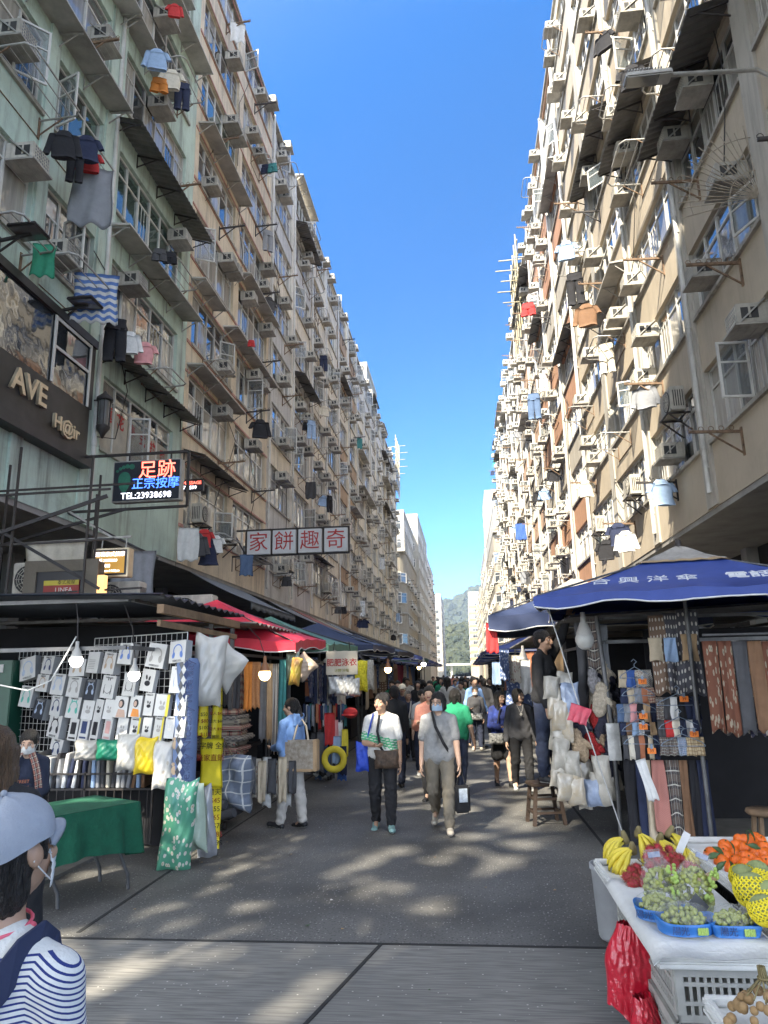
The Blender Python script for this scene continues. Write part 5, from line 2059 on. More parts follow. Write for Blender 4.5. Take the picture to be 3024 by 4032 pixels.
M_pillow = mat('white_pillow_bag', (.54, .52, .47), .35, .08, 3, .5, 6, spec=.7)
hung(450, 1448, 7.75, .36, .78, .2, M_pillow, 'large white pillow in plastic, left of the hanging pair', 'pillow', 'pillow', 1, R(25), R(6), 'pillows hung in plastic')
hung(487, 1440, 8.0, .40, .46, .18, M_pillow, 'white pillow in a crinkled bag, right of the hanging pair', 'pillow', 'pillow', 2, R(-10), R(38), 'pillows hung in plastic')
mt = thing('rolled_mat', 'long blue rolled mat with an argyle band and lettering, hung upright', 'rolled mat', PY(402, 1560, 7.55))
rl = .12
m = MB()
zz0, zz1 = -.86, .66
m.lathe([(0, zz0 - .03), (rl * .8, zz0 - .02), (rl, zz0 + .06)] + [(rl * (1 + .02 * math.sin(k * 2.1)), zz0 + .06 + (zz1 - zz0 - .12) * k / 10) for k in range(11)] + [(rl * .8, zz1), (0, zz1 + .01)], 20)
m.build('roll', mat('mat_blue', (.14, .20, .36), .8, .08, 4, .25, 14), mt)
m = MB()
for k in range(13):
 z = zz0 + .16 + k * .108
 for dx, mi in ((-.028, 0), (.0, 1), (.028, 2)):
  a = -PI / 2 + (dx) / rl
  c = Vector(((rl + .004) * math.cos(a), (rl + .004) * math.sin(a), z + (0.054 if mi == 1 else 0)))
  ux = Vector((-math.sin(a), math.cos(a), 0))
  m.face([c + ux * .027, c + Vector((0, 0, .05)), c - ux * .027, c - Vector((0, 0, .05))], mi)
m.build('argyle_band', [M_boxd, HCOL['white'], HCOL['navy']], mt)
text('Nice.day Nice.day Nice.day', .125, HCOL['navy'], mt, basis((.07, -rl - .006, -.05), (0, 0, 1), (-1, 0, 0)), extrude=.0015)
for k in range(3):
 mb_ = MB()
 disc(mb_, -.07, -.72 + k * .25, .03, .045, -rl * .86)
 disc(mb_, -.08, -.66 + k * .25, .018, .018, -rl * .87)
 mb_.build('bear_print', HCOL['tan'], mt)
M_flowg = uvmat('bedding_flower_green', 'flower', (.10, .34, .22), (.66, .63, .55), 9, 14, rough=.3, c3=(.55, .45, .2), w=.36)
M_paleg = mat('bedding_pale_green', (.42, .52, .42), .3, .15, 4, .6, 6, spec=.7)
hung(385, 1782, 7.25, .33, .88, .2, M_flowg, 'green flowered bedding in a clear bag, hung lowest at the corner', 'bedding_bag', 'bedding', 3, R(10), R(4), 'bedding in clear bags')
hung(420, 1765, 7.45, .26, .66, .2, M_paleg, 'pale green quilt in a clear bag beside the flowered bedding', 'bedding_bag', 'bedding', 4, R(-12), R(-6), 'bedding in clear bags')
hung(442, 1775, 7.7, .22, .72, .14, mat('bedding_grey', (.34, .35, .37), .25, .2, 4, .6, 6, spec=.8), 'grey quilt in a clear bag, rightmost of the low bags', 'bedding_bag', 'bedding', 5, 0, R(-8), 'bedding in clear bags')
for i, (px, py, c, lb) in enumerate(((276, 1625, M_pillow, 'white patterned cushion in a bag under the box wall'), (315, 1632, mat('cushion_yellow', (.75, .55, .03), .35, .15, 5, .5, 7), 'bright yellow cushion in a bag under the box wall'),
                                     (355, 1652, uvmat('cushion_white_flower', 'flower', (.58, .56, .52), (.46, .40, .32), 4, 6, rough=.4, c3=(.35, .3, .2), w=.28), 'tall white flowered cushion beside the blue mat'), (190, 1620, M_pillow, 'pale cushion in a bag left of the green one'), (237, 1620, mat('cushion_green', (.02, .22, .13), .4, .15, 5, .4, 7), 'dark green folded cloth under the box wall'))):
 hung(px, py, 7.55 + .25 * (4 - i if i > 2 else 0) * .6, .25 if i < 3 else .3, .50 if i == 2 else .38 if i < 2 else .22, .15, c, lb, 'cushion', 'cushion', 10 + i, 0, 0, 'cushions under the box wall')
# yellow price banners
M_yel = mat('yellow_banner', (.80, .66, .03), .5, .08, 3, .2, 6)


def banner(px0, py0, px1, py1, Y, lines, label, size, rz=0.0, ry=0.0, cols=(0,)):
 a, b = PY(px0, py0, Y), PY(px1, py0, Y)
 w, h = b.x - a.x, a.z - PY(px0, py1, Y).z
 root = thing('price_banner', label, 'banner', ((a.x + b.x) / 2, Y, a.z), rz, 'yellow price banners')
 drape(w, h, 1, .012, int(px0), nu=8, nv=12, thick=.004).build('sheet', M_yel, root)
 for k, t in enumerate(lines):
  text(t, size, M_priceink if k % 2 else M_dark, root, basis((0, -.035, -h * (k + .6) / len(lines)), (1, 0, 0), (0, 0, 1)), extrude=.0008)
 return root


banner(432, 1478, 452, 1592, 7.9, ['製造', '珍珠棉', '棉外套', '', 'S $50', 'M $80', 'L $100', 'XL $110'], 'left upright yellow banner listing sizes from S to XL', .055)
banner(461, 1482, 482, 1598, 8.5, ['珍珠棉上', '枕心', '單人 $30', '雙人 $45', '加大 $60', '特大 $90', '棉胎'], 'right upright yellow banner beside the pillow', .045)
banner(434, 1596, 482, 1700, 8.2, ['宝字牌 全棉', '廠家直銷', '', ''], 'wide yellow banner below the two upright ones', .08)
banner(440, 1700, 478, 1845, 8.1, ['字體夫', '小 $45', '中 $55', '大 $65', '特大 $70', '雙人 $85', '加大 $95', ''], 'lowest yellow banner reaching towards the road', .075)
# quilt roll in a clear bag
qb = thing('quilt_bag', 'grey checked quilt rolled in a clear bag with a cane handle', 'quilt', PY(505, 1690, 8.6), R(-18))
M_quilt = uvmat('quilt_check', 'plaid', (.15, .18, .23), (.18, .21, .27), 3, 5, rough=.3, c3=(.55, .55, .52))
m = MB()
cushion(.50, .66, .30, 31, pinch=.4)
m2 = cushion(.50, .64, .34, 31)
m.v, m.f, m.m, m.uv, m.sm, m.has_uv = m2.v, m2.f, m2.m, m2.uv, m2.sm, m2.has_uv
m.build('quilt', M_quilt, qb)
m = MB()
m.tube([(-.26, -.05, .24), (-.27, -.10, -.05), (-.24, -.12, -.25), (-.05, -.16, -.34), (.12, -.14, -.30)], .055, 8)
m.tube([(-.16, -.12, .22), (-.16, -.16, .0), (-.12, -.18, -.18), (.02, -.18, -.22)], .05, 8)
m.build('rolled_edge', CL['darkgrey'], qb)
MB().tube([(-.1, -.05, .30), (-.2, .0, .52), (-.02, -.02, .31)], .01, 5).build('handle', M_wood, qb)
# blanket stack
M_bl = [PAT[9], uvmat('blanket_a', 'stripe', (.40, .33, .25), (.30, .10, .09), 1, 9), uvmat('blanket_b', 'flower', (.30, .26, .20), (.10, .08, .07), 8, 5, c3=(.4, .12, .1), w=.3), uvmat('blanket_c', 'check', (.34, .30, .25), (.16, .14, .13), 10, 6)]
stall('bedding stall under the red tarpaulin', -6.6, -3.15, 9.7, 12.5, 2.55, 1, counter=.72)
rb = random.Random(9)
for i in range(9):
 z = .78 + i * .068
 m = MB()
 w_, d_ = rb.uniform(.62, .8), rb.uniform(.5, .6)
 m.bbox((-w_ / 2, -d_ / 2, 0), (w_ / 2, d_ / 2, .064), .026)
 m.v = [(x + .01 * math.sin(y * 9 + i), y, zq + .014 * math.sin(x * 7 + i * 2) * (zq > .03)) for x, y, zq in m.v]
 m.has_uv = True
 m.uv = [[(m.v[q][0] * 1.2 + m.v[q][1] * .3 + .5, m.v[q][2] * 4 + m.v[q][1]) for q in f] for f in m.f]
 o = m.build('folded_blanket', M_bl[i % 4], None, (-3.35 + rb.uniform(-.05, .05), 9.85, z), )
 o.rotation_euler = (0, 0, rb.uniform(-.12, .12))
 tag(o, '%s folded patterned blanket in the stack, %s from the bottom' % (['red plaid', 'striped', 'brown flowered', 'grey checked'][i % 4], ORD[i] if i else 'lowest'), 'blanket', 'stack of folded blankets')
# hanging aprons, scarves and plaids in the bedding stall
hs = [(485, 1430, 500, 1525, 'darkgrey', None), (500, 1430, 520, 1580, 'darkgrey', None), (517, 1432, 533, 1530, None, PAT[9]), (528, 1430, 545, 1535, 'orange', None), (541, 1430, 563, 1530, None, uvmat('cloth_quilt_rust', 'argyle', (.50, .24, .10), (.42, .19, .08), 7, 9)),
      (563, 1432, 580, 1600, 'grey', None), (578, 1434, 590, 1600, 'camel', None), (588, 1434, 602, 1625, None, PAT[8]), (600, 1425, 622, 1610, 'teal', None)]
for i, (x0, y0, x1, y1, c, p) in enumerate(hs):
 cloth(x0, y0, x1, y1, 10.0 + .12 * (i % 3), p or CL[c], '%s cloth hung in the bedding stall, %s from the left' % (['dark grey', 'charcoal', 'red plaid', 'orange', 'quilted rust', 'grey quilted', 'camel', 'striped', 'long green grey'][i], ORD[i] if i else 'first'), 'scarf', 'scarf', 'cloths hung in the bedding stall', 2, .035, i, taper=.45 if i == 8 else 0)
bulb('warm lit bulb with a brown shade in the bedding stall', PY(572, 1450, 9.3), True, True, (-2.95, 9.6, 2.5), 1.15)
hung(632, 1440, 10.4, .20, .42, .16, M_paleg, 'clear bag of green and white cloth hung by the red tarpaulin', 'cushion', 'cushion', 40, 0, 0, 'bags hung by the tarpaulin')
hung(639, 1450, 10.2, .16, .40, .15, mat('cushion_multi', (.65, .52, .08), .35, .4, 4, .4, 7, col2=(.30, .08, .06)), 'yellow and red cushion in a clear bag by the red tarpaulin', 'cushion', 'cushion', 41, 0, R(8), 'bags hung by the tarpaulin')
hung(655, 1440, 10.5, .32, .34, .16, mat('cushion_tan', (.50, .38, .28), .4, .1, 4, .3, 7), 'tan cushion pointing towards the street in a clear bag', 'cushion', 'cushion', 42, 0, R(45), 'bags hung by the tarpaulin')
for i in range(9):
 px = 536 + i * 11
 cloth(px, 1635 + (i % 3) * 4, px + 17, 1715 + (i % 4) * 9, 9.0 + .1 * (i % 2), [CL['darkgrey'], PAT[2], CL['beige'], M_plastic][i % 4], 'plastic sleeved cloth hung low under the blankets, %s from the left' % (ORD[i] if i else 'first'), 'wrapped_cloth', 'wrapped cloth', 'wrapped cloths under the blankets', 1, .02, i + 60)
tc_ = thing('trolley', 'low black trolley under the bedding stall counter', 'trolley', (-3.35, 9.2, 0.0))
m = MB(); m.box((-.5, -.2, .12), (.42, .35, .62)); m.build('bin', M_stallblack, tc_)
for x in (-.35, .35):
 MB().lathe([(0, -.012), (.05, -.012), (.05, .012), (0, .012)], 12, mx=Matrix.Translation((x, -.15, .05)) @ Matrix.Rotation(PI / 2, 4, 'Y')).build('wheel', M_iron, tc_)

# umbrellas and tarps on the left
umbrella('bright red market umbrella over the bedding stall', (-3.95, 11.2, 3.05), [(-5.3, 9.75, 2.48), (-2.40, 10.15, 2.28), (-2.45, 12.7, 2.42), (-5.4, 12.6, 2.55)], M_tarp['red'], sag=.05)
umbrella('faded green umbrella behind the red one', (-3.9, 14.3, 3.02), [(-5.3, 12.9, 2.5), (-2.45, 12.95, 2.36), (-2.3, 15.6, 2.42), (-5.3, 15.7, 2.5)], M_tarp['green'], sag=.06)
umbrella('grey blue umbrella in the middle of the left row', (-3.7, 18.2, 3.15), [(-5.4, 16.6, 2.6), (-2.1, 16.7, 2.5), (-1.9, 19.9, 2.52), (-5.4, 19.8, 2.6)], M_tarp['navy'], sag=.06)
LEFT_ROW = [('navy tarpaulin stall far along the left row', 20.5, 24.5, 'black'), ('blue tarpaulin stall far along the left row', 25, 29.5, 'bright'), ('green tarpaulin stall far along the left row', 30, 34.5, 'teal'), ('second blue tarpaulin stall of the left row', 35.5, 40, 'bright'), ('dark blue tarpaulin stall of the far left row', 41, 47, 'blue'), ('last blue tarpaulin stall of the left row', 48, 56, 'bright')]
RIGHT_ROW = [('navy tarpaulin stall of the right row', 24, 28, 'blue'), ('blue tarpaulin stall of the right row', 29, 33.5, 'bright'), ('second blue tarpaulin stall of the right row', 35, 40, 'bright'), ('third blue tarpaulin stall of the right row', 41.5, 47, 'blue'), ('last blue tarpaulin stall of the right row', 48.5, 56, 'bright')]
for lb, a, b, c in LEFT_ROW:
 umbrella(lb, (-3.4, (a + b) / 2, 3.1), [(-5.3, a, 2.55), (-1.9, a + .2, 2.45), (-1.7, b, 2.5), (-5.3, b, 2.55)], M_tarp[c], sag=.08)
for lb, a, b, c in RIGHT_ROW:
 umbrella(lb, (2.4, (a + b) / 2, 3.2), [(.7, a, 2.55), (4.2, a + .2, 2.5), (4.2, b, 2.5), (.6, b, 2.55)], M_tarp[c], sag=.08)
sw = stall('swimwear stall with racks past the red tarpaulin', -6.0, -3.1, 12.8, 15.6, 2.5, 1, counter=None)
stall('dark roofed stall beyond the swimwear rack', -6.0, -2.9, 16.2, 20.0, 2.55, 1, counter=.8)
for i, y in enumerate((20.6, 25.0, 30.0, 36, 42, 49)):
 stall('left row clothes stall under the %s tarpaulin' % ['navy', 'first blue', 'green', 'second blue', 'dark blue', 'last blue'][i], -5.6, -2.9, y, y + 4, 2.5, 1, roof=False, counter=.8)
for i, y in enumerate((24, 29, 35, 41.5, 48.5)):
 stall('right row clothes stall under the %s tarpaulin' % ['navy', 'first blue', 'second blue', 'third blue', 'last blue'][i], 1.6, 4.3, y, y + 4.2, 2.55, -1, roof=False, counter=.8)
# shop awnings on the tan and grey blocks
for i, (y0, y1, c, lb) in enumerate(((20.0, 25.5, 'grey', 'large grey canvas shop awning below the four panel sign'), (28.6, 32.4, 'grey', 'scalloped grey awning past the tan block'), (33.0, 36.6, 'red', 'dull red shop awning past the grey one'), (37.0, 40.5, 'green', 'striped fringed awning past the red awning'), (41.2, 45.5, 'grey', 'small blue grey awning far along the left shops'))):
 root = thing('shop_awning', lb, 'awning', (XL, y0, 4.6))
 matl = mat('awning_' + str(i), [(.17, .19, .21), (.20, .21, .21), (.26, .09, .07), (.28, .25, .18), (.20, .24, .28)][i], .8, .2, 3, .3, 6)
 L = y1 - y0
 MB().grid(lambda u, v: (.05 + 1.9 * v, u * L, .3 - .95 * v - .05 * math.sin(v * PI)), 12, 6, thick=.01).build('canvas', matl, root)
 MB().grid(lambda u, v: (1.955, u * L, -.655 - v * (.20 + .03 * math.cos(u * L * 9))), 40, 2, thick=.006).build('valance', matl, root)

# ---- swimwear stall, racks
rods('rail of patterned swimwear at the back of the swimwear stall', -3.9, -2.8, 13.0, 2.32)
for i in range(12):
 px = 668 + i * 5.2
 cloth(px, 1432 + (i % 3) * 3, px + 7, 1510 + (i % 4) * 8, 13.0 + (i % 2) * .1, [PAT[3], PAT[7], CL['navy'], PAT[2]][i % 4], 'dark patterned swimsuit on the high rail, %s from the left' % (ORD[i] if 0 < i < 10 else 'first' if i == 0 else 'eleventh' if i == 10 else 'last'), 'swimsuit', 'swimsuit', 'swimwear on the high rail', 2, .02, i + 90, nu=8)
for i in range(20):
 px = 655 + i * 4.6
 cloth(px, 1520 + (i % 3) * 2, px + 6, 1548 + (i * 7 % 5) * 7, 12.9 + (i % 2) * .08, CL[['navy', 'black', 'denim', 'red', 'grey', 'white', 'rust', 'teal'][i * 5 % 8]], 'small swim shorts on the middle rail of the swimwear stall', 'swim_shorts', 'swim shorts', 'swim shorts on the middle rail', 1, .015, i + 130, nu=6)
rk = thing('rolling_rack', 'steel rolling rack hung with clothes in plastic', 'clothes rack', (-2.75, 13.2, 0))
m = MB()
for y in (0, .9):
 m.tube([(0, y, .1), (0, y, 1.75)], .02, 7)
 m.tube([(-.28, y, .1), (.28, y, .1)], .02, 7)
m.tube([(0, 0, 1.74), (0, .9, 1.74)], .018, 7); m.tube([(-.9, 0, 1.72), (0.0, 0, 1.72)], .016, 6); m.tube([(-.9, 0, 1.05), (0, 0, 1.05)], .016, 6); m.tube([(-.9, 0, .12), (0, 0, .12)], .018, 6)
m.tube([(-.9, 0, .1), (-.9, 0, 1.75)], .02, 7)
m.build('frame', M_steel, rk)
for x, y in ((-.25, 0), (.25, 0), (-.25, .9), (.25, .9)):
 MB().lathe([(0, -.014), (.05, -.014), (.05, .014), (0, .014)], 12, mx=Matrix.Translation((x, y, .05)) @ Matrix.Rotation(PI / 2, 4, 'Y')).build('castor', M_iron, rk)
for i in range(9):
 px = 672 + i * 4.6
 cloth(px, 1582, px + 14, 1668 + (i % 3) * 8, 13.05 + (i % 3) * .1, [CL['darkgrey'], M_plastic, CL['denim'], CL['grey']][i % 4], 'long coat in plastic on the rolling rack, %s from the left' % (ORD[i] if i else 'first'), 'coat', 'coat', 'coats on the rolling rack', 1, .03, i + 170, nu=8)
for i, (px, py, w, h, c) in enumerate(((712, 1540, 22, 70, 'red'), (722, 1555, 18, 60, 'pink'), (738, 1600, 18, 85, 'blue'), (728, 1590, 20, 60, 'lightblue'), (745, 1575, 14, 60, 'yellow'), (733, 1560, 16, 50, 'white'), (742, 1612, 14, 62, 'navy'), (716, 1565, 14, 60, 'black'))):
 cloth(px - w / 2, py, px + w / 2, py + h, 12.2 + .08 * (i % 3), CL[c], '%s swimming costume hung at the end of the rack by the road' % {'lightblue': 'pale blue'}.get(c, c), 'swimsuit', 'swimsuit', 'bright swimwear by the road', 2, .03, i + 190, nu=10)
rg = thing('swim_ring', 'yellow and pink striped rubber ring hung under the bright swimwear', 'swim ring', PY(722, 1640, 12.1))
MB().tube([(.16 * math.cos(t), -.02, .16 * math.sin(t)) for t in [i * PI / 10 for i in range(20)]], .055, 8, closed=True).build('ring', uvmat('ring_stripe', 'stripe', (.7, .1, .2), (.75, .6, .05), 1, 1), rg)
rg.scale = (1, .6, 1)
sg_ = thing('hanging_sign', 'small cream board with red swimwear lettering under the green umbrella', 'sign', PY(738, 1432, 12.4), R(-4))
MB().bbox((-.28, 0, -.20), (.28, .02, .20), .006).build('board', mat('sign_cream', (.62, .56, .44), .6, .1, 3), sg_)
text('肥肥泳衣', .135, M_redp, sg_, basis((0, -.004, -.0), (1, 0, 0), (0, 0, 1)), extrude=.001, bold=.002)
text('泳鏡 泳帽', .06, mat('print_olive', (.35, .33, .08), .6, .1, 4), sg_, basis((0, -.004, -.13), (1, 0, 0), (0, 0, 1)), extrude=.001)
for s in (-1, 1):
 MB().tube([(s * .15, .01, .2), (s * .13, .01, .36)], .006, 4).build('string', M_iron, sg_)
for i in range(4):
 p = PY(722 + i * 14, 1480 + (i % 2) * 4, 12.5)
 o = cushion(.22, .30, .16, 200 + i).build('goggle_bag', M_plastic, None, p)
 tag(o, 'clear bag of swim goggles, %s from the left under the cream board' % ['first', 'second', 'third', 'fourth'][i], 'goggle bag', 'goggle bags under the cream board')
hung(780, 1460, 13.0, .24, .56, .18, mat('net_yellow', (.72, .62, .03), .8, .3, 30, .8, 30), 'bright yellow net bag hung in the left row', 'net_bag', 'net bag', 220, 0, 0, 'net bags')
hung(797, 1458, 13.4, .2, .56, .16, mat('net_grey', (.45, .42, .36), .8, .3, 30, .8, 30), 'grey net bag beside the yellow one', 'net_bag', 'net bag', 221, 0, 0, 'net bags')
m = MB()
m.ball((0, 0, 0), (.13, .16, .09), 14, 8); m.box((-.11, -.26, -.03), (.11, -.1, -.01))
o = m.build('cap_on_display', CL['red'], None, PY(757, 1540, 12.6))
tag(o, 'red and white cap displayed beside the bright swimwear', 'cap')

# ---- generic hung garments further down both rows
rg_ = random.Random(31)
names = ['shirt', 'dress', 'towel', 'trousers', 'scarf']
matpool = [CL[k] for k in ('camel', 'rust', 'black', 'navy', 'white', 'darkgrey', 'beige', 'denim', 'maroon', 'olive', 'grey', 'brown')] + PAT[2:9]
for side, x, stalls_ in ((1, -2.75, [(16.3, 'dark roofed left stall'), (20.8, 'navy left stall'), (25.2, 'first blue left stall'), (30.2, 'green left stall'), (36.2, 'second blue left stall')]),
                         (-1, 1.45, [(13.6, 'first corrugated right stall'), (18.0, 'second corrugated right stall'), (24.2, 'navy right stall'), (29.2, 'first blue right stall'), (35.2, 'second blue right stall')])):
 for y0, nm in stalls_:
  n = 9 if y0 < 24 else 7
  for i in range(n):
   k = names[rg_.randrange(5)]
   far = i % 2
   if i < 4:
    pos = (x + side * -.25 * 1 - side * .38 * i, y0 - .12 + .1 * far, 2.25)
    rz, where = rg_.uniform(-.2, .2), 'end'
   else:
    pos = (x + side * rg_.uniform(-.1, .1), y0 + .4 + (i - 4) * .75, 2.2)
    rz, where = side * R(75) + rg_.uniform(-.3, .3), 'front'
   mt_ = rg_.choice(matpool)
   gobj(k, rg_.randrange(3), mt_, pos, rz, '%s on the %s of the %s, %s from the corner' % (
    {'scarf': 'scarf', 'towel': 'cloth'}.get(k, k), where, nm, ORD[i % 4 if i < 4 else i - 4] if (i % 4 if i < 4 else i - 4) else 'first'), 'garments hung in the far stalls', sc=rg_.uniform(.85, 1.05))
for i, (px, py, Y, w) in enumerate(((968, 1440, 19, 1), (1395 - 428, 1415, 24, 1), (915, 1432, 28, 0), (905, 1440, 33, 1), (1172, 1325, 11.0, 0), (1130, 1420, 14, 0))):
 if i in (0, 1):
  continue
 bulb(['', '', 'white bulb under the first blue tarpaulin', 'warm lit bulb far along the left row', 'unlit bulb under the second umbrella', 'white bulb by the right hand dresses'][i], PY(px, py, Y), i in (3, 2), bool(w), None, 1.3)
bulb('warm lit bulb under the grey blue umbrella', PY(838, 1442, 17.0), True, True, None, 1.2)
# black cloth sheet slung between left stalls
o = MB().grid(lambda u, v: (-3.0 + 1.0 * u, 19.9 + 2.0 * v, 2.42 - .35 * math.sin(PI * u) * (1 - .3 * v)), 12, 6, thick=.01).build('tarpaulin', M_tarp['black'])
tag(o, 'black tarpaulin sagging between two left stalls', 'tarpaulin')

# ---- right row: the blue umbrellas and scarf stall
ub, C4 = umbrella('large blue umbrella with white lettering and a taped grey patch', (2.46, 8.25, 3.14), [(.70, 7.15, 2.52), (3.55, 6.55, 2.50), (4.1, 9.4, 2.52), (1.15, 9.85, 2.55)], M_tarp['blue'], patch=True, sag=.05, drop=.10)
a, b = C4[0], C4[1]
e1 = (b - a).normalized()
mid = (a + b) / 2
up = (-mid).normalized()
up = (up - e1 * up.dot(e1)).normalized()
nr = e1.cross(up)
bs = lambda u, v: basis(a.lerp(b, u) * (1 - v) + nr * (-.012 if nr.dot(Vector((0, -1, 0))) < 0 else .08), e1, up)
M_umbink = mat('umbrella_ink', (.62, .64, .66), .7, .2, 6)
text('合 興 洋 傘', .205, M_umbink, ub, bs(.34, .09), extrude=.001, bold=.0)
text('電話:272', .205, M_umbink, ub, bs(.755, .09), extrude=.001, bold=.003)
umbrella('dark navy umbrella with a torn grey top behind the blue one', (1.75, 11.3, 3.2), [(.35, 10.1, 2.58), (3.3, 9.95, 2.55), (3.6, 12.6, 2.6), (.45, 12.9, 2.6)], M_tarp['navy'], patch=True, sag=.06, drop=.2)
o = drape(.16, .42, 2, .03, 5).build('red_cloth', CL['red'], None, PY(1061, 1345, 10.2))
tag(o, 'small red cloth hung from the corner of the navy umbrella', 'cloth')
stall('scarf and glove stall under the blue umbrella', 1.6, 4.4, 8.75, 12.3, 2.45, -1, roof=True, counter=None, front=False)
stall('right stall with a corrugated roof behind the umbrellas', 1.75, 4.4, 13.4, 17.4, 2.55, -1, counter=.8)
stall('second corrugated right stall behind the umbrellas', 1.75, 4.4, 17.9, 22.5, 2.55, -1, counter=.8)
po = thing('stall_post', 'grey steel post at the road corner of the scarf stall', 'post', PZ(1343, 1812, 0.0))
MB().tube([(0, 0, 0.0), (.0, 0, 1.2), (-.05, .1, 2.45)], .028, 8).build('tube', M_steel, po)
MB().box((-.07, -.05, .82), (.07, -.03, 1.22)).build('watch_card', M_plastic, po)
rp_ = MB().tube([PY(1180, 1300, 7.6), PY(1262, 1560, 8.0), PY(1345, 1800, 8.4)], .007, 5).build('guy_rope', M_hem)
tag(rp_, 'white guy rope from the blue umbrella to the foot of the post', 'rope')
o = drape(.20, .18, 3, .04, 8).build('red_bag_knot', mat('pink_plastic', (.62, .08, .12), .35, .2, 6, .4), None, PY(1256, 1525, 7.9))
o.rotation_euler = (0, R(20), 0)
tag(o, 'torn red plastic bag knotted round the guy rope', 'plastic bag')
# fur mittens and bags
M_fur = [mat('fur_cream', (.50, .43, .33), .95, .3, 40, .9, 60), mat('fur_grey', (.27, .26, .27), .95, .3, 40, .9, 60), mat('fur_tan', (.42, .31, .20), .95, .3, 40, .9, 60), mat('fur_dark', (.03, .03, .05), .95, .3, 40, .9, 60), mat('fur_red', (.35, .02, .02), .95, .3, 40, .9, 60)]
M_bagw = [mat('bag_milky', (.42, .39, .33), .3, .3, 5, .7, 7, spec=.7), mat('bag_tan', (.50, .40, .26), .25, .3, 5, .7, 7, spec=.8, col2=(.55, .52, .46)), mat('bag_blue', (.30, .36, .48), .25, .3, 5, .7, 7, spec=.8)]


def mitten(seed, w=.12, h=.26):
 r = random.Random(seed)
 m = MB()
 def blob(c, rx, ry, rz, a=0):
  n0 = len(m.v)
  mx = Matrix.Rotation(a, 4, 'Y')
  m.ball(c, (rx, ry, rz), 14, 10, mx=mx)
  m.v[n0:] = [tuple(Vector(p) + Vector((r.gauss(0, .0035), r.gauss(0, .0035), r.gauss(0, .0035)))) for p in m.v[n0:]]
 blob((0, 0, -h * .55), w * .55, w * .35, h * .48)
 blob((w * .55, 0, -h * .5), w * .22, w * .22, h * .22, R(-35))
 blob((0, 0, -.04), w * .42, w * .32, .06)
 return m


MITME = [mitten(k).mesh('mitten', M_fur[0]) for k in range(4)]
MITMAT = {}
rm = random.Random(17)
k = 0
mit_pts = [(1278, 1460), (1292, 1470), (1305, 1455), (1320, 1470), (1300, 1490), (1312, 1510), (1245, 1545), (1262, 1560), (1285, 1535), (1308, 1545), (1322, 1530), (1240, 1590), (1256, 1605), (1272, 1598), (1300, 1590), (1318, 1600), (1250, 1640), (1268, 1640), (1290, 1632), (1312, 1640), (1230, 1560), (1275, 1560), (1290, 1600), (1326, 1560), (1296, 1440), (1284, 1500)]
for i, (px, py) in enumerate(mit_pts):
 c = [0, 1, 2, 0, 1, 3][rm.randrange(6)] if i not in (8, 13) else 4
 key = (i % 4, c)
 if key not in MITMAT:
  me = MITME[i % 4].copy(); me.materials.clear(); me.materials.append(M_fur[c]); MITMAT[key] = me
 p = PY(px, py - 12, 8.75 + rm.uniform(-.12, .15))
 o = link('fur_mitten', MITMAT[key], None, p, (0, rm.uniform(-.3, .3), rm.uniform(-.6, .6)))
 q = rm.uniform(1.0, 1.45); o.scale = (q, q, q)
 tag(o, '%s fur mitten in the hanging cluster, %s' % (['cream', 'grey', 'tan', 'black', 'red'][c], 'row %s from the top, number %s' % (ORD[i // 5] if i // 5 else 'first', ORD[i % 5] if i % 5 else 'first')), 'mitten', 'fur mittens hung at the stall corner')
bag_pts = [(1190, 1485, 0), (1205, 1500, 0), (1218, 1480, 0), (1198, 1520, 1), (1210, 1545, 1), (1222, 1530, 2), (1232, 1510, 2), (1225, 1570, 1), (1205, 1590, 0), (1228, 1605, 2), (1212, 1630, 0), (1235, 1650, 0), (1208, 1665, 0), (1222, 1700, 1), (1245, 1710, 1), (1262, 1715, 0), (1280, 1712, 2), (1298, 1705, 0), (1318, 1700, 0), (1240, 1680, 1), (1265, 1670, 0), (1300, 1668, 0), (1322, 1672, 1)]
for i, (px, py, c) in enumerate(bag_pts):
 p = PY(px, py, 8.65 + rm.uniform(-.1, .15))
 o = cushion(rm.uniform(.15, .22), rm.uniform(.26, .40), .09, 300 + i, 10, 10).build('glove_bag', M_bagw[c], None, p)
 o.rotation_euler = (0, rm.uniform(-.15, .15), rm.uniform(-.7, .5))
 tag(o, '%s bag of gloves in the hanging cluster, %s' % (['milky', 'tan tinted', 'blue tinted'][c], 'row %s from the top, number %s' % (ORD[i // 4] if i // 4 else 'first', ORD[i % 4] if i % 4 else 'first')), 'glove bag', 'bagged gloves hung at the stall corner')
cloth(1240, 1345, 1268, 1560, 8.9, CL['darkgrey'], 'long grey scarf hung above the mittens, left one', 'scarf', 'scarf', 'long scarves over the mittens', 1, .04, 401)
cloth(1262, 1330, 1292, 1450, 8.8, PAT[1], 'dark plaid scarf hung above the mittens', 'scarf', 'scarf', 'long scarves over the mittens', 1, .03, 402)
cloth(1290, 1350, 1310, 1480, 8.85, CL['grey'], 'long grey scarf hung above the mittens, right one', 'scarf', 'scarf', 'long scarves over the mittens', 1, .04, 403)
bulb('unlit caged bulb with a white shade under the blue umbrella', PY(1262, 1372, 8.2), False, False, None, 1.5)
# scarf display: rows of folded scarves on hangers
M_hang = mat('hanger_wire', (.22, .28, .36), .4, .1, 6, metal=.3)
rs = random.Random(23)


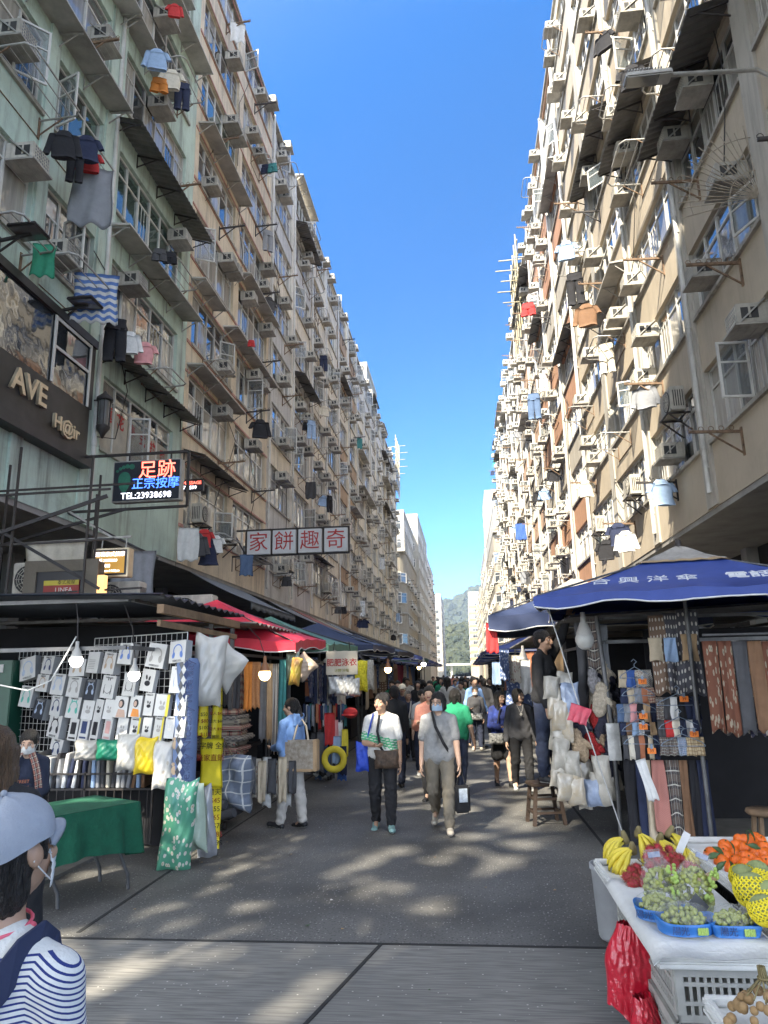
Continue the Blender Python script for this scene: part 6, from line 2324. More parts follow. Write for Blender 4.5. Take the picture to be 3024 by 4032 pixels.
def hanger_row(px0, px1, py, py1, Y, mats_, label, tagp=None):
 p, q = PY(px0, py, Y), PY(px1, py, Y)
 w = q.x - p.x
 root = thing('hanger', label + ' wire hanger', 'hanger', ((p.x + q.x) / 2, Y - .02, p.z), R(rs.uniform(-6, 6)), 'hangers of folded scarves')
 m = MB()
 m.tube([(-w / 2, 0, -.09), (-w / 2 + .03, 0, -.055), (0, 0, .03), (w / 2 - .03, 0, -.055), (w / 2, 0, -.09)], .005, 5)
 m.tube([(-w / 2, 0, -.09), (w / 2, 0, -.095)], .004, 5)
 m.tube([(0, 0, .03), (.0, 0, .06), (.03, 0, .085), (.0, 0, .115), (-.03, 0, .09)], .005, 5)
 m.build('wire', M_hang, root)
 n = len(mats_)
 h = p.z - PY(px0, py1, Y).z
 for i, mm in enumerate(mats_):
  x = -w / 2 + w * (i + .5) / n
  o = drape(w / n * 1.02, h, 1, .012, rs.randrange(99), nu=6, nv=6, thick=.02).build('folded_scarf', mm, None, (root.location.x + x, Y + rs.uniform(0, .03), p.z - .005))
  nm = [k for k, v in CL.items() if v == mm]
  tag(o, '%s scarf folded on the %s hanger, %s from the left' % (nm[0].replace('lightblue', 'pale blue').replace('darkgrey', 'charcoal') if nm else 'patterned', label, ORD[i] if i else 'first'), 'scarf', 'folded scarves on hangers')
 if tagp:
  c = PY(*tagp, Y - .10)
  t = thing('price_tag', 'orange price tag clipped to the %s hanger' % label, 'price tag', c, 0, 'orange price tags')
  MB().bbox((-.045, 0, -.03), (.045, .006, .03), .002).build('card', M_price, t)
  text('39', .045, M_priceink, t, basis((0, -.002, 0), (1, 0, 0), (0, 0, 1)), extrude=.0005)
  MB().box((-.012, -.006, .02), (.012, .012, .065)).build('peg', M_hang, t)


hanger_row(1335, 1405, 1447, 1485, 8.55, [CL['beige'], CL['blue'], PAT[2], PAT[4]], 'top left', (1388, 1472))
hanger_row(1340, 1412, 1485, 1520, 8.5, [CL['navy'], CL['beige'], CL['grey'], CL['rust'], PAT[9]], 'second left')
hanger_row(1332, 1418, 1520, 1560, 8.45, [CL['denim'], CL['grey'], CL['pink'], CL['black'], CL['camel'], CL['navy']], 'third left', (1390, 1547))
hanger_row(1340, 1415, 1560, 1588, 8.4, [CL['navy'], CL['brown'], CL['lightblue'], CL['white'], CL['black'], CL['camel']], 'fourth left', (1390, 1570))
hanger_row(1345, 1422, 1588, 1640, 8.35, [CL['darkgrey'], CL['cream'], CL['darkgrey'], CL['rust'], CL['black'], CL['beige'], CL['navy']], 'lowest left', (1408, 1622))
hanger_row(1415, 1510, 1505, 1555, 8.3, [PAT[1], CL['darkgrey'], CL['white'], CL['black'], CL['navy'], CL['navy']], 'top right', (1478, 1510))
hanger_row(1420, 1512, 1555, 1592, 8.25, [CL['darkgrey'], CL['red'], CL['cream'], CL['navy'], CL['white'], CL['navy']], 'middle right', (1500, 1586))
hanger_row(1425, 1520, 1592, 1632, 8.2, [PAT[1], PAT[1], uvmat('scarf_blue_plaid', 'plaid', (.06, .10, .22), (.3, .36, .45), 4, 5, c3=(.6, .6, .6)), PAT[10], PAT[10]], 'lowest right')
for i, (x0, y0, x1, y1, mm, lb) in enumerate(((1398, 1330, 1432, 1500, PAT[6], 'brown polka dot shawl, left of three'), (1430, 1325, 1462, 1502, PAT[5], 'charcoal polka dot shawl, middle of three'), (1460, 1318, 1504, 1500, PAT[5], 'navy polka dot shawl, right of three'),
                                       (1400, 1378, 1428, 1428, CL['beige'], 'beige panel shawl over the brown dots'), (1432, 1378, 1460, 1430, CL['lightblue'], 'pale blue panel shawl'), (1470, 1370, 1504, 1428, CL['camel'], 'wide camel shawl beside the dots'))):
 cloth(x0, y0, x1, y1, 8.4 - (.05 if i > 2 else 0), mm, lb, 'shawl', 'shawl', 'shawls hung high in the scarf stall', 1, .015, 420 + i, nu=8)
for i, (x0, x1, y1, mm, lb) in enumerate(((1345, 1372, 1830, CL['black'], 'long black scarf at the post'), (1370, 1388, 1830, CL['navy'], 'long navy scarf beside the black one'), (1386, 1404, 1828, CL['beige'], 'long beige scarf beside the navy one'), (1402, 1436, 1800, uvmat('knit_pink', 'argyle', (.50, .22, .18), (.42, .17, .14), 9, 40), 'knotted pink knitted scarf'),
         (1434, 1466, 1830, PAT[1], 'long white and brown plaid scarf'), (1464, 1484, 1835, CL['brown'], 'long dark brown scarf'), (1482, 1505, 1835, CL['black'], 'long black scarf by the dark doorway'), (1503, 1530, 1840, CL['navy'], 'long navy scarf by the dark doorway'))):
 cloth(x0, 1642, x1, y1, 8.35 - .03 * (i % 2), mm, lb, 'scarf', 'scarf', 'long scarves hung low', 1, .03, 440 + i, nu=10, taper=.15)
o = drape(.10, .42, 2, .03, 9).build('sock', CL['white'], None, PY(1383, 1640, 8.1)); o.rotation_euler = (0, R(-14), 0)
tag(o, 'white sock hung in front of the long black scarves', 'sock')
# floral curtains at the right edge
rods('rail for the flowered curtains at the right edge', 2.4, 4.2, 7.6, 2.13)
for i in range(10):
 x0 = 1516 + i * 16
 mm = [PAT[11], CL['darkgrey'], PAT[11], PAT[2], CL['darkgrey'], PAT[3], CL['brown'], PAT[2], PAT[11], CL['darkgrey']][i]
 cloth(x0, 1385, x0 + 30, 1580 + (i * 7 % 3) * 4, 7.6 + .06 * (i % 2), mm, '%s curtain on the right edge rail, %s from the left' % ('flowered' if mm in PAT else 'plain', ORD[i] if i else 'first'), 'curtain', 'curtain', 'curtains on the right edge rail', 1, .03, 460 + i, nu=10)
m = MB()
m.box((2.3, 9.6, .03), (4.35, 9.63, 2.3))
tag(m.build('shade_backing', M_stallblack), 'black sheet added as interior shade at the back of the scarf stall', 'backing')  # added black sheet gives the shaded depth of the stall as colour
stl = thing('wooden_stool', 'low round wooden stool in the dark scarf stall', 'stool', (2.75, 7.5, 0.0))
MB().lathe([(0, .50), (.17, .50), (.18, .47), (.16, .45), (0, .45)], 16).build('seat', M_wood, stl)
for k in range(4):
 a = PI / 4 + k * PI / 2
 MB().bar((.11 * math.cos(a), .11 * math.sin(a), .46), (.17 * math.cos(a), .17 * math.sin(a), 0), .035).build('leg', M_wood, stl)
# stool the seller stands on
ps_ = PZ(1182, 1782, 0.0)
stl = thing('wooden_stool', 'tall dark wooden step stool under the standing seller', 'stool', (ps_.x, ps_.y + .1, 0), R(12))
MB().bbox((-.19, -.16, .44), (.19, .16, .48), .008).build('seat', mat('dark_wood', (.05, .032, .022), .7, .3, 3, .2, 12), stl)
for sx in (-1, 1):
 for sy in (-1, 1):
  MB().bar((sx * .14, sy * .12, .44), (sx * .19, sy * .15, 0), .04).build('leg', MATS['dark_wood'], stl)
m = MB()
for zz in (.14, .30):
 for s in (-1, 1):
  m.bar((-.17, s * .14, zz), (.17, s * .14, zz), .025)
  m.bar((s * .17, -.14, zz), (s * .17, .14, zz), .025)
m.build('rungs', MATS['dark_wood'], stl)
# dresses across the road
for i, (x0, y0, x1, y1, mm, lb) in enumerate(((1078, 1402, 1098, 1470, PAT[7], 'blue and white patterned dress'), (1062, 1430, 1080, 1480, CL['lightblue'], 'pale blue top'), (1098, 1415, 1122, 1475, PAT[2], 'patterned dress next to the blue one'), (1120, 1425, 1145, 1500, CL['white'], 'white blouse in plastic'), (1092, 1470, 1145, 1530, PAT[7], 'wide blue patterned skirt'), (1060, 1525, 1085, 1560, CL['red'], 'small red dress hung low'))):
 cloth(x0, y0, x1, y1, 13.3 + .06 * i, mm, lb + ' hung at the second right stall', 'dress', 'dress', 'dresses at the second right stall', 2, .03, 480 + i, nu=10)
# racks of folded goods on the left under the boxes
bk = thing('display_basket', 'black wire basket of folded plastic sleeved cloths under the box wall', 'basket', PY(185, 1672, 7.9))
m = MB()
for z in (-.16, .0):
 m.bar((-.72, 0, z), (.78, 0, z), .02); m.bar((-.72, .3, z), (.78, .3, z), .02)
for x in (-.72, .0, .78):
 m.bar((x, 0, -.7), (x, 0, .02), .02); m.bar((x, .3, -.7), (x, .3, .02), .02)
m.bar((-.72, 0, -.17), (-.72, .3, -.17), .02)
for i in range(16):
 x = -.7 + i * .095
 m.bar((x, -.0, -.69), (x, -.0, -.17), .008)
m.build('wires', M_iron, bk)
rs2 = random.Random(5)
for i in range(24):
 x = -.68 + i * .058
 h = rs2.uniform(.30, .38)
 c = ['darkgrey', 'beige', 'navy', 'white', 'brown', 'lightblue', 'black', 'grey', 'cream'][rs2.randrange(9)]
 m = MB().bbox((-.02, 0, 0), (.02, .26, h), .006)
 o = m.build('folded_cloth', CL[c], None, Vector(bk.location) + Vector((x, .02, -.15)))
 o.rotation_euler = (R(rs2.uniform(-6, 6)), R(rs2.uniform(-4, 8)), 0)
 tag(o, '%s folded cloth standing in the black basket, place %d from the left' % (c.replace('lightblue', 'pale blue').replace('darkgrey', 'charcoal'), i + 1), 'folded cloth', 'folded cloths in the black basket')
# ------------------------------------------------------------------ fruit stand at the lower right
M_foam = mat('foam_white', (.66, .66, .63), .85, .06, 12, .2, 40)
M_crate = mat('crate_grey_white', (.42, .42, .39), .55, .2, 4, streak=.2)
CRP = lambda x, y: ((2200 + .5118 * x) / DS, (2900 + .5118 * y) / DS)


def foam_tray(label, lo, hi, z, h=.07, rim=.035):
 root = thing('foam_tray', label, 'tray', ((lo[0] + hi[0]) / 2, (lo[1] + hi[1]) / 2, z - h), 0, 'white trays of the fruit stand')
 hx, hy = (hi[0] - lo[0]) / 2, (hi[1] - lo[1]) / 2
 m = MB()
 m.bbox((-hx, -hy, 0), (hx, hy, .03), .008)
 m.build('base', M_foam, root)
 m = MB()
 m.bbox((-hx, -hy, .031), (hx, -hy + rim, h), .01); m.bbox((-hx, hy - rim, .031), (hx, hy, h), .01)
 m.bbox((-hx, -hy + rim, .031), (-hx + rim, hy - rim, h - .002), .01); m.bbox((hx - rim, -hy + rim, .031), (hx, hy - rim, h - .002), .01)
 m.build('rim', M_foam, root)
 return root


def crate(label, lo, hi, z0, z1, m_=None):
 root = thing('plastic_crate', label, 'crate', ((lo[0] + hi[0]) / 2, (lo[1] + hi[1]) / 2, z0), 0, 'slotted crates under the fruit')
 hx, hy, H = (hi[0] - lo[0]) / 2, (hi[1] - lo[1]) / 2, z1 - z0
 m = MB()
 t = .012
 for side in range(4):
  L = hx if side % 2 == 0 else hy
  D = hy if side % 2 == 0 else hx
  rot = Matrix.Rotation(side * PI / 2, 4, 'Z')
  n = max(4, int(2 * L / .032))
  b = lambda u0, u1, z0_, z1_, d0=-t, d1=0: m.box((u0, -D - d1, z0_), (u1, -D - d0, z1_), 0, rot)
  rows = 3
  b(-L, L, 0, .03); b(-L, L, H - .045, H, -t, .008)
  for q in range(1, rows):
   b(-L + .03, L - .03, H * q / rows - .008, H * q / rows + .008, -t, .003)
  b(-L + .002, -L + .035, .03, H - .045, -t, .005); b(L - .035, L - .002, .03, H - .045, -t, .005)
  for i in range(1, n):
   u = -L + 2 * L * i / n
   b(u - .0065, u + .0065, .03, H - .045, -t, -.001)
 m.build('slotted_wall', m_ or M_crate, root)
 MB().box((-hx + .013, -hy + .013, .003), (hx - .013, hy - .013, .015)).build('floor', m_ or M_crate, root)
 return root


crate('grey white slotted crate at the front under the grapes, lower one', (.86, 3.70), (1.40, 4.22), 0.0, .27)
crate('grey white slotted crate at the front under the grapes, upper one', (.87, 3.69), (1.40, 4.22), .275, .505)
crate('grey white slotted crate under the rambutans, lower one', (.86, 4.28), (1.36, 4.95), 0.0, .27)
crate('grey white slotted crate under the rambutans, upper one', (.87, 4.27), (1.36, 4.95), .275, .505)
crate('dark crate under the mandarins', (1.46, 4.4), (2.1, 5.5), 0, .58, M_stallblack)
crate('dark crate under the netted fruit', (1.46, 3.7), (2.1, 4.34), 0, .54, M_stallblack)
crate('low crate under the longans', (.93, 2.8), (1.5, 3.3), 0, .44)
foam_tray('long white foam tray of bananas and grapes', (.79, 3.63), (1.36, 4.42), .575)
foam_tray('white foam tray of bananas and rambutans', (.79, 4.44), (1.34, 5.25), .585)
foam_tray('white foam tray heaped with mandarins', (1.40, 4.36), (2.15, 5.55), .66)
foam_tray('white foam tray of netted custard apples', (1.38, 3.6), (2.1, 4.32), .61)
foam_tray('white foam tray of longans at the lower corner', (.89, 2.75), (1.5, 3.36), .52)
o = MB().grid(lambda u, v: (.765 + .56 * u, 3.60 + 1.12 * v, .592 + .006 * math.sin(u * 9 + v * 7) - .03 * max(0, .06 - u) / .06 - .03 * max(0, .05 - v) / .05), 14, 16, thick=.004).build('foam_sheet', M_foam)
tag(o, 'white foam sheet lying on the grape tray with its corner over the edge', 'sheet')
bk_ = thing('bucket', 'grey plastic bucket on the road behind the crates', 'bucket', (.97, 5.55, 0))
MB().lathe([(0, .01), (.125, .01), (.135, .03), (.155, .44), (.165, .45), (.165, .48), (.15, .48), (.12, .05), (0, .04)], 20).build('pail', mat('bucket_grey', (.33, .34, .35), .5, .15, 4), bk_)

# bananas
M_ban = mat('banana_skin', (.78, .60, .05), .45, .18, 6, .1, 12, col2=(.60, .50, .06))
M_tip = mat('banana_tip', (.06, .05, .03), .8, .2, 8)
M_stem = mat('banana_stem', (.20, .16, .07), .8, .25, 8)


def banana_hand(label, loc, rot, n, seed):
 r = random.Random(seed)
 root = thing('banana_hand', label, 'bananas', loc, 0, 'hands of bananas')
 root.rotation_euler = rot
 for i in range(n):
  lay = i % 2
  a = R(-32 + 64 * i / max(1, n - 1)) + r.uniform(-.04, .04)
  pts, rad = [], []
  K = 9
  for k in range(K):
   t = k / (K - 1)
   ang = t * R(78)
   x = .155 * math.sin(ang)
   z = -.155 * (1 - math.cos(ang)) - .028 * lay + .01
   p = Vector((x + .02, 0, z))
   p = Matrix.Rotation(a, 4, 'Z') @ p
   pts.append(p)
   rad.append([.007, .009, .015, .0185, .0195, .019, .016, .010, .0045][k] * r.uniform(.97, 1.04))
  m = MB()
  m.tube(pts, rad, 7, 0)
  m.ball(pts[-1], .006, 6, 4, 1)
  m.build('banana', [M_ban, M_tip], root)
 MB().lathe([(0, -.03), (.022, -.028), (.026, 0), (.02, .03), (.014, .055), (0, .058)], 9).build('stem', M_stem, root)
 return root


def ppt(cx, cy, Y):
 return PY(*CRP(cx, cy), Y)


banana_hand('hand of yellow bananas at the far left of the tray, tips to the left', ppt(510, 790, 5.28), (R(-8), R(14), R(186)), 7, 1)
banana_hand('yellow bananas in front of the first hand, tips to the left', ppt(570, 870, 5.05), (R(-25), R(18), R(196)), 7, 2)
banana_hand('greenish bananas with brown stems behind the rambutans', ppt(610, 745, 5.3), (R(20), R(30), R(-50)), 6, 3)
banana_hand('bananas behind the rambutans, middle of the rear row', ppt(780, 790, 5.2), (R(15), R(38), R(-62)), 7, 4)
banana_hand('bananas at the right end of the tray with the price card', ppt(850, 745, 5.35), (R(0), R(30), R(-25)), 7, 5)
banana_hand('lowest right bananas beside the rambutans', ppt(950, 850, 5.05), (R(5), R(38), R(-58)), 6, 6)
pc = MB().box((-.022, -.002, -.07), (.022, .002, .07)).build('price_card', M_hem, None, ppt(955, 820, 4.95)); pc.rotation_euler = (R(-10), R(32), 0)
tag(pc, 'white price card stuck among the bananas', 'price card')

# rambutans
M_ram = mat('rambutan_red', (.32, .02, .03), .6, .3, 14)
M_spn = mat('rambutan_hair', (.36, .05, .045), .6, .35, 20, col2=(.24, .12, .04))


def rambutan():
 r = random.Random(3)
 m = MB()
 m.ball((0, 0, 0), (.021, .021, .025), 10, 8)
 root = m.build('rambutan', M_ram)
 s = MB()
 for i in range(130):
  z = r.uniform(-1, 1); a = r.uniform(0, 2 * PI); q = math.sqrt(1 - z * z)
  d = Vector((q * math.cos(a), q * math.sin(a), z))
  p = Vector((d.x * .020, d.y * .020, d.z * .024))
  e = p + d * r.uniform(.009, .013) + Vector((r.uniform(-.004, .004), r.uniform(-.004, .004), r.uniform(-.004, .002)))
  u, w = frame_of(d)
  s.raw([p + u * .0017, p - u * .0009 + w * .0015, p - u * .0009 - w * .0015, e], [(0, 1, 3), (1, 2, 3), (2, 0, 3)])
 s.build('hair', M_spn, root)
 return root


rp0 = rambutan()
rpos = [(700, 870), (760, 860), (720, 920), (790, 910), (850, 870), (880, 920), (830, 960), (900, 980), (760, 960), (680, 930), (860, 1020), (810, 1040), (560, 1030), (600, 1010), (530, 1080), (590, 1080), (640, 1060), (570, 1130), (620, 1120), (1000, 1000), (1040, 1020), (930, 940), (700, 990)]
rq = random.Random(6)
for i, (x, y) in enumerate(rpos):
 Y = 4.95 - (y - 850) * .0014
 p = ppt(x, y, Y)
 o = rp0 if i == 0 else copy_tree(rp0, None)
 if i == 0:
  kids_of(rp0)
 o.location = p
 o.rotation_euler = (rq.uniform(0, 3), rq.uniform(0, 3), rq.uniform(0, 3))
 q = rq.uniform(1.0, 1.22) * 1.1
 o.scale = (q, q, q)
 tag(o, 'hairy red rambutan in the heap in front of the bananas', 'rambutan', 'rambutans heaped on the tray')
tw = MB()
for i in range(9):
 a = ppt(620 + i * 45, 960 + (i % 3) * 30, 4.85)
 tw.tube([a, a + Vector((rq.uniform(-.05, .05), rq.uniform(-.04, .02), rq.uniform(.0, .07)))], .003, 5)
tag(tw.build('rambutan_twigs', M_stem), 'brown twigs sticking out of the rambutan heap', 'twigs')

# mandarins
M_man = mat('mandarin_peel', (.80, .15, .012), .32, .10, 10, .25, 90)
M_mleaf = mat('mandarin_leaf', (.05, .10, .03), .5, .25, 10)


def mandarin():
 m = MB()
 m.ball((0, 0, 0), (.040, .040, .034), 16, 12)
 m.v = [(x, y, z - .006 * math.exp(-(x * x + y * y) / .00012) * (1 if z > 0 else -1)) for x, y, z in m.v]
 root = m.build('mandarin', M_man)
 MB().lathe([(0, .030), (.005, .029), (.004, .034), (0, .035)], 6).build('stalk', M_mleaf, root)
 return root


mp0 = mandarin()
mpos = [(1280, 840), (1268, 885), (1390, 795), (1510, 785), (1365, 845), (1430, 860), (1490, 815), (1580, 850), (1360, 910), (1500, 905), (1560, 905), (1430, 935), (1250, 965), (1360, 960), (1435, 985), (1535, 985), (1165, 905), (1335, 1030), (1600, 965), (1300, 940), (1400, 1040), (1470, 945), (1600, 900), (1550, 800), (1610, 1040), (1500, 1040), (1440, 800)]
for i, (x, y) in enumerate(mpos):
 p = ppt(x, y, 5.45 - (y - 780) * .0026)
 o = mp0 if i == 0 else copy_tree(mp0, None)
 if i == 0:
  kids_of(mp0)
 o.location = p
 o.rotation_euler = (rq.uniform(-.9, .9), rq.uniform(-.9, .9), rq.uniform(0, 6))
 q = rq.uniform(1.0, 1.2)
 o.scale = (q, q, q)
 tag(o, 'glossy orange mandarin in the heap on the far tray', 'mandarin', 'mandarins heaped on the tray')
for i, (x, y, a) in enumerate(((1225, 880, .6), (1190, 920, -.4), (1330, 860, 1.2), (1440, 780, 2.0), (1500, 850, .3), (1320, 1000, 2.6), (1480, 760, 1.0), (1250, 1000, -.8))):
 p = ppt(x, y, 5.25 - (y - 780) * .0026)
 o = MB().grid(lambda u, v: ((u - .5) * .09, (v - .5) * .036 * math.sin(PI * min(.98, u + .02)), .012 * math.sin(u * PI) + .006 * abs(v - .5)), 8, 4, thick=.0015).build('leaf', M_mleaf, None, p)
 o.rotation_euler = (R(60), a, a * .5)
 tag(o, 'dark green leaf among the mandarins', 'leaf', 'leaves among the mandarins')

# custard apples in yellow nets
M_cus = mat('custard_skin', (.26, .30, .12), .8, .25, 10)
M_net = mat('foam_net_yellow', (.80, .66, .03), .7, .08, 10)
for i, (x, y, Y, net) in enumerate(((1420, 1085, 4.25, True), (1530, 1050, 4.35, False), (1590, 1120, 4.15, True), (1490, 1180, 4.0, True), (1600, 1215, 3.95, True), (1580, 1330, 3.75, True))):
 root = thing('custard_apple', ['green custard apple half out of its yellow net, leftmost of the heap', 'bare knobbly green custard apple at the back of the heap', 'custard apple in a yellow net at the picture edge, upper one', 'large custard apple in a yellow net in the middle of the heap', 'custard apple in a yellow net at the picture edge, lower one', 'lowest netted custard apple above the tray edge'][i], 'custard apple', ppt(x, y, Y), 0, 'custard apples on the tray')
 root.rotation_euler = (R(rq.uniform(-30, 30)), R(rq.uniform(-30, 30)), rq.uniform(0, 3))
 m = MB()
 q = .062 if i != 3 else .078
 def fa(u, v, q=q):
  ph, t = PI * v, 2 * PI * u
  k = q * (1 + .07 * abs(math.sin(t * 6 + (int(v * 9) % 2) * 1.57)) * abs(math.sin(v * 9 * PI)) * math.sin(ph))
  return (k * math.sin(ph) * math.cos(t), k * math.sin(ph) * math.sin(t), -k * 1.02 * math.cos(ph))
 m.grid(fa, 48, 36)
 m.build('fruit', M_cus, root)
 if net:
  m = MB()
  nq = q * 1.10
  for k in range(20):
   for sg in (-1, 1):
    pts = []
    for j in range(25):
     v = .10 + .62 * j / 24
     t = 2 * PI * (k / 20) + sg * (.16 * math.sin(v * 34)) + .0
     kk = nq * (1 + .015 * sg)
     pts.append((kk * math.sin(PI * v) * math.cos(t), kk * math.sin(PI * v) * math.sin(t), -kk * math.cos(PI * v)))
    m.tube(pts, .0042, 4, cap=False)
  m.build('foam_net', M_net, root)
# grapes
M_grape = mat('grape_green', (.30, .33, .075), .22, .2, 12, spec=.6)
M_film = mat('clear_film', (.75, .76, .76), .12, .1, 6, .9, 8, spec=.9, alpha=.10)
M_blue = mat('pack_blue', (.03, .17, .50), .4, .12, 8)


def grape_lump(root, w, h, t, n, seed, zc=0.0):
 r = random.Random(seed)
 m = MB()
 for i in range(n):
  v = r.uniform(-1, 1)
  a = r.uniform(0, 2 * PI)
  k = math.sqrt(max(0, 1 - v * v)) * r.uniform(.6, 1)
  m.ball((w / 2 * k * math.cos(a), t / 2 * k * math.sin(a), zc + h / 2 * v), r.uniform(.011, .0145), 8, 6)
 return tag(m.build('grapes', M_grape, root), None, None, None, 'stuff')


for i, (x, y, Y, w, h, ry, lb) in enumerate(((790, 1180, 4.15, .22, .33, R(-6), 'tall printed clear bag of green grapes, left one'), (1040, 1170, 4.12, .24, .32, R(22), 'tall printed clear bag of green grapes leaning right'))):
 root = thing('grape_bag', lb, 'grape bag', ppt(x, y, Y), 0, 'clear bags of grapes')
 root.rotation_euler = (R(-14), ry, 0)
 grape_lump(root, w * .86, h * .78, .14, 260, i, -.03)
 m = MB()
 for sg in (-1, 1):
  def fb(u, v, sg=sg, w=w, h=h):
   a, b = 2 * u - 1, v
   wid = w * (1 - .62 * b ** 2.2)
   return (a * wid / 2 + .008 * math.sin(b * 14 + a * 4), sg * (.085 * math.sqrt(max(0, 1 - a * a)) * (1 - b ** 1.6) + .004) + .005 * math.sin(a * 9 + b * 15), -h / 2 + h * 1.08 * b)
  m.grid(fb, 14, 16)
 m.build('film', M_film, root)
 m = MB()
 m.face([(-.045, -.092, -.08), (.03, -.094, -.115), (.055, -.09, -.06), (-.02, -.09, -.025)])
 m.build('printed_label', mat('label_dark', (.03, .032, .035), .4, .2, 30), root)
 m = MB()
 for q in range(26):
  m.ball((.035 + .04 * rq.random(), -.083 + .01 * rq.random(), -.04 + .16 * rq.random()), .010, 6, 5)
 m.build('printed_grapes', mat('print_grape', (.32, .44, .10), .5, .2, 12), root)
 MB().box((-.03, -.03, h * .46), (.03, -.02, h * .54)).build('top_print', mat('print_navy2', (.05, .09, .22), .4, .5, 14, col2=(.5, .5, .52)), root)
for i, (x, y, Y, w, d, lb) in enumerate(((985, 1590, 3.84, .24, .18, 'blue boat shaped pack of green grapes, front one'), (1350, 1550, 3.82, .20, .15, 'blue boxed pack of green grapes at the right'), (790, 1490, 4.02, .21, .17, 'blue pack of grapes half hidden behind the front pack'))):
 root = thing('grape_pack', lb, 'grape pack', (0, 0, 0), 0, 'blue packs of grapes')
 p = ppt(x, y, Y)
 root.location = (p.x, p.y, .598)
 root.rotation_euler = (0, 0, R([6, 2, -25][i]))
 m = MB()
 def fp(u, v, w=w, d=d, i=i):
  t = 2 * PI * u
  k = 1 + .16 * v
  e = .34 if i == 1 else .8
  cx, sx = math.cos(t), math.sin(t)
  return (w / 2 * k * math.copysign(abs(cx) ** e, cx), d / 2 * k * math.copysign(abs(sx) ** e, sx), .055 * v + (.018 * abs(cx) ** 6 * v if i != 1 else 0))
 m.grid(fp, 40, 3, thick=.002)
 m.build('blue_wrap', M_blue, root)
 grape_lump(root, w * .86, .075, d * .86, 110, 20 + i, .055)
 m = MB()
 m.grid(lambda u, v, w=w, d=d: (w * .56 * math.cos(2 * PI * u) * math.cos(v * PI / 2), d * .56 * math.sin(2 * PI * u) * math.cos(v * PI / 2), .058 + .062 * math.sin(v * PI / 2) + .005 * math.sin(u * 40 + v * 9)), 36, 8)
 m.build('film', M_film, root)
 m = MB()
 for q in range(12):
  m.ball((.025 + .012 * (q % 4), -d * .58, .018 + .009 * (q // 4)), (.008, .002, .008), 6, 5)
 m.build('printed_grapes', MATS['print_grape'], root)
 text('陽光', .04, HCOL['navy'], root, basis((-w * .25, -d * .60, .03), (1, 0, -.05), (0, 0, 1)), extrude=.0006)
cd_ = MB().box((-.05, -.002, -.025), (.05, .002, .025)).build('cardboard_tag', mat('cardboard', (.42, .28, .13), .85, .1, 8), None, ppt(1140, 1095, 4.35)); cd_.rotation_euler = (R(-25), R(-22), 0)
tag(cd_, 'small brown cardboard tag behind the grape bags', 'price card')
# longans
M_lon = mat('longan_skin', (.30, .19, .085), .8, .18, 16, .15, 60)
lm = MB().ball((0, 0, 0), .0155, 10, 8).mesh('longan', M_lon)
lr = random.Random(2)
n = 0
for i in range(64):
 a, q = lr.uniform(0, 2 * PI), math.sqrt(lr.random())
 x, y = 1.09 + .18 * q * math.cos(a), 3.12 + .17 * q * math.sin(a)
 z = .515 + .105 * (1 - q ** 2) + lr.uniform(-.006, .006)
 o = link('longan', lm, None, (x, y, z))
 k = lr.uniform(.95, 1.25); o.scale = (k, k, k)
 tag(o, 'round brown longan in the heap at the lower right corner', 'longan', 'longans heaped at the corner')
m = MB()
for i in range(12):
 a = i * PI / 6
 m.tube([(1.06 + .012 * math.cos(a), 3.14 + .012 * math.sin(a), .70), (1.065 + .014 * math.cos(a), 3.14 + .014 * math.sin(a), .655), (1.08 + .09 * math.cos(a), 3.12 + .07 * math.sin(a), .605)], .0035, 5)
m.tube([(1.065 + .02 * math.cos(t), 3.14 + .02 * math.sin(t), .66) for t in [i * PI / 6 for i in range(12)]], .004, 5, closed=True)
tag(m.build('longan_twigs', M_stem), 'tied bundle of brown twigs on top of the longans', 'twigs')


# red plastic bags
def crumple(w, h, t, seed, nu=40, nv=44):
 r = random.Random(seed)
 wv = [(r.uniform(14, 60), r.uniform(-34, 34), r.uniform(0, 6), r.uniform(.3, 1)) for _ in range(10)]
 m = MB()
 for sg in (-1, 1):
  def fn(u, v, sg=sg):
   a = 2 * u - 1
   prof = .55 + .45 * math.sin(min(1, v * 1.7) * PI / 2) - .18 * max(0, v - .8) * 5 * .3
   f = sum(k * (1 - abs(((u * p + v * q + c) / PI) % 2 - 1) * 2) for p, q, c, k in wv) / 10
   e = math.sqrt(max(0, 1 - a * a))
   x = a * w / 2 * prof * (1 + .05 * math.sin(v * 9 + seed))
   return (x, sg * (t / 2 * e * prof + .0025) + .019 * f * (.25 + e), -h * v + .02 * f + .03 * math.sin(a * 3 + seed) * v)
  m.grid(fn, nu, nv, smooth=True)
 return m


M_redbag = mat('red_carrier', (.58, .012, .035), .28, .12, 5, .5, 18, spec=.8)
o = crumple(.27, .42, .16, 4).build('plastic_bag', M_redbag, None, Vector(ppt(560, 1440, 4.25)) + Vector((0, 0, .0)))
o.rotation_euler = (0, R(4), R(-15))
tag(o, 'bunch of red plastic carrier bags hung on the crate corner', 'plastic bag')
o = crumple(.16, .22, .12, 9).build('plastic_bag', M_redbag, None, Vector(ppt(640, 1990, 4.05)))
o.rotation_euler = (0, R(-8), R(10))
tag(o, 'smaller red plastic bag hanging lowest below the bunch', 'plastic bag')
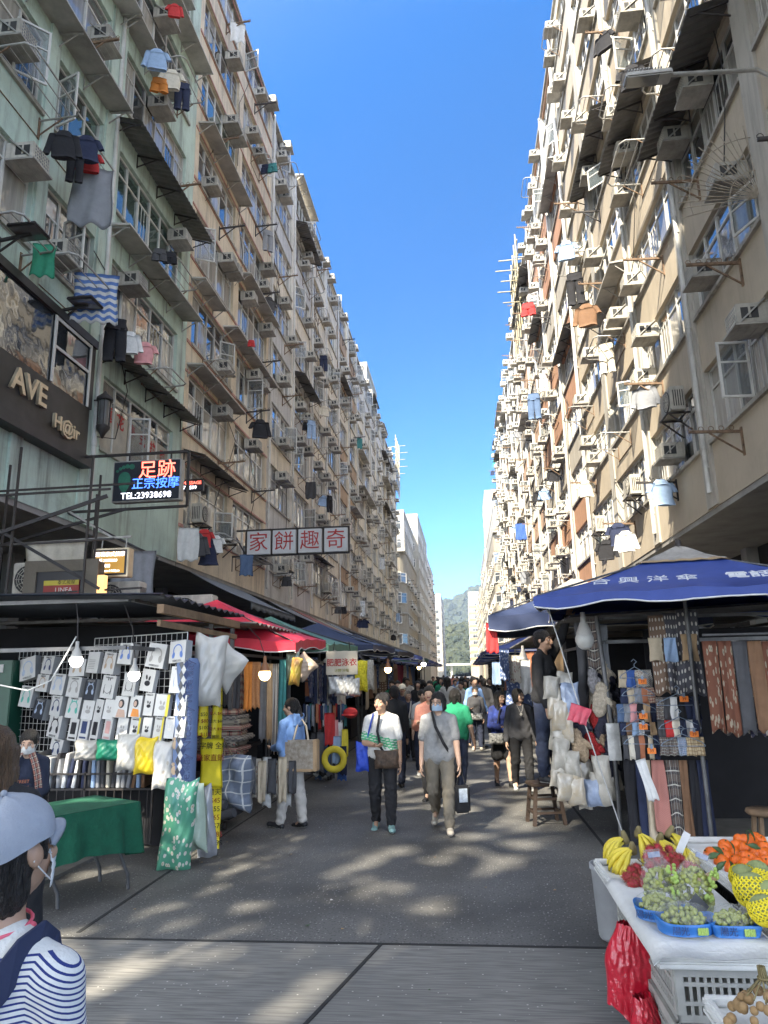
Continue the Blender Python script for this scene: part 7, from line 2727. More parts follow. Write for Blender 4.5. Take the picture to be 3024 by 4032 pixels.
# ------------------------------------------------------------------ people: bodies as one continuous surface grown from tapered limbs
class Field:
 def __init__(s, vox):
  s.vox = vox
  s.p = []

 def cap(s, a, b, ra, rb=None, k=.02, flat=None):
  s.p.append(('c', np.array(a, float), np.array(b, float), ra, ra if rb is None else rb, k, flat, 1))
  return s

 def ell(s, c, r, k=.02, rot=None, sgn=1):
  s.p.append(('e', np.array(c, float), np.array(r, float), rot, 0, k, None, sgn))
  return s

 def mesh(s, wr=None):
  """naive surface nets over the union of the primitives"""
  vox = s.vox
  lo, hi = np.full(3, 1e9), np.full(3, -1e9)
  for q in s.p:
   if q[7] < 0:
    continue
   if q[0] == 'c':
    r = max(q[3], q[4]) + q[5]
    lo = np.minimum(lo, np.minimum(q[1], q[2]) - r); hi = np.maximum(hi, np.maximum(q[1], q[2]) + r)
   else:
    r = q[2].max() + q[5]
    lo = np.minimum(lo, q[1] - r); hi = np.maximum(hi, q[1] + r)
  lo -= 3 * vox; hi += 3 * vox
  n = np.ceil((hi - lo) / vox).astype(int) + 1
  F = np.full(n, 9.0, np.float32)
  for q in s.p:
   if q[0] == 'c':
    r = max(q[3], q[4]) + q[5] + 3 * vox
    a, b = np.minimum(q[1], q[2]) - r, np.maximum(q[1], q[2]) + r
   else:
    r = q[2].max() + q[5] + 3 * vox
    a, b = q[1] - r, q[1] + r
   i0 = np.maximum(0, ((a - lo) / vox).astype(int)); i1 = np.minimum(n, ((b - lo) / vox).astype(int) + 2)
   if (i1 <= i0).any():
    continue
   g = [lo[d] + vox * np.arange(i0[d], i1[d], dtype=np.float32) for d in range(3)]
   X, Y, Z = np.meshgrid(*g, indexing='ij')
   if q[0] == 'c':
    d = q[2] - q[1]
    L2 = max(1e-9, float(d @ d))
    t = np.clip(((X - q[1][0]) * d[0] + (Y - q[1][1]) * d[1] + (Z - q[1][2]) * d[2]) / L2, 0, 1)
    dx, dy, dz = X - q[1][0] - t * d[0], Y - q[1][1] - t * d[1], Z - q[1][2] - t * d[2]
    if q[6]:
     dx, dy, dz = dx / q[6][0], dy / q[6][1], dz / q[6][2]
    D = np.sqrt(dx * dx + dy * dy + dz * dz) - (q[3] + (q[4] - q[3]) * t)
   else:
    x, y, z = X - q[1][0], Y - q[1][1], Z - q[1][2]
    if q[3] is not None:
     m = np.array(q[3])
     x, y, z = m[0, 0] * x + m[1, 0] * y + m[2, 0] * z, m[0, 1] * x + m[1, 1] * y + m[2, 1] * z, m[0, 2] * x + m[1, 2] * y + m[2, 2] * z
    k0 = np.sqrt((x / q[2][0]) ** 2 + (y / q[2][1]) ** 2 + (z / q[2][2]) ** 2)
    D = (k0 - 1) * q[2].min() if q[2].min() * 3 < q[2].max() else (k0 - 1) * (q[2].prod() ** (1 / 3))
   sl_ = tuple(slice(i0[d_], i1[d_]) for d_ in range(3))
   B = F[sl_]
   k = q[5]
   if q[7] > 0:
    h = np.clip(.5 + .5 * (B - D) / k, 0, 1)
    F[sl_] = np.where(B > 8, D, B + (D - B) * h - k * h * (1 - h))
   else:
    F[sl_] = np.maximum(B, -D)
  if wr:
   g = [lo[d] + vox * np.arange(n[d], dtype=np.float32) for d in range(3)]
   X, Y, Z = np.meshgrid(*g, indexing='ij')
   F = F + wr(X, Y, Z).astype(np.float32)
  ins = F < 0
  c = np.zeros(n - 1, np.int8)
  for a in (0, 1):
   for b in (0, 1):
    for d in (0, 1):
     c += ins[a:n[0] - 1 + a, b:n[1] - 1 + b, d:n[2] - 1 + d]
  act = (c > 0) & (c < 8)
  ix = np.argwhere(act)
  idx = np.full(n - 1, -1, np.int64)
  idx[act] = np.arange(len(ix))
  P = np.zeros((len(ix), 3)); W = np.zeros(len(ix))
  cor = [(a, b, d) for a in (0, 1) for b in (0, 1) for d in (0, 1)]
  V = {q: F[ix[:, 0] + q[0], ix[:, 1] + q[1], ix[:, 2] + q[2]] for q in cor}
  for a in cor:
   for ax in range(3):
    if a[ax] == 0:
     b = tuple(a[i] + (i == ax) for i in range(3))
     va, vb = V[a], V[b]
     m = (va < 0) != (vb < 0)
     t = np.where(m, va / np.where(m, va - vb, 1), 0)
     pt = np.array(a, float)[None, :].repeat(len(ix), 0)
     pt[:, ax] += t
     P += pt * m[:, None]; W += m
  P = lo + vox * (ix + P / W[:, None])
  faces = []
  for ax in range(3):
   o1, o2 = [(1, 2), (2, 0), (0, 1)][ax]
   A = ins.take(range(n[ax] - 1), ax); B = ins.take(range(1, n[ax]), ax)
   e = np.argwhere(A != B)
   ok = (e[:, o1] > 0) & (e[:, o2] > 0) & (e[:, o1] < n[o1] - 1) & (e[:, o2] < n[o2] - 1)
   e = e[ok]
   fl = A[e[:, 0], e[:, 1], e[:, 2]]
   q = []
   for u, v in ((0, 0), (-1, 0), (-1, -1), (0, -1)):
    k = e.copy(); k[:, o1] += u; k[:, o2] += v
    q.append(idx[k[:, 0], k[:, 1], k[:, 2]])
   q = np.stack(q, 1)
   q[~fl] = q[~fl][:, ::-1]
   faces.append(q)
  return P, np.concatenate(faces)


def sdf_mesh(name, fld, mats, wr=None, pick=None):
 P, Fc = fld.mesh(wr)
 me = bpy.data.meshes.new(name)
 me.vertices.add(len(P)); me.vertices.foreach_set('co', P.astype(np.float32).ravel())
 me.loops.add(len(Fc) * 4); me.loops.foreach_set('vertex_index', Fc.astype(np.int32).ravel())
 me.polygons.add(len(Fc)); me.polygons.foreach_set('loop_start', np.arange(0, len(Fc) * 4, 4, dtype=np.int32))
 me.polygons.foreach_set('loop_total', np.full(len(Fc), 4, np.int32))
 for q in (mats if isinstance(mats, (list, tuple)) else [mats]):
  me.materials.append(q)
 me.update(calc_edges=True)
 me.polygons.foreach_set('use_smooth', np.ones(len(Fc), bool))
 if pick is not None:
  me.polygons.foreach_set('material_index', pick(P[Fc].mean(1)).astype(np.int32))
 me.validate()
 return me


M_skin = mat('skin', (.52, .33, .23), .55, .08, 30)
M_skin2 = mat('skin_tanned', (.43, .26, .17), .55, .08, 30)
M_lip = mat('lips', (.30, .10, .09), .5, .05, 20)
M_hair = mat('hair_black', (.014, .012, .011), .42, .4, 30, .8, 70, stretch=(3, 3, .6))
M_hairg = mat('hair_grey', (.13, .12, .11), .5, .45, 30, .8, 70, stretch=(3, 3, .6))
M_hairb = mat('hair_brown', (.11, .065, .035), .45, .5, 26, .9, 60, stretch=(3, 3, .5))
M_eye = mat('eye_dark', (.015, .012, .01), .2, 0)
M_eyew = mat('eye_white', (.60, .57, .54), .4, 0)
M_mask = mat('mask_blue', (.34, .46, .60), .8, .06, 30)
M_maskw = mat('mask_white', (.66, .66, .64), .8, .06, 30)
M_sole = mat('shoe_sole', (.55, .54, .50), .7, .1, 8)


def rotz(v, a):
 return np.array([v[0] * math.cos(a) - v[1] * math.sin(a), v[0] * math.sin(a) + v[1] * math.cos(a), v[2]])


def person(label, loc, face=0.0, h=1.58, vox=.014, skin=M_skin, hair='bob', hairm=M_hair, top=None, topm=None, sleeve='short', bottom='trousers', botm=None, shoem=None,
           legs=(0, 0, 0, 0), armL=(0, 8, 8, 0), armR=(0, 8, 8, 0), head=(0, 0), mask=None, sit=False, bulk=1.0, hem=.50, lower=True, wr_amp=.006, group='people in the market street', hands=True,
           glasses=False, cap=None, lift=None, toppick=None, collar=True, shz=.800):
 """faces -y at face=0; arms: (swing forward, out, elbow bend, elbow turn inwards) in degrees"""
 A = np.array
 sc = h
 hipz = .52 * sc
 J = {}
 for s, nm, sw, kb in ((1, 'L', legs[0], legs[2]), (-1, 'R', legs[1], legs[3])):
  sw, kb = R(sw), R(kb)
  hp = A([s * .056 * sc, 0, hipz])
  kn = hp + .24 * sc * A([s * .02, -math.sin(sw), -math.cos(sw)])
  an = kn + .238 * sc * A([s * -.0, -math.sin(sw - kb), -math.cos(sw - kb)])
  J['hip' + nm], J['knee' + nm], J['ank' + nm] = hp, kn, an
  pit = sw - kb
  J['pit' + nm] = pit
  for nm2, (fw, ou, be, inn) in (('L', armL), ('R', armR)):
   if nm2 != nm:
    continue
   fw, ou, be, inn = R(fw), R(ou), R(be), R(inn)
   sh = A([s * .097 * sc * bulk ** .5,   .0, shz * sc])
   ud = A([s * math.sin(ou), -math.sin(fw) * math.cos(ou), -math.cos(fw) * math.cos(ou)])
   el = sh + .172 * sc * ud
   fa = fw + be
   fd = A([s * (math.sin(ou) * .5 - math.sin(inn)), -math.sin(fa) * math.cos(inn), -math.cos(fa) * math.cos(inn)])
   fd /= np.linalg.norm(fd)
   J['sh' + nm], J['el' + nm], J['wr' + nm], J['fd' + nm] = sh, el, el + .15 * sc * fd, fd
 dz = lift if lift is not None else -(min(J['ankL'][2], J['ankR'][2]) - .045 * sc)
 for k_ in list(J):
  if isinstance(J[k_], np.ndarray) and not k_.startswith('fd'):
   J[k_] = J[k_] + A([0, 0, dz])
 Z = lambda z: z * sc + dz
 hy = R(head[0]); hp_ = R(head[1])
 hc = A([0, -.012 * sc, Z(.925)])
 HP = lambda x, y, z: hc + rotz(A([x, y * math.cos(hp_) - z * math.sin(hp_), y * math.sin(hp_) + z * math.cos(hp_)]) * sc, hy)
 hrot = np.array(Matrix.Rotation(hy, 3, 'Z') @ Matrix.Rotation(hp_, 3, 'X'))
 b = Field(vox)
 b.ell((0, .004 * sc, Z(.735)), (.080 * sc, .050 * sc, .110 * sc), .02)
 b.ell((0, .004 * sc, Z(.62)), (.066 * sc, .046 * sc, .10 * sc), .02)
 b.ell((0, .008 * sc, Z(.535)), (.078 * sc, .052 * sc, .062 * sc), .02)
 b.cap((-.076 * sc, 0, Z(shz - .006)), (.076 * sc, 0, Z(shz - .006)), .033 * sc, None, .02)
 b.cap((0, .008 * sc, Z(.80)), hc + A([0, .01 * sc, -.03 * sc]), .034 * sc, .031 * sc, .025)
 hv = min(vox, .011)
 b.ell(HP(0, .010, .018), (.047 * sc, .058 * sc, .053 * sc), .012, hrot)
 b.ell(HP(0, -.010, -.022), (.037 * sc, .042 * sc, .046 * sc), .018, hrot)
 b.cap(HP(0, -.050, .012), HP(0, -.060, -.014), .006 * sc, .0105 * sc, .012)
 b.ell(HP(0, -.042, -.046), (.015 * sc, .014 * sc, .011 * sc), .012, hrot)
 b.cap(HP(-.012, -.0485, -.031), HP(.012, -.0485, -.031), .0055 * sc, None, .006)
 for s in (-1, 1):
  b.ell(HP(s * .048, .006, -.002), (.007 * sc, .014 * sc, .018 * sc), .006, hrot)
  b.cap(HP(s * .008, -.047, .014), HP(s * .028, -.040, .014), .0075 * sc, None, .008)
  b.ell(HP(s * .026, -.036, -.014), (.015 * sc, .014 * sc, .013 * sc), .012, hrot)
 for nm, s in (('L', 1), ('R', -1)):
  b.cap(J['sh' + nm], J['el' + nm], .032 * sc * bulk ** .5, .025 * sc, .02)
  b.cap(J['el' + nm], J['wr' + nm], .025 * sc, .0165 * sc, .015)
  if hands:
   w, fd = J['wr' + nm], J['fd' + nm]
   side = A([0, -1, 0]) - fd * (A([0, -1, 0]) @ fd)
   side /= max(1e-6, np.linalg.norm(side))
   pn = np.cross(fd, side) * s
   pk = w + fd * .052 * sc
   for q in (-1, 0, 1):
    b.cap(w + side * q * .006 * sc, pk + side * q * .014 * sc, .0095 * sc, .0085 * sc, .010)
   for q in range(4):
    o = (q - 1.5) * .0125 * sc
    L = [.040, .046, .043, .034][q] * sc
    p1 = pk + side * -o + fd * .004 * sc
    p2 = p1 + (fd * .92 + pn * .38) * L * .55
    p3 = p2 + (fd * .55 + pn * .83) * L * .5
    b.cap(p1, p2, .0062 * sc, .0056 * sc, .004); b.cap(p2, p3, .0056 * sc, .0046 * sc, .004)
   t1 = w + side * .012 * sc + fd * .016 * sc
   t2 = t1 + (side * .72 + fd * .62 + pn * .25) * .028 * sc
   b.cap(t1, t2, .009 * sc, .0072 * sc, .006); b.cap(t2, t2 + (fd * .85 + side * .2 + pn * .4) * .024 * sc, .0072 * sc, .0056 * sc, .005)
  else:
   b.cap(J['wr' + nm], J['wr' + nm] + J['fd' + nm] * .07 * sc, .018 * sc, .012 * sc, .012)
  if lower:
   b.cap(J['hip' + nm], J['knee' + nm], .046 * sc, .034 * sc, .012)
   b.cap(J['knee' + nm], J['ank' + nm], .035 * sc, .021 * sc, .015)
   kc = J['knee' + nm] * .68 + J['ank' + nm] * .32
   b.ell(kc + A([0, .012 * sc, 0]), (.032 * sc, .034 * sc, .06 * sc), .02)
   b.cap(J['ank' + nm], J['ank' + nm] + A([0, -.06 * sc, -.028 * sc]), .02 * sc, .016 * sc, .01)
 ml = HP(0, -.05, -.031)

 def pickf(c):
  d = c - ml
  d = np.stack([d[:, 0] * math.cos(-hy) - d[:, 1] * math.sin(-hy), d[:, 0] * math.sin(-hy) + d[:, 1] * math.cos(-hy), d[:, 2]], 1) / sc
  return ((np.abs(d[:, 0]) < .014) & (np.abs(d[:, 2]) < .006) & (d[:, 1] < .006)).astype(int)
 me = sdf_mesh('person', b, [skin, M_lip], None, pickf)
 root = link('person', me, None, loc, (0, 0, face))
 tag(root, label, 'person', group)
 if vox < .02:
  for s in (-1, 1):
   m = MB()
   c = HP(s * .020, -.0465, .003)
   m.ball(c, (.0068 * sc, .004 * sc, .0042 * sc), 8, 6, 0)
   m.ball(c + rotz(A([0, -.0026 * sc, 0]), hy), (.0034 * sc, .0026 * sc, .0036 * sc), 8, 6, 1)
   m.build('eye', [M_eyew, M_eye], root)
   m = MB()
   m.tube([HP(s * .009, -.0545, .0185), HP(s * .019, -.0525, .0215), HP(s * .031, -.043, .019)], [.0016 * sc, .0022 * sc, .0012 * sc], 5)
   m.build('eyebrow', hairm, root)
 if glasses:
  m = MB()
  for s in (-1, 1):
   m.tube([HP(s * .020 + .0145 * math.cos(t), -.058, .002 + .012 * math.sin(t)) for t in [i * PI / 6 for i in range(12)]], .0012 * sc, 5, closed=True)
   m.tube([HP(s * .034, -.056, .004), HP(s * .047, -.03, .006), HP(s * .049, .004, .004)], .0012 * sc, 4)
  m.tube([HP(-.006, -.060, .004), HP(.006, -.060, .004)], .0012 * sc, 4)
  tag(m.build('glasses', M_iron, root), None)
 g = Field(max(vox * .8, .008))
 q_ = .0 if cap is None else .010
 g.ell(HP(0, .014, .024 - q_ * 2.2), ((.0535 - q_ * .6) * sc, (.063 - q_ * .6) * sc, (.057 - q_) * sc), .01, hrot)
 if hair == 'bob':
  for s in (-1, 1):
   for yy in (-.016, .006, .03):
    g.cap(HP(s * .044, yy, .01), HP(s * .046, yy, -.052 + abs(yy) * .2), .016 * sc, .013 * sc, .015)
  g.cap(HP(0, .052, .0), HP(0, .046, -.055), .03 * sc, .024 * sc, .02)
 elif hair in ('pony', 'bun'):
  g.ell(HP(0, .03, -.01), (.044 * sc, .042 * sc, .05 * sc), .015, hrot)
  if hair == 'pony':
   g.cap(HP(0, .075, .0), HP(.01, .088, -.07), .017 * sc, .02 * sc, .015)
   g.cap(HP(.01, .088, -.07), HP(.012, .075, -.15), .02 * sc, .008 * sc, .015)
  else:
   g.ell(HP(0, .078, .012), (.024 * sc, .022 * sc, .024 * sc), .008)
 elif hair == 'long':
  for s in (-1, 0, 1):
   g.cap(HP(s * .036, .02 if s else .05, .0), HP(s * .046, .03 if s else .06, -.16), .024 * sc, .026 * sc, .03)
  for s in (-1, 1):
   g.cap(HP(s * .046, -.012, .01), HP(s * .05, -.01, -.12), .014 * sc, .014 * sc, .02)
 else:
  g.ell(HP(0, .034, -.012), (.042 * sc, .040 * sc, .046 * sc), .015, hrot)
  if hair == 'crop':
   g.ell(HP(0, .030, -.030), (.046 * sc, .044 * sc, .058 * sc), .015, hrot)
  for s in (-1, 1):
   g.cap(HP(s * .047, -.008, .02), HP(s * .048, -.008, -.004), .008 * sc, None, .01)
 g.ell(HP(0, -.060, -.018), (.046 * sc, .058 * sc, .050 * sc), .01, hrot, -1)
 hph = random.Random(label).uniform(0, 6)
 lo_ = hc
 hm_ = sdf_mesh('hair', g, hairm, lambda X, Y, Zc: .003 * np.sin((np.arctan2(Y - lo_[1], X - lo_[0])) * 23 + hph + 20 * (Zc - lo_[2])) + .0025 * np.sin(X * 130 + Zc * 60 + hph))
 link('hair', hm_, root)
 if cap is not None:
  m = MB()
  cc = HP(0, .012, .026)
  Mx = Matrix.Translation(cc) @ Matrix(hrot).to_4x4()
  def fc(u, v):
   t, ph = 2 * PI * u, v * PI / 2
   k = 1 + .02 * math.sin(t * 6) * (1 - v) + .012 * math.sin(t * 13 + v * 9)
   return Mx @ Vector((.0600 * sc * k * math.cos(t) * math.cos(ph) ** .9, .073 * sc * k * math.sin(t) * math.cos(ph) ** .9, -.008 * sc - .016 * sc * max(0, math.sin(t)) * (1 - v) + .062 * sc * math.sin(ph) * (1 + .02 * math.sin(t * 5))))
  m.grid(fc, 40, 14)
  cp = m.build('cap', cap, root)
  m = MB()
  m.grid(lambda u, v: Mx @ Vector(((u - .5) * 2 * .050 * sc * math.cos((u - .5) * 1.1 * v) * (1 - .18 * v * v), -.050 * sc - .052 * sc * v * (1 - (2 * u - 1) ** 2 * .62) + .02 * sc * (2 * u - 1) ** 2, -.004 * sc - .010 * sc * v - .018 * sc * (2 * u - 1) ** 2)), 18, 8, thick=.003 * sc)
  m.build('brim', cap, cp)
  m = MB()
  m.ball(Mx @ Vector((0, 0, .057 * sc)), .005 * sc, 8, 5)
  m.build('button', cap, cp)
 if mask is not None:
  m = MB()
  def fm(u, v):
   a, z = (2 * u - 1), v
   x = .040 * a
   y = -.064 + .034 * abs(a) ** 2.2 + .010 * abs(v - .45) * 2 * (1 - .5 * abs(a)) + .0012 * math.sin(v * 28)
   return HP(x, y, -.006 - .052 * v)
  m.grid(fm, 16, 10, thick=.0015)
  mk = m.build('face_mask', mask, root)
  for s in (-1, 1):
   m = MB()
   m.tube([HP(s * .040, -.030, -.012), HP(s * .052, .004, .004), HP(s * .053, .014, -.006), HP(s * .040, -.028, -.05)], .0012 * sc, 4)
   m.build('ear_loop', mask, mk)
 ph = random.Random(label).uniform(0, 6)
 if topm is not None:
  t = Field(vox)
  e = .012
  t.ell((0, .004 * sc, Z(.735)), (.097 * sc * bulk, .070 * sc * bulk, .112 * sc), .03)
  t.ell((0, -.024 * sc, Z(.725)), (.07 * sc * bulk, .056 * sc * bulk, .05 * sc), .03)
  t.cap((-.076 * sc, .002, Z(shz - .006)), (.076 * sc, .002, Z(shz - .006)), .040 * sc, None, .02)
  for s_ in (-1, 1):
   t.cap((s_ * .030 * sc, .008 * sc, Z(shz + .036)), J['shL' if s_ > 0 else 'shR'] + A([-s_ * .012 * sc, 0, .004 * sc]), .030 * sc, .034 * sc, .02)
  zc = Z(hem)
  t.ell((0, .006 * sc, Z(hem + .055)), (.104 * sc * bulk, .083 * sc * bulk, .075 * sc), .03)
  t.cap((-.042 * sc * bulk, 0, Z(.70)), (-.05 * sc * bulk, 0, Z(hem + .045)), .062 * sc * bulk, .062 * sc * bulk, .03)
  t.cap((.042 * sc * bulk, 0, Z(.70)), (.05 * sc * bulk, 0, Z(hem + .045)), .062 * sc * bulk, .062 * sc * bulk, .03)
  if collar:
   t.cap((0, .012 * sc, Z(.81)), (0, .006 * sc, Z(.845)), .048 * sc, .040 * sc, .02)
  for nm in 'LR':
   sh, el, wr = J['sh' + nm], J['el' + nm], J['wr' + nm]
   if sleeve == 'short':
    t.cap(sh, sh + (el - sh) * .74, .037 * sc * bulk ** .5, .040 * sc, .015)
   elif sleeve == 'long':
    t.cap(sh, el, .037 * sc * bulk ** .5, .032 * sc, .015); t.cap(el, el + (wr - el) * .96, .036 * sc, .026 * sc, .02)
  t.ell((0, -.05 * sc, Z(.875)), (.05 * sc, .055 * sc, .05 * sc), .01, None, -1)
  s0 = sc

  def wrf(X, Y, Zc):
   zz = (Zc - Z(.6)) / s0
   return wr_amp * (np.sin(zz * 62 + 9 * np.sin(X * 9 + ph) + Y * 20) * np.clip(1.1 - np.abs(zz) * 6, .25, 1) * .6 + .6 * np.sin(X * 48 + zz * 22 + ph) * np.clip(-zz * 8 + .3, 0, 1))
  tm = sdf_mesh(top or 'shirt', t, topm if isinstance(topm, list) else [topm], wrf, (lambda c: toppick(np.stack([c[:, 0] / sc, c[:, 1] / sc, (c[:, 2] - dz) / sc], 1))) if toppick else None)
  link(top or 'shirt', tm, root)
 if bottom == 'trousers' and botm is not None and lower:
  t = Field(vox)
  t.ell((0, .006 * sc, Z(.535)), (.098 * sc * bulk, .075 * sc * bulk, .07 * sc), .03)
  for nm in 'LR':
   hp2, kn, an = J['hip' + nm], J['knee' + nm], J['ank' + nm]
   t.cap(hp2, kn, .060 * sc * bulk ** .5, .047 * sc, .025); t.cap(kn, kn + (an - kn) * .93, .046 * sc, .038 * sc, .02)
   t.ell(kn * .66 + an * .34 + A([0, .012 * sc, 0]), (.042 * sc, .042 * sc, .06 * sc), .02)
  kz = (J['kneeL'][2] + J['kneeR'][2]) / 2
  az = (J['ankL'][2] + J['ankR'][2]) / 2
  wrt = lambda X, Y, Zc: wr_amp * (np.sin((Zc - kz) * 55 + 5 * np.sin(X * 25 + ph) + Y * 18) * (np.clip(1 - np.abs(Zc - kz) * 7, 0, 1) + np.clip(1 - np.abs(Zc - az - .06) * 8, 0, 1) * 1.2 + .15) + .5 * np.sin(X * 40 + Zc * 12))
  link('trousers', sdf_mesh('trousers', t, botm, wrt), root)
 elif bottom == 'skirt' and botm is not None:
  t = Field(vox)
  t.ell((0, .006 * sc, Z(.535)), (.098 * sc, .075 * sc, .07 * sc), .03)
  for s in (-1, 1):
   t.cap((s * .045 * sc, 0, Z(.53)), (s * .058 * sc, 0, Z(.33)), .062 * sc, .07 * sc, .04)
  link('skirt', sdf_mesh('skirt', t, botm, lambda X, Y, Zc: .006 * np.sin(np.arctan2(Y, X) * 9 + ph) * np.clip((Z(.5) - Zc) * 6, 0, 1)), root)
 if shoem is not None and lower:
  for nm, s in (('L', 1), ('R', -1)):
   an, pit = J['ank' + nm], J['pit' + nm]
   pit = max(-.9, min(.5, pit * .75))
   f = A([s * .12, -math.cos(pit), -math.sin(-pit) * -1]) if False else A([s * .10, -math.cos(pit), math.sin(pit)])
   f /= np.linalg.norm(f)
   u = A([0, math.sin(pit), math.cos(pit)])
   t = Field(min(vox, .011))
   base = an - u * .026 * sc
   t.cap(base - f * .018 * sc, base + f * .085 * sc - u * .003 * sc, .024 * sc, .020 * sc, .012, None)
   t.cap(an + u * .005 * sc, base + f * .03 * sc, .024 * sc, .024 * sc, .015)
   t.ell(base + f * .10 * sc - u * .002 * sc, (.026 * sc, .03 * sc, .019 * sc), .012)
   pl = base - u * .021 * sc
   me = sdf_mesh('shoe', t, [shoem, M_sole], None, lambda c, pl=pl, u=u: (((c - pl) @ u) < .006 * sc).astype(int))
   link('shoe', me, root)
 return root, J, HP, dz


def strap_bag(label, root, pts, w, body_c, size, matl, strapm, rz=0.0, group='bags carried by people', name='shoulder_bag', soft=True):
 """bag held by a person: top-level, placed with the wearer's transform"""
 M = root.matrix_basis.copy() if False else Matrix.Translation(root.location) @ Matrix.Rotation(root.rotation_euler[2], 4, 'Z')
 t = thing(name, label, 'bag', M @ Vector(body_c), root.rotation_euler[2] + rz, group)
 inv = t.matrix_basis.inverted() if False else (Matrix.Translation(t.location) @ Matrix.Rotation(t.rotation_euler[2], 4, 'Z')).inverted()
 m = MB()
 if soft:
  m2 = cushion(size[0], size[2], size[1], int(abs(body_c[0]) * 1000) + 7, 14, 12)
  m.v, m.f, m.m, m.uv, m.sm, m.has_uv = m2.v, m2.f, m2.m, m2.uv, m2.sm, m2.has_uv
  n0 = len(m.v)
 else:
  m.bbox((-size[0] / 2, -size[1] / 2, -size[2] / 2), (size[0] / 2, size[1] / 2, size[2] / 2), .02)
 m.build('body', matl, t)
 if pts:
  q = [inv @ (M @ Vector(p)) for p in pts]
  s = MB()
  vs, fs = [], []
  for i, p in enumerate(q):
   d = (q[min(i + 1, len(q) - 1)] - q[max(i - 1, 0)]).normalized()
   o = Vector((0, 0, 0)) + (inv @ (M @ Vector((0, 0, 1.0 * 0 + .0))) * 0)
   out = (Vector((p.x - (inv @ (M @ Vector((0, 0, 0)))).x, p.y - (inv @ (M @ Vector((0, 0, 0)))).y, 0)))
   out = out.normalized() if out.length > 1e-4 else Vector((0, -1, 0))
   sd = d.cross(out).normalized() * w / 2
   th = out * .004
   vs += [p - sd - th, p + sd - th, p + sd + th, p - sd + th]
  for i in range(len(q) - 1):
   a, b2 = i * 4, i * 4 + 4
   for k_ in range(4):
    fs.append((a + k_, a + (k_ + 1) % 4, b2 + (k_ + 1) % 4, b2 + k_))
  s.raw(vs, fs)
  s.build('strap', strapm, t)
 return t


def tm(name, col, **kw):
 return mat('garb_' + name, col, .92, kw.get('var', .10), 9, .3, 30)


G_white = tm('white', (.55, .54, .51)); G_greenp = tm('greenprint', (.08, .34, .17), var=.5); G_grey = tm('heather', (.25, .25, .245), var=.22)
G_black = tm('black', (.016, .016, .018)); G_navy = tm('navy', (.02, .026, .05)); G_khaki = tm('khaki', (.19, .165, .125), var=.15); G_hood = tm('hood', (.20, .34, .62), var=.2)
G_offw = tm('offwhite', (.58, .55, .50)); G_char = tm('charcoal', (.06, .06, .065)); G_green = tm('green', (.015, .22, .11)); G_coral = tm('coral', (.58, .25, .18)); G_denim = tm('denim', (.03, .04, .075), var=.3)
G_floral = mat('garb_floral', (.03, .06, .30), .9, .9, 7, .2, 20, col2=(.012, .012, .025))
G_camo = mat('tote_camo', (.42, .38, .32), .85, .5, 16, .2, 30, col2=(.20, .15, .10))
G_leo = mat('leopard', (.10, .06, .035), .7, .6, 26, .2, 40, col2=(.02, .014, .01))
G_bw = mat('bag_bw', (.55, .55, .53), .6, .9, 22, .1, 30, col2=(.02, .02, .02))
S_teal = mat('shoe_teal', (.20, .34, .33), .7, .2, 12); S_white = mat('shoe_white', (.52, .52, .50), .7, .15, 12); S_black = mat('shoe_black', (.02, .02, .022), .6, .2, 12); S_tan = mat('shoe_tan', (.45, .40, .33), .7, .2, 12)


def stand(px, py):
 return PZ(px, py, 0.0)


def height_for(px_top, py_top, y):
 return PY(px_top, py_top, y).z


# woman in the white and green t-shirt
f = stand(829, 1792); h = height_for(818, 1497, f.y) * 1.0
tp1 = lambda c: ((c[:, 2] + .25 * c[:, 0] + .006 * np.sin(c[:, 0] * 150 + c[:, 2] * 60) > .60) & (c[:, 2] + .25 * c[:, 0] + .006 * np.sin(c[:, 0] * 110) < .68) & (np.sin(c[:, 2] * 330 + c[:, 0] * 70) > -.75) & (c[:, 1] < .02)).astype(int)
r1, J, HP, dz = person('person in a white and green t-shirt and black trousers walking with a leopard bag', (f.x, f.y, 0), R(4), h, .011, M_skin2, 'short', M_hair, 't_shirt', [G_white, G_greenp], 'short', 'trousers', G_black, S_teal,
                   legs=(10, -6, 4, 10), armL=(-4, 9, 10, 2), armR=(8, 10, 78, 38), head=(-38, 0), bulk=1.08, hem=.50, toppick=tp1)
strap_bag('brown leopard crossbody bag on the person in white and green', r1, [(-.02, -.13, .84 * h), (-.05, -.155, .72 * h), (-.01, -.16, .60 * h), (.03, -.16, .56 * h)], .03, (.06, -.17, .515 * h), (.30, .10, .22), G_leo, G_black)
strap_bag('bright blue folded bag under the arm beside the leopard bag', r1, [(-.10, -.05, .85 * h), (-.14, -.10, .75 * h), (-.20, -.06, .62 * h)], .025, (-.24, -.02, .53 * h), (.17, .10, .36), mat('bag_blue2', (.02, .06, .42), .6, .15, 8, .4), mat('bag_blue2', (.02, .06, .42)))
w_ = r1
tag(MB().tube([Vector(J['wrL'] + .022 * np.array([math.cos(t), math.sin(t), 0])) for t in [i * PI / 5 for i in range(10)]], .006, 5, closed=True).build('wristwatch', G_black, r1), None)
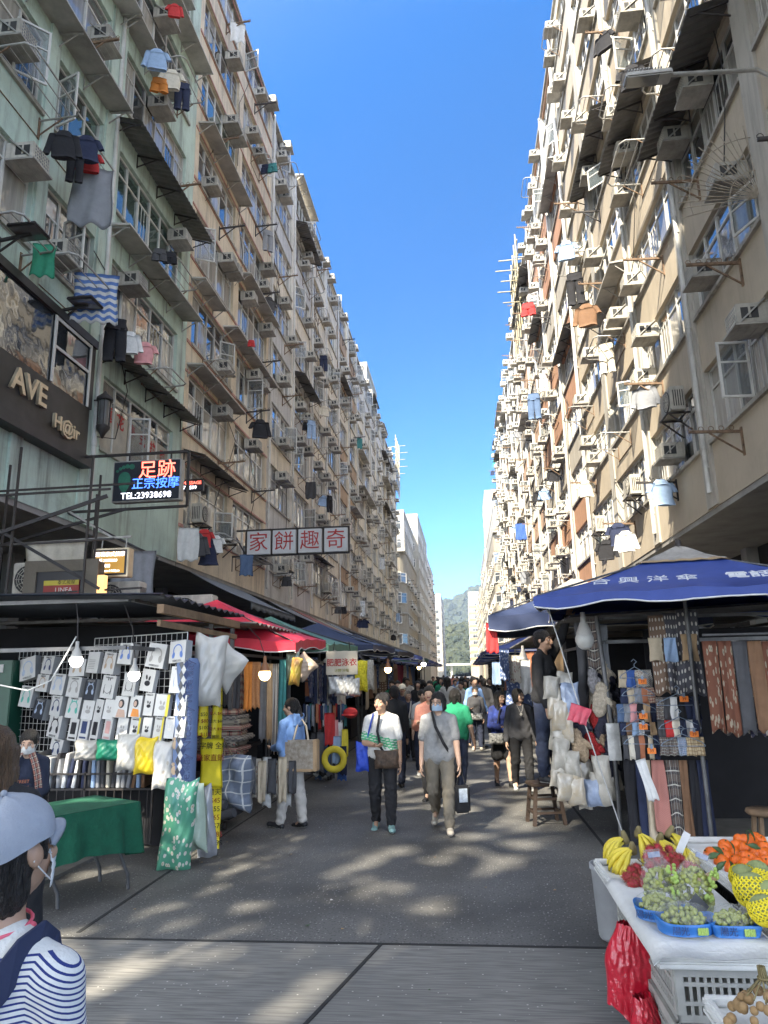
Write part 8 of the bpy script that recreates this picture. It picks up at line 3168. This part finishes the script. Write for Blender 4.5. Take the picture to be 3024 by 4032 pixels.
# woman in grey with a blue mask
f = stand(956, 1797); h = height_for(937, 1494, f.y)
r2, J, HP, dz = person('person in a grey t-shirt and blue face mask walking in khaki cargo trousers', (f.x, f.y, 0), R(-2), h, .011, M_skin, 'bob', M_hair, 't_shirt', [G_grey], 'short', 'trousers', G_khaki, S_tan,
                   legs=(12, -14, 4, 30), armL=(6, 9, 6, -2), armR=(-4, 9, 12, 0), head=(-14, 3), mask=M_mask, bulk=1.08, hem=.49, glasses=True)
strap_bag('black crossbody bag at the hip of the person in grey', r2, [(-.075, -.06, .855 * h), (-.03, -.145, .75 * h), (.06, -.15, .63 * h), (.15, -.06, .53 * h)], .035, (.19, -.02, .46 * h), (.16, .10, .22), G_black, G_black)
hd = Vector(J['wrL'] + J['fdL'] * .09)
tb2 = strap_bag('black tote with a pale printed panel carried by the person in grey', r2, [hd + Vector((-.05, -.0, -.16)), hd + Vector((-.02, 0, -.02)), hd + Vector((.02, 0, -.02)), hd + Vector((.06, 0, -.16))], .018, hd + Vector((.01, 0, -.30)), (.18, .08, .30), G_black, G_black, R(20), soft=False)
MB().box((-.05, -.047, -.03), (.05, -.042, .12)).build('printed_panel', mat('panel_pale', (.45, .5, .55), .6, .3, 20), tb2)
# woman in the blue hoodie
f = stand(628, 1788); h = height_for(655, 1508, f.y)
r3, J, HP, dz = person('person in a light blue hoodie and white trousers standing at the bedding stall', (f.x, f.y, 0), R(-118), h, .011, M_skin, 'pony', M_hair, 'hoodie', [G_hood], 'long', 'trousers', G_offw, S_black,
                   legs=(7, -7, 0, 4), armL=(5, 8, 75, 30), armR=(0, 9, 75, 20), head=(18, 4), bulk=1.06, hem=.52)
th = cushion(.20, .16, .06, 3)
th.build('hood', G_hood, r3, (0, .12, .83 * h))
tb3 = strap_bag('large brown and white leaf patterned tote on the person in the hoodie', r3, None, .03, (-.02 + .06, .20, .56 * h), (.42, .13, .36), G_camo, CL['beige'], R(118 - 5), soft=False)
inv = (Matrix.Translation(tb3.location) @ Matrix.Rotation(tb3.rotation_euler[2], 4, 'Z')).inverted()
m = MB()
m.tube([(-.10, -.03, .16), (-.06, .02, .36), (-.02, .08, .42), (.05, .03, .34), (.10, -.03, .16)], .013, 5)
m.build('strap', CL['beige'], tb3)
MB().bbox((.16, -.071, -.185), (.214, .071, .185), .01).build('side_panel', CL['camel'], tb3)
MB().bbox((-.214, -.069, -.19), (.158, .069, -.145), .01).build('base_panel', CL['camel'], tb3)
# pair on the right
f = stand(1090, 1698); h = height_for(1082, 1492, f.y)
r4, J, HP, dz = person('person in a navy floral dress with bare legs walking on the right', (f.x, f.y, 0), R(8), h, .013, M_skin, 'long', M_hair, 'blouse', [G_floral], 'long', 'skirt', G_black, S_black,
                   legs=(10, -8, 4, 12), armL=(10, 8, 30, 10), armR=(15, 10, 70, 45), head=(32, 0), bulk=1.06, hem=.50, glasses=True)
strap_bag('black and white printed handbag of the person in the floral dress', r4, [(-.02, -.12, .84 * h), (-.08, -.15, .68 * h), (-.12, -.14, .58 * h)], .02, (-.12, -.17, .50 * h), (.26, .12, .18), G_bw, G_black)
f = stand(1132, 1708); h = height_for(1128, 1487, f.y)
r5, J, HP, dz = person('person in a charcoal jumper and black trousers walking beside the floral dress', (f.x, f.y, 0), R(5), h, .013, M_skin, 'bob', M_hair, 'jumper', [G_char], 'long', 'trousers', G_black, S_white,
                   legs=(9, -10, 4, 14), armL=(6, 10, 10, 0), armR=(-3, 12, 12, 0), head=(42, 0), bulk=1.04, hem=.49, glasses=True)
m = MB(); m.tube([(-.05, -.10, .84 * h), (-.02, -.155, .78 * h), (.0, -.165, .76 * h), (.02, -.155, .78 * h), (.05, -.10, .84 * h)], .003, 4); m.ball((0, -.17, .745 * h), (.022, .006, .022), 10, 6)
m.build('necklace', M_galv, r5)
# masked woman behind, green shirt, navy cardigan and others
f = stand(1032, 1620); h = height_for(1022, 1484, f.y)
r6, *_ = person('person in a dark top and white mask holding a speckled bag', (f.x, f.y, 0), R(-3), h, .016, M_skin, 'short', M_hairg, 'jumper', [G_char], 'long', 'trousers', G_navy, S_tan, legs=(4, -6, 2, 8), armL=(5, 10, 20, 5), armR=(18, 10, 80, 30), mask=M_maskw, hem=.49)
strap_bag('speckled dark handbag of the person with the white mask', r6, [(.10, -.03, .84 * h), (.12, -.1, .7 * h), (.10, -.13, .58 * h)], .02, (.02, -.17, .53 * h), (.30, .1, .17), G_bw, G_navy)
Yg = 11.6
q = PY(985, 1560, Yg); h = height_for(968, 1488, Yg)
r7, *_ = person('person seen from behind in a green t-shirt with a dark strap', (q.x, Yg, 0), R(165), h, .016, M_skin, 'bob', M_hair, 't_shirt', [G_green], 'short', 'trousers', G_denim, S_white, legs=(6, -8, 2, 10), armL=(5, 14, 20, 0), armR=(-5, 16, 18, 0), bulk=1.12, hem=.50)
strap_bag('dark bag on the back of the person in the green t-shirt', r7, [(-.09, .02, .85 * h), (-.02, .13, .74 * h), (.08, .13, .62 * h), (.16, .06, .54 * h)], .04, (.17, .10, .50 * h), (.14, .10, .20), G_black, G_black)
f = stand(885, 1642); h = height_for(883, 1492, f.y)
r8, *_ = person('person in a navy cardigan with a grey green crossbody bag', (f.x, f.y, 0), R(6), h, .015, M_skin, 'short', M_hairg, 'cardigan', [G_navy], 'long', 'trousers', G_black, S_black, legs=(8, -8, 2, 10), armL=(10, 10, 45, 25), armR=(6, 10, 30, 10), glasses=True, head=(18, 0), hem=.47)
strap_bag('grey green bag of the person in the navy cardigan', r8, [(.06, -.08, .85 * h), (.04, -.15, .72 * h), (.0, -.16, .6 * h)], .03, (-.02, -.18, .53 * h), (.24, .09, .19), mat('bag_sage', (.24, .30, .26), .7, .15, 10), G_offw)


def mid(px, ty, Y, label, **kw):
 q = PY(px, ty, Y)
 p_ = PY(px, ty + 40, Y)
 return person(label, (p_.x, Y, 0), h=max(1.45, min(1.78, q.z)), vox=.020, hands=False, **kw)


mid(852, 1482, 12.3, 'person with a light blue backpack strap seen from behind by the net bag', face=R(200), hair='short', topm=[G_black], top='jacket', sleeve='long', botm=G_navy, shoem=S_black, armL=(20, 10, 60, 20))
mid(870, 1478, 16.8, 'person in a beige cap and dark jacket in the crowd', face=R(0), hair='short', topm=[G_navy], top='jacket', sleeve='long', botm=G_navy, shoem=S_black, cap=CL['cream'], legs=(6, -8, 2, 8))
mid(913, 1490, 13.8, 'person in a white t-shirt looking aside in the crowd', face=R(10), hair='pony', topm=[G_white], top='t_shirt', sleeve='short', botm=G_denim, shoem=S_white, head=(25, 0), armL=(10, 10, 50, 10), legs=(8, -6, 2, 8))
mid(850, 1490, 15.6, 'person in a coral top with crossed straps looking at a phone', face=R(5), hair='short', topm=[G_coral], top='t_shirt', sleeve='short', botm=G_black, shoem=S_black, armL=(25, 6, 80, 35), armR=(25, 6, 80, 35), head=(0, 18))
mid(928, 1482, 11.0, 'person in an orange top behind the grey t-shirt', face=R(-6), hair='short', topm=[G_coral], top='shirt', sleeve='long', botm=G_black, shoem=S_black, armR=(22, 8, 85, 20), legs=(5, -7, 2, 8))
mid(833, 1496, 14.4, 'person in a black cap and black top by the handbags', face=R(30), hair='short', topm=[G_black], top='shirt', sleeve='long', botm=G_black, shoem=S_white, cap=G_black)
# seller standing on the stool
q = PY(1180, 1400, 9.45)
r9, *_ = person('person in a black top and jeans on a stool reaching into the stall roof', (ps_.x + .10, ps_.y + .1, .482), R(60), 1.84, .014, M_skin2, 'short', M_hair, 'jumper', [G_black], 'long', 'trousers', G_denim, S_black, legs=(3, -3, 0, 0), armL=(150, 12, 10, 0), armR=(8, 12, 10, 0), bulk=1.1, hem=.49)
# vendor behind the green table
q = PY(66, 1582, 6.95)
r10, J, HP, dz = person('person in a white mask and checked scarf sitting behind the green table', (q.x - .02, 6.98, 0), R(18), 1.56, .012, M_skin, 'short', M_hair, 'jumper', [G_navy], 'long', 'trousers', G_black, S_black, legs=(85, 85, 88, 88), armL=(22, 8, 50, 25), armR=(22, 8, 50, 25), mask=M_maskw, head=(0, 16), hem=.50, lift=q.z - 1.56 * 1.0 + .02)
M_scf = uvmat('scarf_check', 'plaid', (.05, .045, .05), (.30, .12, .09), 6, 8, c3=(.45, .38, .3))
sh = MB()
for s in (-1, 1):
 n0 = len(sh.v)
 sh.grid(lambda u, v, s=s: (s * (.05 + .13 * v * (1 - .6 * v) * 2) + .05 * (u - .5), -.06 - .10 * math.sin(v * PI * .8) - .01 * math.sin(u * 9), .86 * 1.56 + dz - .40 * v + .02 * (u - .5)), 6, 14, thick=.012, us=.5)
sh.build('scarf', M_scf, r10)
text('STREET', .042, CL['rust'], r10, basis((0.0, -.158, .70 * 1.56 + dz), (1, 0, 0), (0, .2, 1)), extrude=.001)
text('BOON', .042, CL['rust'], r10, basis((0.0, -.152, .665 * 1.56 + dz), (1, 0, 0), (0, .2, 1)), extrude=.001)
st_ = thing('vendor_stool', 'plain stool under the vendor behind the green table', 'stool', (q.x - .02, 7.05, 0))
zt = max(.2, .52 * 1.56 + dz - .11)
MB().lathe([(0, zt), (.16, zt), (.16, zt - .03), (0, zt - .03)], 14).build('seat', M_wood, st_)
for k in range(3):
 a = k * 2 * PI / 3
 MB().bar((.1 * math.cos(a), .1 * math.sin(a), zt - .03), (.15 * math.cos(a), .15 * math.sin(a), 0), .03).build('leg', M_wood, st_)
# long brown hair at the left edge
q = PY(-8, 1572, 3.1)
r11, *_ = person('person with long greying brown hair at the left edge, seen from behind', (q.x, 3.1, 0), R(195), max(1.4, q.z), .012, M_skin, 'long', M_hairb, 'jumper', [G_black], 'long', 'trousers', G_black, S_black, armL=(5, 8, 10, 0))
# foreground: blue cap, striped top
M_stripe = bpy.data.materials.new('striped_cotton'); M_stripe.use_nodes = True
n_, l_ = M_stripe.node_tree.nodes, M_stripe.node_tree.links
tc_n = n_.new('ShaderNodeTexCoord'); sp_ = n_.new('ShaderNodeSeparateXYZ'); l_.new(tc_n.outputs['Object'], sp_.inputs[0])
no_ = n_.new('ShaderNodeTexNoise'); no_.inputs['Scale'].default_value = 7; l_.new(tc_n.outputs['Object'], no_.inputs[0])


def mnode(op, a, b):
 k = n_.new('ShaderNodeMath'); k.operation = op
 for i, v in enumerate((a, b)):
  if isinstance(v, (int, float)):
   k.inputs[i].default_value = v
  else:
   l_.new(v, k.inputs[i])
 return k.outputs[0]


ax = mnode('ABSOLUTE', sp_.outputs[0], 0)
zz_ = mnode('ADD', sp_.outputs[2], mnode('MULTIPLY', mnode('MAXIMUM', mnode('SUBTRACT', ax, .13), 0), .55))
zz_ = mnode('ADD', zz_, mnode('MULTIPLY', no_.outputs[0], .012))
st_f = mnode('LESS_THAN', mnode('FRACT', mnode('MULTIPLY', zz_, 92), 0), .36)
yoke = mnode('LESS_THAN', sp_.outputs[2], 1.262)
mxn = n_.new('ShaderNodeMix'); mxn.data_type = 'RGBA'
l_.new(mnode('MULTIPLY', st_f, yoke), mxn.inputs[0])
mxn.inputs[6].default_value = (.64, .64, .61, 1); mxn.inputs[7].default_value = (.02, .035, .17, 1)
bs_ = n_['Principled BSDF']; l_.new(mxn.outputs[2], bs_.inputs['Base Color']); bs_.inputs['Roughness'].default_value = .9
bpn = n_.new('ShaderNodeBump'); bpn.inputs['Strength'].default_value = .4; bpn.inputs['Distance'].default_value = .01
nz = n_.new('ShaderNodeTexNoise'); nz.inputs['Scale'].default_value = 120; l_.new(tc_n.outputs['Object'], nz.inputs[0]); l_.new(nz.outputs[0], bpn.inputs['Height']); l_.new(bpn.outputs[0], bs_.inputs['Normal'])
M_cap = mat('cap_denim', (.30, .325, .37), .95, .14, 5, .15, 200)
FY = 1.58
q = PY(66, 1724, FY)
HF = q.z + .0
r12, J, HP, dz = person('person in a pale blue cap and navy striped top, nearest of all people', (q.x - .045, FY, 0), R(172), HF, .008, M_skin2, 'crop', M_hair, 'striped_top', [M_stripe], 'long', 'trousers', G_navy, S_white,
     armL=(4, 5, 10, 0), armR=(4, 5, 10, 0), head=(-6, -9), mask=M_maskw, cap=M_cap, shz=.772, bulk=.98, hem=.48, wr_amp=.004, collar=False)
m = MB(); m.tube([Vector((.046 * HF * math.cos(t), .010 + .042 * HF * math.sin(t), .838 * HF - .012 * math.sin(t))) for t in [i * PI / 12 for i in range(24)]], .004, 6, closed=True)
m.ball((-.046 * HF, -.01, .834 * HF), .011, 8, 6)
m.build('neck_cord', mat('cord_pink', (.75, .12, .18), .5, .1, 9), r12)
sb = strap_bag('navy shoulder bag strap slung across the striped top', r12, [(-.10, -.085, .76 * HF), (-.105, -.045, .806 * HF), (-.107, .0, .826 * HF), (-.105, .045, .818 * HF), (-.088, .100, .782 * HF), (-.045, .132, .745 * HF), (.0, .146, .71 * HF), (.09, .150, .64 * HF), (.17, .09, .55 * HF)], .058, (.20, .05, .48 * HF), (.24, .12, .28), CL['navy'], CL['navy'])

# ---- crowd further up the street
rc = random.Random(44)
CR = []
spec = [('short', G_black, 'long', G_navy), ('bob', G_white, 'short', G_black), ('pony', G_char, 'long', G_denim), ('short', G_navy, 'short', G_khaki), ('long', G_offw, 'long', G_black)]
for i, (hr, tpm, slv, btm) in enumerate(spec):
 o, *_ = person('person in the crowd', (0, 0, 0), 0, 1.62, .028, M_skin, hr, M_hair, 'top', [tpm], slv, 'trousers', btm, S_black, legs=(9, -9, 3, 12), armL=(12, 10, 20, 0), armR=(-10, 10, 15, 0), hands=False, group='people far up the street')
 CR.append(o)
CT = {'black': G_black, 'white': G_white, 'grey': G_grey, 'navy': G_navy, 'green': G_green, 'coral': G_coral, 'cream': G_offw, 'blue': G_hood, 'charcoal': G_char}
CM = {}
spots = []
tries = 0
while len(spots) < 42 and tries < 3000:
 tries += 1
 Y = 18.5 + 42 * rc.random() ** 1.4
 x = rc.uniform(-2.1, .95)
 if all(abs(Y - b) > .6 or abs(x - a) > .5 for a, b in spots) and not (Y < 18 and -1.9 < x < -1.0):
  spots.append((x, Y))
spots.sort(key=lambda t: t[1])
first = [True] * 5
for i, (x, Y) in enumerate(spots):
 k = rc.randrange(5)
 cn = rc.choice(list(CT))
 fc = rc.choice([0, 0, 0, 180, 180, 150, 25, -30]) + rc.uniform(-15, 15)
 src = CR[k]
 if first[k]:
  o = src; first[k] = False; kids_of(src)
  o.location = (x, Y, 0); o.rotation_euler = (0, 0, R(fc))
 else:
  o = copy_tree(src, (x, Y, 0), (0, 0, R(fc)))
 q = rc.uniform(.95, 1.07)
 o.scale = (q, q, q)
 for ch in o.children:
  if ch.name.startswith('top'):
   key = (k, cn)
   if key not in CM:
    me = ch.data.copy(); me.materials.clear(); me.materials.append(CT[cn]); CM[key] = me
   ch.data = CM[key]
 near_txt = 'behind the nearer shoppers' if Y < 20 else 'amid the crowd' if Y < 32 else 'far off'
 side = 'by the left stalls' if x < -1.1 else 'by the right stalls' if x > .2 else 'in mid street'
 tag(o, 'person in a %s top %s, %s, %s' % (cn, 'turned away' if abs(fc) > 90 else 'coming closer', side, near_txt), 'person', 'people far up the street')
for k in range(5):
 if first[k]:
  for c in list(CR[k].children):
   bpy.data.objects.remove(c)
  bpy.data.objects.remove(CR[k])

lt = MB()
rl_ = random.Random(8)
for i in range(46):
 x, y, a, q = rl_.uniform(-2.8, 1.3), rl_.uniform(4.4, 16), rl_.uniform(0, 3), rl_.uniform(.008, .028)
 c, s_ = math.cos(a) * q, math.sin(a) * q
 lt.raw([(x + c, y + s_, .008), (x - s_ * .6, y + c * .6, .006), (x - c, y - s_, .012), (x + s_ * .5, y - c * .5, .007)], [(0, 1, 2, 3)], i % 3)
tag(lt.build('litter', [M_hem, MATS['cardboard'], M_mleaf]), 'small scraps of paper and leaves on the road', 'litter', kind='stuff')

# prototypes that were never placed
for key, o in PROTO.items():
 if key not in USED:
  for c in list(o.children):
   bpy.data.objects.remove(c)
  bpy.data.objects.remove(o)
# ------------------------------------------------------------------ haze
HAZE = 0.00016
hz = MB().box((-1400, -420, -1.2), (1500, 2010, 262)).build('haze', None)
hz.data.materials.clear()
hm_ = bpy.data.materials.new('haze_air')
hm_.use_nodes = True
hn = hm_.node_tree
hn.nodes.remove(hn.nodes['Principled BSDF'])
pv = hn.nodes.new('ShaderNodeVolumePrincipled')
pv.inputs['Color'].default_value = (.62, .78, 1, 1)
pv.inputs['Density'].default_value = HAZE
hn.links.new(pv.outputs[0], hn.nodes['Material Output'].inputs['Volume'])
hz.data.materials.append(hm_)
tag(hz, 'thin blue haze softening the far hill', 'haze', kind='stuff')
SC.cycles.volume_bounces = 0
